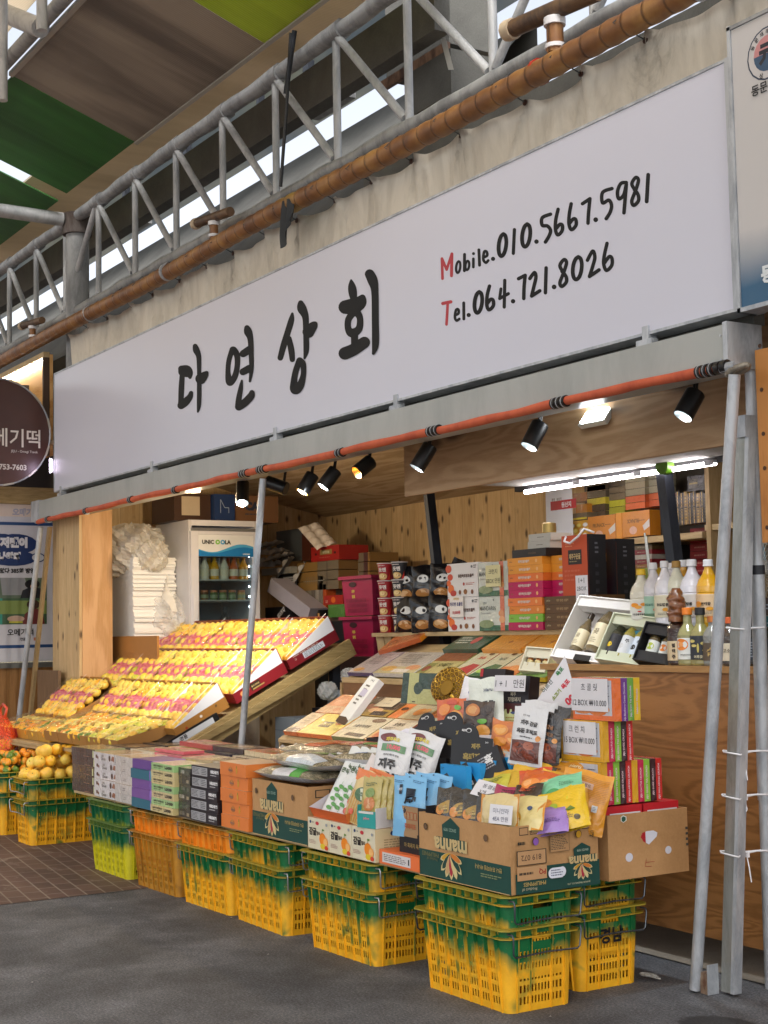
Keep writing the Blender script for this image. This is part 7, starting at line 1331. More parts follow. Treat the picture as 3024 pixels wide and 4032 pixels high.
for k, (u, v, y, w_, h_, c_, a_, lab) in enumerate(((1780, 2920, .62, .17, .21, 'd0602c', [('e', .3, .75, .2, .14, 'e08a3c'), ('e', .7, .55, .22, .16, 'e8a03c'), ('e', .35, .3, .24, .16, 'e0782c'), ('e', .75, .78, .12, .06, '6ab43c'), ('e', .55, .9, .2, .06, 'c8482c')], 'orange pouch with citrus and leaf pattern in front of the golden tin'),
                                              (1875, 2935, .60, .17, .21, '3a2414', [('e', .35, .78, .24, .14, 'c8782c'), ('e', .78, .8, .18, .12, '2a1c18'), ('e', .3, .3, .22, .2, '1c1210'), ('e', .72, .3, .24, .18, 'd8962c'), ('e', .7, .55, .16, .06, '6ab43c'), ('e', .35, .78, .16, .09, 'd89a4c')], 'brown pouch with citrus slices beside the orange patterned one'),
                                              (1925, 2950, .66, .19, .34, 'dfe6dc', [('t', '요구르트', .42, .62, .10, '2a2a2c', 0, .05), ('e', .45, .28, .24, .11, 'c87a3c'), ('e', .45, .28, .16, .07, 'd89a5c'), ('e', .7, .38, .1, .03, '5a9a3c'), ('r', .05, .02, .95, .13, '5a7ac0'), ('t', 'Haru', .6, .82, .05, '3a4a6a')], 'tall pale mint yogurt pouch with black lettering leaning left'),
                                              (1835, 2860, .74, .17, .24, 'e0e0e4', [('e', .4, .7, .1, .05, '3a4a8a'), ('t', '현', .5, .4, .2, '5a2a1c', 0, .04), ('e', .35, .2, .15, .08, 'b8643c')], 'white pointed pouch peeking out behind the orange patterned one'))):
    q = P(u, v, y=y); pouch(lab, 'pouch', (q.x, q.y, q.z), w_, h_, .035, c_, a_, 26, 8, (-4, 2, -6, 16)[k])
for k in range(3): pouch(f'clear green striped packet, {NTH[k]} from the left behind the black cards', 'packet', (-1.34+.05*k, .56+.02*k, .90), .14, .17, .03, 'a8ac94', [('r', .1+.16*j, .1, .18+.16*j, .9, '8a9a7c') for j in range(5)], 22, 25, 8, group='green striped packets', key='gsp')
# ================================================================ LONG SHELF GOODS
SHZ = 1.4885
def cup(lab, u, y, z, c, c2):
    q = P(u, 2480, y=y); o = thing('noodle_cup', lab, 'noodle cup', (q.x, y, z), (0, 0, R_(30)), 'stacked noodle cups'); H, r0, r1 = .108, .040, .052
    b = MB(); b.lathe([(0, 0), (r0, 0), (r0, .004), (r1, H)], c, 20); s_ = lambda a_, b_, e: ((r0+(r1-r0)*b_+.001+e)*math.sin((a_-.5)*2.6), -(r0+(r1-r0)*b_+.001+e)*math.cos((a_-.5)*2.6), H*b_)
    art(b, s_, .12, H, [('e', .5, .22, .28, .2, 'c8a060'), ('e', .45, .25, .18, .12, 'e0c890'), ('t', '돗멘', .5, .62, .26, 'e0d8d0', 0, .04), ('tex', .2, .82, .8, .92, 1, 'd8c8c0'), ('p', [(.78, .0), (.95, .0), (.95, .5)], c2)], 5); ob('cup', b, o)
    b = MB(); b.lathe([(r1, H-.003), (r1+.004, H-.001), (r1+.004, H+.003), (0, H+.004)], 'd8d0cc', 20); ob('lid', b, o)
for col in range(3):
    for k in range(4):
        if col == 2 and k > 2: continue
        cup(f'{["red", "black", "black"][col]} noodle cup, {ordn(k, 4)} in the {["left red", "middle black", "rear black"][col]} stack on the long shelf', (1522, 1578, 1600)[col], (1.60, 1.60, 1.74)[col], SHZ+.1135*k, ['a01c24', '28282c', '28282c'][col], 'c83028')
pig = [('e', .5, .60, .22, .11, 'dcdcd8'), ('e', .42, .60, .045, .05, '241008'), ('e', .58, .60, .045, .05, '241008'), ('e', .5, .20, .28, .13, 'a8743c'), ('e', .45, .22, .18, .08, 'd0a878'), ('e', .6, .17, .12, .06, 'c08a54'), ('tex', .3, .40, .7, .44, 1, '5a4a34')]
for r in range(2):
    for c_ in range(3):
        q = P(1607+68*c_+(4 if r else 0), 2488, y=1.60+.03*r); pouch(f'black crinkled snack bag with white oval, {["left", "middle", "right"][c_]} of the {["lower", "upper"][r]} row', 'snack bag', (q.x, q.y, SHZ+.195*r), .19, .225, .075, '0e0d10', pig, 28+5*c_, 3, random.uniform(-5, 5), group='black snack bags on the long shelf', key=('pig', c_, r), name='snack_bag', rough=.22, film=False)
q = P(1815, 2400, y=1.78); pouch('black snack bag lying tilted behind the upper row', 'snack bag', (q.x-.15, 1.80, SHZ+.22), .2, .24, .07, '0e0d10', [], 40, 5, 30, name='snack_bag', rough=.2)
cir = [('e', .05, .85, .10, .12, 'c8502c'), ('e', .10, .60, .09, .10, 'c84424'), ('e', .12, .25, .10, .13, 'e0702c'), ('e', .05, .42, .07, .09, 'd8601c'), ('e', .2, .12, .1, .09, 'b83a2c'), ('t', '종합하르방초콜릿', .62, .62, .11, '4a2c20', 0, .04, .62), ('e', .55, .38, .03, .05, 'b03c2c'), ('tex', .62, .34, .9, .42, 2, 'b05a4c'), ('e', .42, .14, .04, .07, '7a4a2c'), ('e', .6, .15, .06, .08, '8a5a2c'), ('e', .82, .14, .04, .07, '7a4a2c'), ('e', .82, .88, .03, .04, '6a6a6a'), ('tex', .88, .82, .97, .94, 2, '4a4a4a')]
x0, x1 = P(1766, 2480, y=1.58).x, P(1887, 2480, y=1.58).x
for k in range(2): pack('chocolate_carton', f'white box with orange circles and brown lettering, {["lower", "upper"][k]} one on the long shelf', 'chocolate box', x0, 1.58, SHZ+.205*k, x1-x0, .22, .203, 'dcd8d4', {'R': 'd8d4d0'}, {'F': cir}, 'white orange circle boxes', jit=1.5)
note('white price card with blue and red lettering on the lower orange circle box', 1798, 2430, 1.567, .145, .125, [('하르방 초콜릿', .5, .62, .2, '1c2a6a', .03), ('10,000원', .5, .22, .2, 'b02c3c', .04), ('제주감귤', .5, .88, .12, 'c8a03c', .02)], rz=0, lean=0, col='e0d8d0')
man = [('r', 0, 0, 1, .16, '1c5a38'), ('t', 'JEJU', .2, .80, .09, '5a6258', 0, .0), ('t', 'MANDARIN', .30, .66, .13, '4a504a', 0, .01, .55), ('t', 'Choco Crunch', .22, .52, .06, '8a8a84'), ('r', .72, 0, .86, 1, 'c8603c'), ('e', .76, .5, .1, .1, 'c88454'), ('e', .78, .32, .1, .1, 'd89a64'), ('e', .25, .2, .25, .12, '7a8a5c'), ('e', .5, .9, .02, .03, '5a5a5a')]
x0, x1 = P(1889, 2480, y=1.56).x, P(2003, 2480, y=1.56).x
for k in range(2): pack('chocolate_carton', f'clear wrapped white mandarin box with red stripe, {["lower", "upper"][k]} one on the long shelf', 'chocolate box', x0, 1.56, SHZ+.2*k, x1-x0, .2, .198, 'bcc0b4', {'R': 'c4c8be'}, {'F': man}, 'wrapped mandarin boxes', True, jit=1.5)
note('cream handwritten note reading crunch six boxes on the upper mandarin box', 1942, 2310, 1.545, .145, .125, [('크런치', .5, .70, .24, None, .0), ('6BOX 만원', .5, .28, .24, None, .0)], rz=0, lean=0, col='cfc896')
lay = [('b01450', '제주백년초초콜릿'), ('7ab43c', '제주녹차초콜릿'), ('d8802c', '제주감귤초콜릿'), ('e07a34', '제주한라봉초콜릿'), ('b81454', '제주백년초초콜릿'), ('b81454', '제주백년초초콜릿'), ('e0742c', '제주한라봉초콜릿'), ('e0942c', '제주감귤초콜릿'), ('e0942c', '제주감귤초콜릿')]
cn = ['magenta', 'green', 'amber', 'orange', 'pink magenta', 'deep magenta', 'bright orange', 'golden', 'golden yellow']
xa, xb, xc, xd = (P(u, 2480, y=1.56).x for u in (2006, 2142, 2200, 2330))
for k, (c_, t_) in enumerate(lay):
    h_ = .0455; it = [('t', 'jeKiss', .10, .5, .24, '8a5a3c', 0, .02), ('t', t_, .48, .5, .36, 'd8ccc0', 0, .04, .42), ('e', .84, .5, .03, .24, 'e8b070')]
    pack('chocolate_carton', f'{cn[k]} flat chocolate box, {NTH[k]} from the bottom in the left coloured stack', 'chocolate box', xa+random.uniform(-.008, .008), 1.56, SHZ+h_*k, xb-xa, .22, h_-.001, c_, None, {'F': it}, 'coloured flat chocolate boxes', jit=1, key=('lay', c_))
for k in range(4, 9):
    c_, t_ = lay[k]; pack('chocolate_carton', f'{cn[k]} flat chocolate box, {NTH[k-4]} from the bottom in the stack behind the orange bag', 'chocolate box', xb+.006, 1.62, SHZ+.0455*k, .3, .2, .0445, c_, None, {'F': [('t', t_, .4, .5, .36, 'd8ccc0', 0, .04, .42)]}, 'coloured flat chocolate boxes', jit=1)
for k in range(4): pack('chocolate_carton', f'dark brown long flat chocolate box, {ordn(k, 4)} under the orange bag', 'chocolate box', xb+.004, 1.565, SHZ+.0455*k, .44, .2, .0445, '5e4222', None, {'F': [('t', 'jeKiss', .08, .5, .3, 'b8a884', 0, .02), ('t', '제주 종합 초콜릿', .36, .5, .34, '9a7e58', 0, .04, .34), ('tex', .60, .45, .90, .55, 1, '9a8a6c')]}, 'dark brown flat boxes', jit=1, key='jkb')
for k in range(4): pack('chocolate_carton', f'dark brown flat box, {ordn(k, 4)} of the pile right of the orange bag', 'chocolate box', xb+.45, 1.62, SHZ+.0455*k-.05, .34, .2, .0445, '4e3820', None, {'F': [('t', 'jeKiss', .1, .5, .3, 'a89874', 0, .02), ('tex', .3, .4, .8, .6, 1, '8a7a5c')]}, 'dark brown flat boxes', jit=1, key='jkc')
zt_ = SHZ+.0455*9
pack('chocolate_carton', 'black flat box on top of the coloured chocolate stack', 'chocolate box', xa+.03, 1.57, zt_, .31, .2, .045, '171411', None, {'F': [('t', 'chocolate', .6, .5, .3, '5a4a34')]})
for k in range(2): pack('chocolate_carton', f'white flat box on the black one, {["lower", "upper"][k]} of two', 'chocolate box', xa+.14+.01*k, 1.6, zt_+.0455+.042*k, .2, .15, .041, 'b8b4a8', None, {'F': [('tex', .4, .4, .8, .6, 1, '6a6258')]}, 'white flat boxes on the stack')
b = MB(); b.lathe([(0, 0), (.038, 0), (.04, .005), (.04, .055), (.036, .058), (.034, .05), (.0, .05)], M('a08850', .3, .7), 24); tag(ob('gold_tin', b, loc=(xa+.25, 1.67, zt_+.131)), 'small round gold tin on top of the white flat boxes', 'tin')
# gift bags
def giftbag(lab, u, v, y, w, d, h, cf, cs, arts, rz=0):
    q = P(u, v, y=y); o = thing('gift_bag', lab, 'gift bag', (q.x+w/2, y+d/2, q.z), (0, 0, R_(rz))); mb = MB(); mb.box((-w/2, -d/2, 0), (w/2, d/2, h), cf, mats={'R': M(cs), 'T': M(cs)}); s_, W, H = face('F', w, d, h); art(mb, s_, W, H, arts, 1)
    s_, W, H = face('R', w, d, h); art(mb, s_, W, H, [('r', .05, .1, .06, .95, '8a2c1c'), ('tex', .4, .7, .6, .9, 3, '6a6a70'), ('tex', .4, .1, .6, .6, 4, '3a3a40')], 1); ob('bag', mb, o)
    if cf != '17181c': b = MB(); b.tube([(-w*.3, -d/2-.003, h-.004), (-w*.28, -d/2-.02, h-.03), (0, -d/2-.03, h-.045), (w*.28, -d/2-.02, h-.01), (w*.34, -d/2+.01, h+.03), (w*.42, 0, h+.01)], .006, WHITE, 8); ob('cord_handle', b, o)
gb_ = P(2218, 2375, y=1.58)
giftbag('orange paper gift bag with white cord handle and black label on the brown boxes', 2218, 2372, 1.58, .215, .13, .36, 'c04a1c', '141519', [('r', .25, .56, .78, .78, '1c120c'), ('t', '제주구운귤', .51, .68, .09, 'b8a06c', 0, .04, .45), ('tex', .3, .59, .7, .62, 1, '9a8a5c'), ('tex', .15, .82, .5, .9, 2, 'd88a5c'), ('tex', .1, .3, .9, .5, 3, 'c8603c')])
note('white handwritten note reading one plus one on the orange gift bag', 2292, 2365, 1.565, .10, .135, [('1+1', .5, .80, .2, None, .0), ('2BOX', .5, .48, .16, None, .0), ('만원', .5, .2, .18, None, .0)], rz=0, lean=0)
giftbag('plain black gift bag standing behind the orange one', 2352, 2372, 1.76, .16, .14, .34, '17181c', '17181c', [])
for k in range(3):
    pack('gift_carton', f'yellow and olive carton behind the black gift bag, {ordn(k, 3)}', 'gift box', P(2424, 2400, y=1.95).x, 1.95, P(2424, 2375, y=1.95).z+.062*k, .30, .2, .061, 'c8a42c', None, {'F': [('p', [(.55, 0), (1, 0), (1, 1), (.7, 1)], '8a9448')]}, 'yellow and olive cartons')
# rear shelf unit
rs = thing('rear_shelf_unit', 'rear wooden shelf unit lit by the long tube lamp', 'shelf unit', (-1.5, 2.3, 0))
b = MB()
for z in (1.45, 2.0): 
    b = MB(); b.box((-1.02, -.16, z-.035 if z == 2.0 else z), (.44, .2, z), W_TMB) if z == 2.0 else b.box((-1.02, -.16, z-.03), (.44, .2, z), M('1a1a1c')); ob('shelf_board', b, rs)
b = MB(); b.box((-.98, .21, 0), (.46, .23, 2.75), M('3c3a38')); ob('back_panel', b, rs)
b = MB(); b.box((.46, .24, 0), (3.2, .26, 2.9), wood('shelf_back_board', 'a08a68', '7a6446', 'z', 1.3, knots=.3)); ob('back_panel', b, rs)
b = MB(); b.box((.46, -.16, P(2740, 2075, y=2.2).z-.03), (2.4, .235, P(2740, 2075, y=2.2).z), W_TMB); ob('shelf_board', b, rs)
q = P(2790, 2000, y=2.14); b = MB(); b.box((q.x+1.5-.012, -.17, 0), (q.x+1.5+.02, .235, 2.75), W_TMBZ); ob('upright', b, rs)
b = MB(); b.box((-1.02, -.17, 1.97), (-.98, .2, 2.0), M('7a5c38')); ob('end_trim', b, rs)
fy = 2.15; z2 = 2.001
def fit(lab, u0, v0, u1, v1, c, a_, **k): return pk('snack_carton', lab, u0, v0, u1, v1, fy, .08, c, None, {'F': a_}, film=True, **k)
note('white origin price board with red heading standing on the rear shelf', 2205, 2142, 2.10, .255, .34, [('품명   원산지', .42, .80, .05, '6a5a44', .02), ('감귤', .3, .70, .045, '6a7a70', 0), ('한라봉', .33, .62, .045, '6a7a70', 0)], rz=0, lean=0, col='dedede', cat='price board')
mb = MB(); s_ = lambda a_, b_, e: (.27*a_, -e, .04*b_); mb.box((0, -.0008, 0), (.245, .0, .055), 'b01c24'); art(mb, lambda a_, b_, e: (.245*a_, -.0008-e, .055*b_), .245, .055, [('t', '원산지', .62, .5, .62, 'e0dcdc', 0, .04)], 1); q = P(2168, 1992, y=2.097); o = ob('red_heading', mb, loc=(q.x-.0, 2.0975, q.z-.03)); tag(o, 'red heading strip of the origin price board', 'heading strip')
lem = []
for i in range(5):
    for j in range(3): lem += [('e', .1+.2*i+(.1 if j % 2 else 0), .30+.24*j, .075, .10, 'e0c83c' if (i+j) % 2 else 'd0ccc0'), ('e', .1+.2*i+(.1 if j % 2 else 0), .30+.24*j, .055, .075, 'ecdc7c' if (i+j) % 2 else 'e8e4dc')]
fit('box printed with lemon slices on the rear shelf', 2190, 2052, 2318, 2138, 'd8a02c', lem+[('r', 0, 0, 1, .14, 'dcd8d0')], tilt=-6)
fru = lambda s: [('t', 'FRUNACK', .4, .62, .16, '8a5a14', s, .05, .45), ('tex', .62, .58, .9, .66, 1, '8a5a14'), ('e', .4, .25, .14, .16, 'd8a88c'), ('p', [(.75, .4), (1, .65), (1, .35), (.8, .2)], 'd8d0c4')]
fit('orange wrapped snack box on the rear shelf, left of two', 2318, 2030, 2425, 2128, 'd0821c', fru(0)); fit('orange wrapped snack box on the rear shelf, right of two', 2452, 2012, 2560, 2112, 'd0821c', fru(180))
fit('narrow orange box between the two wrapped orange snack boxes', 2427, 2020, 2450, 2122, 'e0901c', [])
cols_ = [['5c503c', '5c503c', 'd8c82c', '5a4c38', '6a5a44'], ['6a5e48', '8a7a5c', '8a7a5c', 'd0cc34', 'b8b430'], ['b0a888', 'a89c7c', 'a09878', 'd8642c', 'e06a2c'], ['b8b498', 'b0aa8c', 'a8a284', 'd8682c', 'd8642c']]
for c_, (u0, u1, vb) in enumerate(((2312, 2384, 2040), (2386, 2461, 2022), (2463, 2540, 2004), (2542, 2600, 1994))):
    for k in range(5):
        v1 = vb-27*k-(14*c_ if 0 else 0); pk('snack_packet', f'{["dull gold", "yellow brown", "pale gold", "silver gold"][c_]} column of foil bars on the rear shelf, bar {["one", "two", "three", "four", "five"][k]} from the bottom', u0, v1-25, u1, v1, fy+.03*(c_ % 2)+.10, .12, cols_[c_][4-k], None, None, 'foil snack bars on the rear shelf', True)
pk('snack_packet', 'pale bronze foil packet lying on top of the foil bars', 2308, 1912, 2384, 1934, fy+.1, .12, 'a88a6a', film=True)
pk('snack_carton', 'amber box with writing left of the foil bars', 2268, 1985, 2312, 2030, fy+.06, .1, 'e0901c', film=True); pk('snack_carton', 'brown orange packet above the amber box', 2256, 1940, 2312, 1975, fy+.1, .1, 'b8743c', film=True)
pk('snack_packet', 'grey and yellow packet on the lemon slice box', 2246, 2020, 2312, 2046, fy, .08, '7a6a50', film=True, arts={'F': [('r', 0, 0, 1, .3, 'd8c43c')]})
for k in range(7):
    for j in range(2):
        u0 = 2424+72*j; v1 = 2278-19*k; c_ = ['7a1c24', '5a4a2c', '8a1c24', '6a5430', '8a5a2c', '7a1c28', 'a09c90'][(k+2*j) % 7]
        pk('gift_carton', f'wrapped flat carton under the rear shelf, {ordn(k, 7)} of the {["left", "right"][j]} pile', u0, v1-18, u0+71, v1, 2.16, .2, c_, None, {'F': [('tex', .2, .4, .8, .6, 1, 'b8a890')]}, 'wrapped cartons under the rear shelf', True)
for k in range(8): pk('snack_packet', f'black and gold foil stick box on the right rear shelf, {NTH[k]} from the left', 2664+16*k, 1935+6*(k % 2), 2679+16*k, 2068-2*k, 2.16, .1, ['1c1a18', '3a3024', '8a6a30'][k % 3], None, {'F': [('r', .35, .0, .6, 1, 'b08c40'), ('r', .1, .5, .9, .53, '141210'), ('tex', .1, .1, .9, .9, 8, '6a5a3c')]}, 'black and gold foil boxes', True)
pk('snack_carton', 'black boxed snack pack with gold bands standing on the foil stick boxes', 2708, 1872, 2775, 1932, 2.2, .1, '1a1a1c', None, {'F': [('r', .1, .2, .6, .8, '4a4438'), ('r', .1, .45, .6, .55, 'a89050')]}, film=True)
for k in range(6): pk('gift_carton', f'red carton with white marks in the dark right shelf, {ordn(k, 6)}', 2718, 2262-31*k-29, 2800, 2262-31*k, 2.3, .15, '8a1c1c', None, {'F': [('tex', .2, .3, .9, .7, 1, 'b87c6c')]}, 'red cartons in the dark right shelf')
b = MB(); 
for (dx, h_) in ((0, .28), (.012, .26)): b.tube([(dx, 0, 0), (dx-.03, 0, h_)], .005, M('c8ccc4', .15, 0, True), 6)
tag(ob('straws', b, loc=P(2560, 2300, y=1.95)), 'clear drinking straws standing behind the bottle with the yellow cap', 'straws')
# ================================================================ LEFT SIDE AND BACK OF THE SHOP
fr = thing('display_fridge', 'white glass door drinks fridge against the side wall', 'fridge', (-7.38, 2.16, 0)); H_ = 2.50
WF = M('c4c4c8', .35); W2 = M('d0d0d6', .35)
b = MB(); fx, fy0, fy1 = .34, -.33, .34; x_ = -.38
b.box((x_, fy0, 0), (x_+.02, fy1, H_), WF); b.box((x_+.02, fy0, 0), (fx, fy0+.03, H_), WF); b.box((x_+.02, fy1-.03, 0), (fx, fy1, H_), WF); b.box((x_+.02, fy0+.03, H_-.05), (fx, fy1-.03, H_), W2); b.box((x_+.02, fy0+.03, 0), (fx, fy1-.03, 1.1), W2); ob('cabinet', b, fr)
b = MB(); zA, zB = 1.12, 2.40; b.box((fx+.004, fy0+.005, zA), (fx+.045, fy0+.075, zB), W2); b.box((fx+.004, fy1-.06, zA), (fx+.045, fy1-.005, zB), W2); b.box((fx+.004, fy0+.076, 2.37), (fx+.045, fy1-.061, zB), W2); b.box((fx+.004, fy0+.076, zA), (fx+.045, fy1-.061, zA+.06), W2)
zh = 2.18; b.box((fx+.003, fy0+.076, zh), (fx+.040, fy1-.061, 2.369), M('dfe2e4', .3)); ob('door_frame', b, fr)
b = MB(); s_ = lambda u, v, e: (fx+.041+e, fy0+.076+(fy1-fy0-.137)*u, zh+.189*v); w__ = fy1-fy0-.137
wav = [(k/16, .34+.13*math.sin(k/16*6.0+3.2)*1.3+.08*k/16) for k in range(17)]; wav2 = [(k/16, .26+.10*math.sin(k/16*6.0+3.0)*1.3+.05*k/16) for k in range(17)]
for W_, c_ in ((wav, '4aa4d4'), (wav2, '1c78b8')):
    for (a0, b0), (a1, b1) in zip(W_, W_[1:]): art(b, s_, w__, .189, [('p', [(a0, 0), (a1, 0), (a1, b1), (a0, b0)], c_)], 1, e0=.0006 if c_ == '4aa4d4' else .0012)
art(b, s_, w__, .189, [('t', 'UNIC', .17, .66, .20, '34363a', 0, .05), ('e', .345, .66, .042, .11, '7ac043'), ('e', .345, .66, .018, .045, 'dfe2e4'), ('e', .435, .66, .042, .11, '3a9ad0'), ('e', .435, .66, .018, .045, 'dfe2e4'), ('t', 'LA', .53, .66, .20, '34363a', 0, .05), ('t', 'unimax', .87, .12, .09, 'd8e4ec')], 1, e0=.002); ob('header_panel', b, fr)
b = MB(); b.box((fx+.02, fy0+.078, zA+.062), (fx+.025, fy1-.063, zh-.002), m_film('door_glass', tint='dfe8ea', fac=.16, rough=.03, bump=.0)); ob('door_glass', b, fr)
b = MB(); b.box((fx+.046, fy0+.01, 1.45), (fx+.075, fy0+.05, 1.85), W2); ob('door_handle', b, fr)
b = MB(); b.box((fx+.004, fy0+.02, 2.402), (fx+.02, fy1-.02, 2.43), M('8a8c90', .3, .5)); ob('hinge_bar', b, fr)
b = MB(); b.box((x_+.021, fy0+.031, 1.1), (x_+.03, fy1-.031, H_-.051), M('7c8890')); ob('lining', b, fr)
for z in (2.0-.02, 1.80): b = MB(); b.box((x_+.05, fy0+.04, z-.012), (fx-.02, fy1-.04, z), M('c9cdd0', .3, .3)); ob('wire_shelf', b, fr)
EM = m_emit('led_cool', 'e8f2ff', 14)
b = MB()
for k in range(9): b.box((fx-.03, fy1-.075, 1.55+.09*k), (fx-.026, fy1-.066, 1.565+.09*k), EM)
ob('led_strip', b, fr)
for k in range(6):
    for j in range(2):
        col = ['d8d4cc', 'd8d4cc', 'd8a018', 'd8d8cc', 'c8602c', 'd8901c'][k]; r = .04; mb = MB(); mb.lathe([(0, 0), (r, 0), (r, .11), (r*.5, .16), (r*.35, .175)], GL(col), 14); mb.lathe([(r*.4, .172), (r*.4, .195), (0, .195)], M(['c8c8c8', 'c8c8c8', 'd8b020', 'c8c8c8', 'c83c1c', 'd88020'][k]), 12); mb.lathe([(r*1.02, .03), (r*1.02, .09)], M('d8d2c0'), 14)
        o = ob('juice_bottle', mb, loc=(-7.38+fx-.07-.12*j, 2.16+fy0+.09+.095*k, 1.981)); tag(o, f'{["milky", "cloudy white", "orange", "pale", "red", "amber"][k]} juice bottle in the {["front", "rear"][j]} row of the fridge top shelf', 'bottle', 'bottles in the fridge')
for k in range(6):
    mb = MB(); r = .036; mb.lathe([(0, 0), (r, 0), (r, .055), (r*.85, .065)], GL(['5a3a2c', '6a4a34', '4a6a3c', '5a7a44', '4a6a44', 'c8a86c'][k]), 14); mb.lathe([(r*.95, .066), (r*.95, .085), (0, .085)], M('b8785c'), 14); mb.lathe([(r*1.02, .015), (r*1.02, .045)], M('8a9a7c'), 14)
    o = ob('jam_jar', mb, loc=(-7.38+fx-.07, 2.16+fy0+.09+.09*k, 1.801)); tag(o, f'small jar with pink lid on the fridge middle shelf, {NTH[k]} from the left', 'jar', 'jars in the fridge')
b = MB(); b.lathe([(0, 0), (.05, 0), (.05, .13), (.02, .19), (.018, .21), (.022, .212), (.022, .235), (0, .235)], m_film('clear_pet', tint='c8dce8', fac=.2, rough=.05, bump=.2), 16); b.lathe([(.052, .03), (.052, .09)], M('3a5a9c'), 16); tag(ob('water_bottle', b, loc=(-7.38+fx-.09, 2.16+.06, 1.50)), 'clear water bottle with blue label low in the fridge', 'bottle')
b = MB(); b.box((-7.72, 1.87, 1.488), (-7.08, 2.46, 1.499), M('c9cdd0', .3, .3)); tag(ob('fridge_low_shelf', b), 'lower wire shelf in the fridge behind the glass', 'shelf')
for lab, a_, b_, c_, T_ in (('dark carton with pasted white labels on top of the fridge', (-.30, -.40), (.20, -.05), '3a2418', [('r', .2, .2, .7, .9, 'b0a088')]), ('dark blue carton standing on top of the fridge', (-.30, -.04), (.26, .16), '16305c', [('l', [(.3, .3), (.3, .8), (.5, .5), (.7, .5), (.7, .3)], .006, '8a9ab4')]), ('brown scale carton with dark lettering on top of the fridge', (-.30, .17), (.22, .62), '6a4a30', [('t', 'CAS', .45, .6, .34, '1c2c44', 0, .08), ('tex', .25, .25, .7, .35, 1, '2c3444')])):
    pack('carton', lab, 'carton', -7.38+a_[0], 2.16+a_[1], H_+.002, b_[0]-a_[0], b_[1]-a_[1], .24, c_, None, {'R': T_})
# foam sheets and bags
q = P(424, 2520, y=1.40); FX_ = q.x
fs = thing('foam_sheet_stack', 'tall stack of white foam sheets behind the wooden pillar', 'foam sheets', (FX_+.28, 1.62, 1.43)); b = MB()
for k in range(60): b.box((-.40, -.2, k*.0125), (.27+random.uniform(-.012, .022)+(.02 if k < 22 else 0), .2+random.uniform(-.01, .01), k*.0125+.0120), M('ecebe8', .7, 0, False, .03))
ob('sheets', b, fs)
def crumple(name, lab, cx, cy, cz_, rx, ry, rz_, mat, seed, cat='plastic bag', th=.35, open_=False):
    rr = random.Random(seed); ph = [rr.uniform(0, 6) for _ in range(8)]; mb = MB()
    def f(u, v):
        a_ = 2*math.pi*u; e_ = math.pi*v*(.8 if open_ else 1)+(.0 if not open_ else .62); s_ = math.sin(e_)**.7 if math.sin(e_) > 0 else 0
        k = 1+th*.5*((.5-abs(math.sin(3*a_+ph[0]+2.5*e_)))*.9+(.5-abs(math.sin(5.5*a_-4*e_+ph[1])))*.5+(.5-abs(math.sin(11*a_+6*e_+ph[2])))*.3)
        return (rx*s_*math.cos(a_)*k, ry*s_*math.sin(a_)*k, rz_*math.cos(e_)*k)
    mb.grid(f, 48, 28, mat, smooth=False); o = ob(name, mb, loc=(cx, cy, cz_)); return tag(o, lab, cat)
BAGM = m_film('white_bag_film', tint='f0ecdf', fac=.25, rough=.18, bump=1.2, scale=9, dens=.38)
crumple('plastic_bag', 'large crumpled clear bag draped over the foam sheet stack', FX_+.22, 1.55, 2.25, .38, .3, .24, BAGM, 3)
crumple('plastic_bag', 'clear bag corner sticking out to the right of the foam stack', FX_+.52, 1.6, 2.2, .2, .15, .14, BAGM, 5)
b_ = crumple('plastic_bag', 'round white carrier bag full of foam nets beside the fridge', P(650, 2380, y=1.78).x, 1.78, 1.66, .33, .22, .2, m_film('carrier_bag_film', fac=.2, rough=.2, bump=1.0, scale=10, dens=.3), 8)
b = MB(); cx_ = P(650, 2300, y=1.75).x
b.grid(lambda u, v: (cx_+(-.33+.66*u)*(1-.0*v), 1.66+.03*math.sin(u*13)+.05*v, 1.70+.34*math.sin(math.pi*u)**.6*(.55+.45*v)), 24, 6, BAGM); tag(ob('bag_handles', b), 'translucent handles of the white carrier bag rising beside the fridge', 'bag handles')
pk('carton', 'flat brown carton board standing under the foam sheet stack', 426, 2505, 620, 2790, 1.33, .02, 'a5733c')
# things hanging under the rack
for k, (u, v, y, s_) in enumerate(((1290, 2720, 1.8, .07), (1375, 2660, 1.95, .06))):
    q = P(u, v, y=y); crumple('plastic_bag', ['crumpled white bag hanging below the rack side', 'clear crumpled bag near the top of the rack leg', 'grey green crumpled bag low under the fruit rack', 'small clear bag beside the magenta crates'][k], q.x, y, q.z, s_*1.2, s_, s_*.9, BAGM, 20+k)
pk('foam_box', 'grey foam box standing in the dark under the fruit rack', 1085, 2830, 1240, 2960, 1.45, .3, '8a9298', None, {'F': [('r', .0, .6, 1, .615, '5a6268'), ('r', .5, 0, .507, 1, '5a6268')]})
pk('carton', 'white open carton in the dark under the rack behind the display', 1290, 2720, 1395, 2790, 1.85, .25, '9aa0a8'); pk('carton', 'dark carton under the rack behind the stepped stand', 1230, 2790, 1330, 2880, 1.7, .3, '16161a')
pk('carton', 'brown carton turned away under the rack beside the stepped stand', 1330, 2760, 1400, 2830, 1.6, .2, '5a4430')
for k in range(6): pack('gift_carton', f'shallow black carton with white print under the third tray row, {NTH[k]} along the row' if k else 'shallow black carton with white label strip under the rightmost third row tray', 'carton', -5.04-.46*k-(.25 if k > 3 else 0), .60, .70, .42, .42, .08, '141318', None, {'R': [('r', .1, .25, .9, .85, 'd0d4da'), ('t', '명품', .3, .6, .4, '2a2a30', 0, .03)]}, 'black cartons under the third tray row', False, 0, 26)
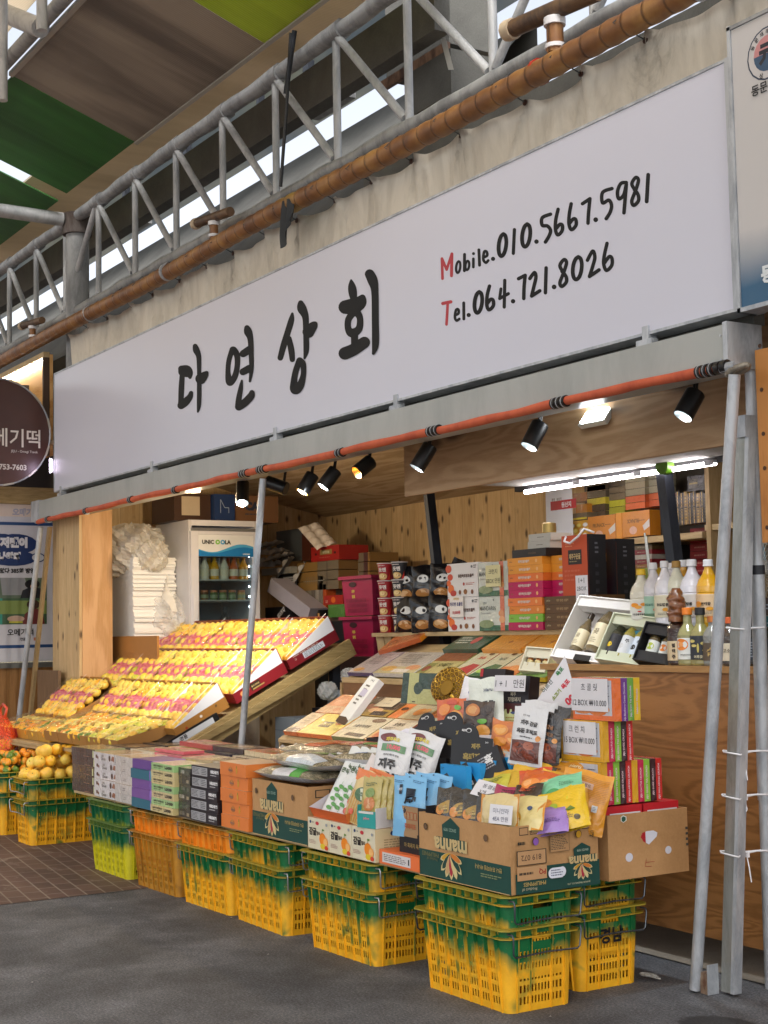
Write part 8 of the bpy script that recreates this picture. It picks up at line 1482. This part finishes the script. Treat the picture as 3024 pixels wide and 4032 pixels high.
# magenta crates in the back
MG = M('8a1040', .4)
def mag(lab, z): 
    q = P(1340, 2430, y=2.3); o = thing('magenta_crate', lab, 'crate', (q.x+.24, 2.3+.2, z), group='magenta crates in the back'); b = MB(); w_, d_, h_ = .46, .38, .30
    vs = []
    for z_, k in ((0, .9), (h_, 1)): vs += [(-w_/2*k, -d_/2*k, z_), (w_/2*k, -d_/2*k, z_), (w_/2*k, d_/2*k, z_), (-w_/2*k, d_/2*k, z_)]
    b.add(vs, [(0, 1, 5, 4), (1, 2, 6, 5), (2, 3, 7, 6), (3, 0, 4, 7), (0, 3, 2, 1)], MG)
    b.box((-w_/2-.02, -d_/2-.02, h_-.02), (w_/2+.02, -d_/2+.005, h_+.005), MG); b.box((w_/2-.005, -d_/2+.006, h_-.02), (w_/2+.02, d_/2+.02, h_+.005), MG)
    s_ = lambda u, v, e: (-w_/2*(.9+.1*v)+w_*(.9+.1*v)*u, -d_/2*(.9+.1*v)-.002-e, h_*v)
    it = [('e', .36, .80, .13, .07, '2c0a18'), ('t', '제주', .36, .62, .09, 'b8a84c', 0, .05), ('t', '열매', .36, .49, .09, 'b8a84c', 0, .05)]
    for r in range(3): it += [('r', .13+.045*j, .08+.13*r, .145+.045*j, .18+.13*r, '5c0c2c') for j in range(16)]
    art(b, s_, w_, h_, it, 1)
    s2 = lambda u, v, e: (w_/2*(.9+.1*v)+.002+e, -d_/2+d_*u, h_*v); art(b, s2, d_, h_, [('r', .1+.05*j, .12+.2*r, .12+.05*j, .26+.2*r, '5c0c2c') for r in range(3) for j in range(16)], 1); ob('crate_body', b, o)
zq = P(1350, 2432, y=2.3).z; mag('upper magenta crate with yellow lettering behind the noodle cups', zq+.012); mag('lower magenta crate with yellow lettering behind the fruit rack', zq-.30)
b = MB(); b.box((P(1340, 2430, y=2.3).x-.02, 2.28, 0), (P(1340, 2430, y=2.3).x+.5, 2.72, zq-.302), M('2a1c20')); tag(ob('crate_plinth', b), 'dark boxes carrying the magenta crates at the back', 'plinth')
# back bench and clutter
wb = thing('back_bench', 'dark bench along the back carrying cartons and clutter', 'bench', (-6.0, 3.2, 0)); zb_ = P(1200, 2436, y=3.0).z
b = MB(); b.box((-1.4, -.2, zb_-.03), (1.2, .6, zb_), M('5a4a38')); b.box((-1.4, -.21, zb_-.22), (1.2, -.17, zb_-.031), M('17171a')); ob('top', b, wb)
q = P(1247, 2440, y=2.9); b = MB(); b.box((q.x+6-.05, -.3, 0), (q.x+6+.05, -.22, zb_+.07), M('0e0e10')); ob('leg', b, wb)
BYY = 3.0
def bk3(n_, lab, u0, v0, u1, v1, c, d=.3, y=BYY, **k): return pk(n_, lab, u0, v0, u1, v1, y, d, c, **k)
for k in range(3): bk3('carton', f'folded brown carton, {ordn(k, 3)} of the pile left in the back corner', 1172, 2212+38*k, 1333, 2247+38*k, '7a5c34', faces={'F': '6e6454'}, arts={'F': [('r', .0, .0, .5, 1, '8a6a38'), ('r', .72, 0, .74, 1, '4a443c')]}, group='folded cartons left pile')
for k in range(3): bk3('carton', f'folded brown carton, {ordn(k, 3)} of the pile right in the back corner', 1367, 2178+38*k, 1455, 2213+38*k, '8a6a3c', y=3.2, arts={'F': [('r', .5, .0, .75, 1, '6e6454'), ('r', .75, 0, .93, 1, '4a3030')]}, group='folded cartons right pile')
bk3('fruit_carton', 'red fruit carton with hand holes on the folded cartons', 1225, 2150, 1336, 2208, '98201c', arts={'F': [('r', .33, .42, .75, .75, '8a7444'), ('t', '제주한라봉', .54, .58, .2, 'c8c0a0', 0, .04, .36), ('e', .18, .5, .04, .08, '3a0c0c'), ('e', .86, .5, .04, .08, '3a0c0c'), ('tex', .3, .2, .8, .28, 1, 'b86c5c')]})
bk3('fruit_carton', 'brown open flap of the red fruit carton in the back corner', 1190, 2100, 1222, 2208, '4a2418', d=.2, y=3.05)
bk3('grey_board', 'grey board leaning in the dark back corner', 1062, 2088, 1192, 2212, '5c646a', d=.03, y=3.3)
q = P(1250, 2110, y=3.0); b = MB(); b.grid(lambda u, v: (.42*(u-.5), .2*(v-.5), .035*abs(math.sin(u*12))*abs(math.sin(v*6.3))), 26, 12, M('c4bcb4')); o = ob('foam_tray', b, loc=q, rot=(R_(20), R_(32), 0)); tag(o, 'white moulded foam tray tilted on the red fruit carton', 'foam tray')
for k in range(6):
    q = P(1032+(16 if k < 4 else 60)*(k % 3)+20, 2150+24*k, y=3.0); b = MB(); b.grid(lambda u, v: (.30*(u-.5), .22*(v-.5), .04*abs(math.sin(u*10))*abs(math.sin(v*6.3))), 20, 10, M('b8b6b4')); b.grid(lambda u, v: (.30*(u-.5), .22*(v-.5), .04*abs(math.sin(u*10))*abs(math.sin(v*6.3))-.006), 20, 10, M('b8b6b4'), flip=True)
    o = ob('foam_tray', b, loc=q, rot=(R_(10), R_([-6, 5, -10, 4, -52, -60][k]), R_(10*k))); tag(o, f'white foam fruit tray in the heap beside the fridge, {NTH[k]} from the top', 'foam tray', 'foam trays beside the fridge')
bk3('carton', 'long white box under the foam tray heap', 1030, 2236, 1142, 2262, '9a9890')
bk3('carton', 'black carton with white data label below the foam trays', 1085, 2262, 1192, 2325, '121216', arts={'F': [('r', .3, .25, .8, .85, 'b0b0b4'), ('tex', .35, .3, .75, .8, 4, '5a5a60')]}, tilt=0)
pk('carton', 'white box tilted down to the right in the back corner', 1060, 2330, 1190, 2388, 2.75, .2, '9c98a4', ry=0, rz=0).rotation_euler = (0, R_(27), R_(10))
bk3('carton', 'black shopping carton with white brush lettering near the bench', 1045, 2390, 1150, 2440, '141418', y=2.8, arts={'F': [('t', '흑돼지', .6, .5, .5, 'c8c8cc', 30, .04)]})
for k in range(5): bk3('plastic_pack', f'pack of clear grey plastic sleeves, {NTH[k]} from the left on the bench', 1198+15*k, 2296+4*(k % 2), 1212+15*k, 2432, ['7a7468', '8a847a', '6a645c', '98928a', '7a746c'][k], d=.2, group='packs of clear sleeves', film=True)
bk3('plastic_pack', 'flat pack of grey sleeves lying above the upright packs', 1195, 2270, 1272, 2298, '8c887e', arts={'F': [('r', .1*j+.05, 0, .1*j+.07, 1, '6a665c') for j in range(9)]})
bk3('orange_edge_box', 'grey box with orange edges around the sleeve packs', 1185, 2298, 1197, 2400, 'a84a1c', d=.1); bk3('orange_edge_box', 'orange edged box strip right of the sleeve packs', 1273, 2300, 1285, 2400, 'a84a1c', d=.1)
bk3('tea_carton', 'red box with orange fruit picture on the bench', 1276, 2344, 1350, 2380, '9c2018', arts={'F': [('e', .5, .5, .12, .34, 'd0641c'), ('t', '2.5', .15, .35, .3, 'd0b0a0', 0, .03)]}, y=2.95); bk3('tea_carton', 'green wrapped box under the red one on the bench', 1293, 2380, 1357, 2430, '4a7c30', film=True, y=2.95)
b = MB(); b.tube([(0, 0, 0), (0, 0, .12)], .008, M('b8843c'), 6); tag(ob('wooden_stick', b, loc=P(1256, 2475, y=2.2)), 'short wooden stick poking up behind the back tray row', 'stick')
# ================================================================ LIGHTS OF THE SHOP
SPC, SPW = m_emit('lens_cool', 'dcefff', 9), m_emit('lens_warm', 'ffc070', 7)
OFFL = M('9a9c9c', .15, .6)
def spot(lab, u0, v0, u1, v1, col, power, y=1.04, r=.045, toward=0.0, aim=None):
    """track spotlight: rear end at (u0, v0), lens end at (u1, v1)"""
    A = P(u0, v0, y=y); B = P(u1, v1, y=y-toward*.8-.045); d = (B-A).normalized(); L = (B-A).length
    o = thing('track_spotlight', lab, 'spotlight', A, group='black spotlights under the awning'); T = d.to_track_quat('Z', 'Y').to_matrix().to_4x4()
    b = MB(); b.lathe([(0, 0), (r*.92, 0), (r, .006), (r, L), (r*.93, L), (r*.90, L-.03)], M('0c0d10', .35), 22, T); ob('housing', b, o)
    b = MB(); b.lathe([(r*.91, L-.001), (r*.62, L-.035)], M('d8dcd8' if col != 'w' else 'd8a860', .2, .5), 22, T); ob('reflector', b, o)
    b = MB(); b.lathe([(r*.62, L-.036), (0, L-.036)], (SPC if col == 'c' else SPW if col == 'w' else OFFL), 22, T); ob('lens', b, o)
    b = MB(); b.tube([d*.03, d*.03+Vector((0, .02, .10)), d*.03+Vector((0, .02, .3))], .007, M('101114', .4), 6); b.tube([d*.03+Vector((.02, .0, 0)), d*.03+Vector((.02, .02, .12))], .005, M('101114', .4), 6); ob('stem', b, o)
    if power:
        li = bpy.data.lights.new('spot_lamp', 'SPOT'); li.energy = power; li.spot_size = R_(62 if aim else 78); li.spot_blend = 1.0; li.shadow_soft_size = .03; li.color = (.86, .94, 1) if col == 'c' else (1, .90, .72)
        lo = bpy.data.objects.new('spot_lamp', li); COL.objects.link(lo); lo.parent = o; lo.location = d*(L-.02); lo.rotation_euler = (A+d*L-Vector(aim) if aim else -Vector((d.x, .12, d.z))).to_track_quat('Z', 'Y').to_euler()
    return o
PW = 60
spot('black spotlight pointing straight down, leftmost under the awning', 957, 1900, 954, 1982, 'c', PW*1.9, aim=(-5.7, 1.2, 1.0))
spot('unlit black spotlight lying almost level beside the middle pole', 1128, 1925, 1052, 1898, 'o', 0, toward=.05)
spot('black warm spotlight tilted left, third from the left', 1232, 1868, 1190, 1938, 'w', PW*2.5, toward=.03, aim=(-6.2, 1.3, 1.1))
spot('black cool spotlight tilted left, fourth from the left', 1322, 1850, 1272, 1918, 'c', PW*1.4, toward=.04, aim=(-5.6, 1.5, 1.2))
spot('black warm spotlight turned towards the street, fifth from the left', 1462, 1815, 1404, 1862, 'w', PW*.35, toward=.07)
spot('black cool spotlight under the middle of the awning', 1695, 1755, 1640, 1845, 'c', PW*.3, toward=.04)
spot('black cool spotlight near the square floodlight', 2128, 1668, 2082, 1760, 'c', PW*.45, toward=.03)
spot('black cool spotlight nearest the right end of the awning', 2740, 1545, 2688, 1640, 'c', PW*.45, toward=.03)
q = P(2345, 1632, y=1.235); fl = thing('square_floodlight', 'bright square floodlight fixed on the plywood beam', 'floodlight', q, (R_(-38), 0, 0))
b = MB(); b.box((-.10, -.0, -.055), (.10, .03, .055), M('c9d0d0', .3, .4)); ob('housing', b, fl)
b = MB(); b.box((-.085, -.004, -.043), (.085, -.0005, .043), m_emit('floodlight_face', 'f4faff', 45)); ob('lamp_face', b, fl)
A, B = P(2069, 1938, y=1.70), P(2660, 1846, y=1.70); ld = thing('tube_lamp', 'long white LED tube lamp glowing under the dark shelf rail', 'lamp', A)
b = MB(); b.tube([(0, 0, 0), (B.x-A.x+.28, 0, B.z-A.z)], .0125, m_emit('tube_glow', 'fff6fa', 15), 10); ob('tube', b, ld)
b = MB(); b.box((-.12, .012, .012), (1.9, .05, .075), M('15161a')); ob('black_rail', b, ld)
for x in (.45, .95, B.x-A.x+.22): b = MB(); b.box((x, -.016, -.004), (x+.06, .016, .022), M('d8dce8')); ob('clip', b, ld)
q = P(2605, 1835, y=1.66); b = MB(); b.lathe([(0, 0), (.045, .0), (.045, .045), (0, .045)], M('5a8a1c', .4), 20, Matrix.Translation((q.x+.01, 1.695, q.z-.0))@Matrix.Rotation(R_(90), 4, 'X')); tag(ob('green_tape_roll', b), 'roll of green tape hanging on the right black post', 'tape roll')
b = MB(); q = P(762, 1938, y=1.3); b.lathe([(0, 0), (.05, 0), (.055, .012)], m_emit('downlight_glow', 'ffe2bc', 12), 18, Matrix.Translation(q)); tag(ob('round_downlight', b), 'small round downlight peeping under the orange awning roll', 'downlight')
li = bpy.data.lights.new('downlight_lamp', 'POINT'); li.energy = 30; li.color = (1, .78, .5); li.shadow_soft_size = .06; lo = bpy.data.objects.new('downlight_lamp', li); COL.objects.link(lo); lo.location = q-Vector((0, 0, .06))
# ================================================================ LEFT NEIGHBOUR
q = P(0, 1700, x=-8.08); rsn = thing('round_sign', 'round dark brown shop sign with white Korean letters at the left edge', 'sign', (-8.08, q.y-.02, q.z)); rad = (P(0, 1490, x=-8.08).z-P(0, 1905, x=-8.08).z)/2; cy = 0
t = NT('brown_sign_face'); gr = t.n('TexCoord'); t.base(t.mix(t.noise(t.obj((1, 1.5, 1.5)), 1.6, 2), '35211f', '5a3a32')); t.set(Roughness=.35)
N_ = 48; b = MB(); b.add([(0, rad*math.cos(2*math.pi*k/N_), rad*math.sin(2*math.pi*k/N_)) for k in range(N_)], [tuple(range(N_))], t.m); b.add([(-.08, rad*math.cos(2*math.pi*k/N_), rad*math.sin(2*math.pi*k/N_)) for k in range(N_)]+[(0, rad*math.cos(2*math.pi*k/N_), rad*math.sin(2*math.pi*k/N_)) for k in range(N_)], [(k, (k+1) % N_, N_+(k+1) % N_, N_+k) for k in range(N_)], M('2a2a2c')); ob('disc', b, rsn)
b = MB(); b.tube([(.002, (rad+.006)*math.cos(2*math.pi*k/N_), (rad+.006)*math.sin(2*math.pi*k/N_)) for k in range(N_+1)], .008, STEEL, 6); ob('rim', b, rsn)
for k in range(12): a_ = 2*math.pi*k/12+.2; b = MB(); b.box((-.004, -.05, rad-.004), (.012, .05, rad+.012), M('b8b4a8', .4, .3), Matrix.Rotation(a_, 4, 'X')); ob('clip', b, rsn)
b = MB(); s_ = lambda u, v, e: (.001+e, -rad+2*rad*u, -rad+2*rad*v); D = 2*rad
art(b, s_, D, D, [('t', '오메기떡', .60, .45, .175, 'dcd6cc', 0, .012, .62), ('t', 'JEJU - Omegi Tteok', .755, .32, .030, 'cfc9c0', 0, .006), ('t', '064-753-7603', .58, .17, .055, 'd0ccc4', 0, .03), ('t', '제주도 명품 먹거리', .38, .67, .032, 'cfc9c0', 0, .01), ('e', .46, .60, .04, .045, 'dcd6cc'), ('r', .43, .585, .50, .64, 'dcd6cc')], 1); ob('lettering', b, rsn)
A, B = P(8, 1490, y=1.0), P(196, 1397, y=1.0); zb3 = P(196, 1560, y=1.0).z-.55
lp = thing('lit_plywood_panel', 'plywood shop front panel lit by a row of small LEDs behind the round sign', 'panel', (A.x, 1.0, zb3))
b = MB(); b.box((-1.0, 0, 0), (B.x-A.x, .03, A.z-zb3), wood('warm_plywood', 'd8a868', 'b8803c', 'x', 1.2, fig=14)); ob('panel', b, lp)
b = MB(); b.box((-1.0, -.06, A.z-zb3-.03), (B.x-A.x, -.002, A.z-zb3+.02), W_TMB); b.box((B.x-A.x-.03, -.06, 0), (B.x-A.x, -.002, A.z-zb3-.031), M('4a3626')); ob('edge_frame', b, lp)
b = MB(); EML = m_emit('led_bulbs', 'fff8f0', 30)
for k in range(9): b.box((B.x-A.x-.14-.16*k, -.05, A.z-zb3-.065), (B.x-A.x-.09-.16*k, -.03, A.z-zb3-.045), EML)
ob('led_strip', b, lp)
b = MB(); b.box((0, 0, 0), (.015, .015, .12), m_emit('led_violet', 'f0dcff', 25)); tag(ob('led_strip', b, loc=P(195, 1860, y=.86)), 'short vertical LED strip beside the round brown sign', 'LED strip')
BX = -8.74
y1_ = P(178, 2300, x=BX).y+.35; ztop, zbot = P(60, 1985, x=BX).z, P(60, 2605, x=BX).z; y0_ = -.6
po = thing('shop_poster', 'white poster panel with blue stripes and photographs at the left edge', 'poster', (BX, y0_, zbot)); W_ = y1_-y0_; Hh = ztop-zbot
b = MB(); b.box((-.02, 0, 0), (0, W_, Hh), M('c8c8d0', .35)); s_ = lambda u, v, e: (e, W_*u, Hh*v)
yy = lambda u: (P(u, 2300, x=BX).y-y0_)/W_
a0, a1 = yy(0), yy(175); m_ = lambda f: a0+(a1-a0)*f
art(b, s_, W_, Hh, [('r', 0, .865, 1, .885, '1c4478'), ('r', 0, .085, 1, .105, '1c4478'), ('r', 0, .92, 1, 1, 'd8c8bc'), ('t', '오메기', m_(.5), .95, .05, 'a8a8b8', 0, .06),
    ('e', m_(.35), .745, .10, .065, '1c3468'), ('e', m_(.0), .72, .13, .09, '1c3468'), ('e', m_(.28), .655, .11, .05, '1c3468'), ('e', m_(.85), .66, .035, .03, '24386a'), ('e', m_(.85), .66, .028, .024, 'c8ccd4'),
    ('t', '저맨이', m_(.30), .755, .07, 'dcdce4', 0, .09), ('t', '나왔다', m_(.22), .665, .06, 'dcdce4', 0, .09), ('t', '왔다 385회 방영', m_(.38), .575, .035, '1c1c24', 0, .05),
    ('r', 0, .235, m_(1.05), .53, '3c5a40'), ('r', 0, .40, m_(1.05), .53, '5a6a58'), ('p', [(m_(.0), .53), (m_(.55), .53), (m_(.65), .42), (m_(.05), .42)], '8a8c90'), ('r', 0, .235, m_(.05), .40, '2c8c7c'), ('e', m_(.72), .49, .035, .03, '141418'), ('p', [(m_(.45), .40), (m_(1.0), .40), (m_(.95), .46), (m_(.7), .475), (m_(.5), .45)], '1a1c24'), ('e', m_(.75), .475, .016, .016, 'b88a6c'),
    ('r', 0, .30, m_(1.05), .385, '7a8c4a'), ('p', [(m_(.5), .235), (m_(1.0), .235), (m_(.95), .32), (m_(.75), .34), (m_(.55), .30)], '6a2c2c'), ('e', m_(.74), .36, .03, .03, '3a2418'), ('e', m_(.35), .27, .04, .02, 'b89a88'), ('r', m_(.2), .243, m_(.5), .255, 'b8b03c'),
    ('t', '오메기떡', m_(.45), .185, .045, '1c1c20', 0, .02), ('t', '濟羅軒', m_(.55), .14, .022, '4a4a50'), ('r', m_(.75), .13, m_(.86), .15, 'c07a5c')], 1); ob('poster_sheet', b, po)
b = MB(); b.box((BX-.05, y0_, 0), (BX-.022, y1_, zbot-.06), wood('orange_brown_front', 'a87a44', '8a5c2c', 'z', 1.4, plank=9)); b.box((BX-.06, y0_, zbot-.058), (BX+.03, y1_, zbot-.012), M('6a6a66', .4, .3)); tag(ob('shop_front_panel', b), 'wooden shop front below the white poster at far left', 'shop front')
q = P(60, 1945, x=BX); b = MB(); b.box((BX-.06, y0_, ztop+.002), (BX+.02, y1_, ztop+.16), W_TMBY); tag(ob('timber_lintel', b), 'timber lintel above the white poster at far left', 'lintel')
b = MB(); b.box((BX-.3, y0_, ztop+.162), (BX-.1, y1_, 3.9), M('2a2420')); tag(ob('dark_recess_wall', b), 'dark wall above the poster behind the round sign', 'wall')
# fan at right
q = P(3012, 2235, y=2.0); fn = thing('electric_fan', 'wire guarded electric fan behind the right poles', 'fan', q, (R_(90), 0, 0)); WR = M('b8b0a0', .3, .6)
for n_, z in (('front_guard', .05), ('rear_guard', -.05)):
    b = MB()
    for k in range(40): a_ = 2*math.pi*k/40; b.tube([(.04*math.cos(a_), .04*math.sin(a_), z), (.15*math.cos(a_+.15), .15*math.sin(a_+.15), z*.9), (.22*math.cos(a_+.2), .22*math.sin(a_+.2), 0)], .0016, WR, 4, False)
    b.tube([(.22*math.cos(a_), .22*math.sin(a_), 0) for a_ in [2*math.pi*k/32 for k in range(33)]], .004, WR, 6); b.tube([(.13*math.cos(a_), .13*math.sin(a_), z*.9) for a_ in [2*math.pi*k/32 for k in range(33)]], .002, WR, 5); ob(n_, b, fn)
for k in range(3): a_ = k*2.094; b = MB(); b.grid(lambda u, v: ((.03+.16*v)*math.cos(a_+.9*(u-.5)*(1-.2*v)), (.03+.16*v)*math.sin(a_+.9*(u-.5)*(1-.2*v)), .03*(u-.5)), 8, 6, M('6a8a98', .3)); ob('blade', b, fn)
b = MB(); b.tube([(0, 0, -.12), (0, 0, .03)], .035, M('c8c8c8'), 16); b.tube([(0, 0, -.10), (0, -.75, -.10)], .014, M('b8b8b8'), 10); ob('motor_and_stem', b, fn)
for k in range(4): pk('carton', f'{["teal", "blue", "teal blue", "dark"][k]} patterned carton in the gap right of the aluminium rail, {ordn(k, 4)}', 2945, 2640-72*k-70, 3060, 2640-72*k, 1.9, .2, ['1c4a60', '24587a', '1c6068', '3a2c28'][k], None, {'F': [('e', .3, .5, .1, .2, 'c8a84c'), ('tex', .5, .3, .9, .7, 2, '8a9aa8')]}, 'patterned cartons at the right edge')
# litter on the ground
for k, (u, v, s_) in enumerate(((420, 3535, 1), (432, 3578, .8), (905, 3615, .9), (1050, 3760, .7), (1830, 3930, .7), (2160, 4005, .6), (120, 3870, .8))):
    q = P(u, v, z=.004); b = MB(); b.add([(0, 0, .002), (.014*s_, .003, .006), (.012*s_, .010, .003), (.002, .008, .005)], [(0, 1, 2, 3)], M('c8c8c4')); tag(ob('paper_scrap', b, loc=q), 'tiny scrap of white litter lying on the asphalt', 'litter', 'scraps of litter')
q = P(2560, 3850, z=.012); b = MB(); pts = [(.035*math.cos(a_*1.7)*(1+.3*math.sin(a_)), .02*math.sin(a_*2.3), .004+.010*abs(math.sin(a_))) for a_ in [k*.35 for k in range(30)]]; b.tube(pts, .0035, M('a8a8a4'), 6); b.tube([(-.05, -.005, .003), (.0, 0, .006), (.05, .012, .003)], .004, M('b8b8b4'), 6); tag(ob('string_tangle', b, loc=q), 'tangle of grey plastic string on the asphalt beside the rear crate', 'string')

q = P(1125, 790, y=.86); b = MB(); b.grid(lambda u, v: ((u-.5)*(.13+.07*math.sin(3*v)), .015*math.sin(u*14+v*3), -.30*v*(.75+.25*math.sin(u*4+1))), 14, 10, M('2f3236', .7)); tag(ob('dark_rag', b, loc=q), 'dark torn rag hanging from the duct over the tarpaulin', 'rag')
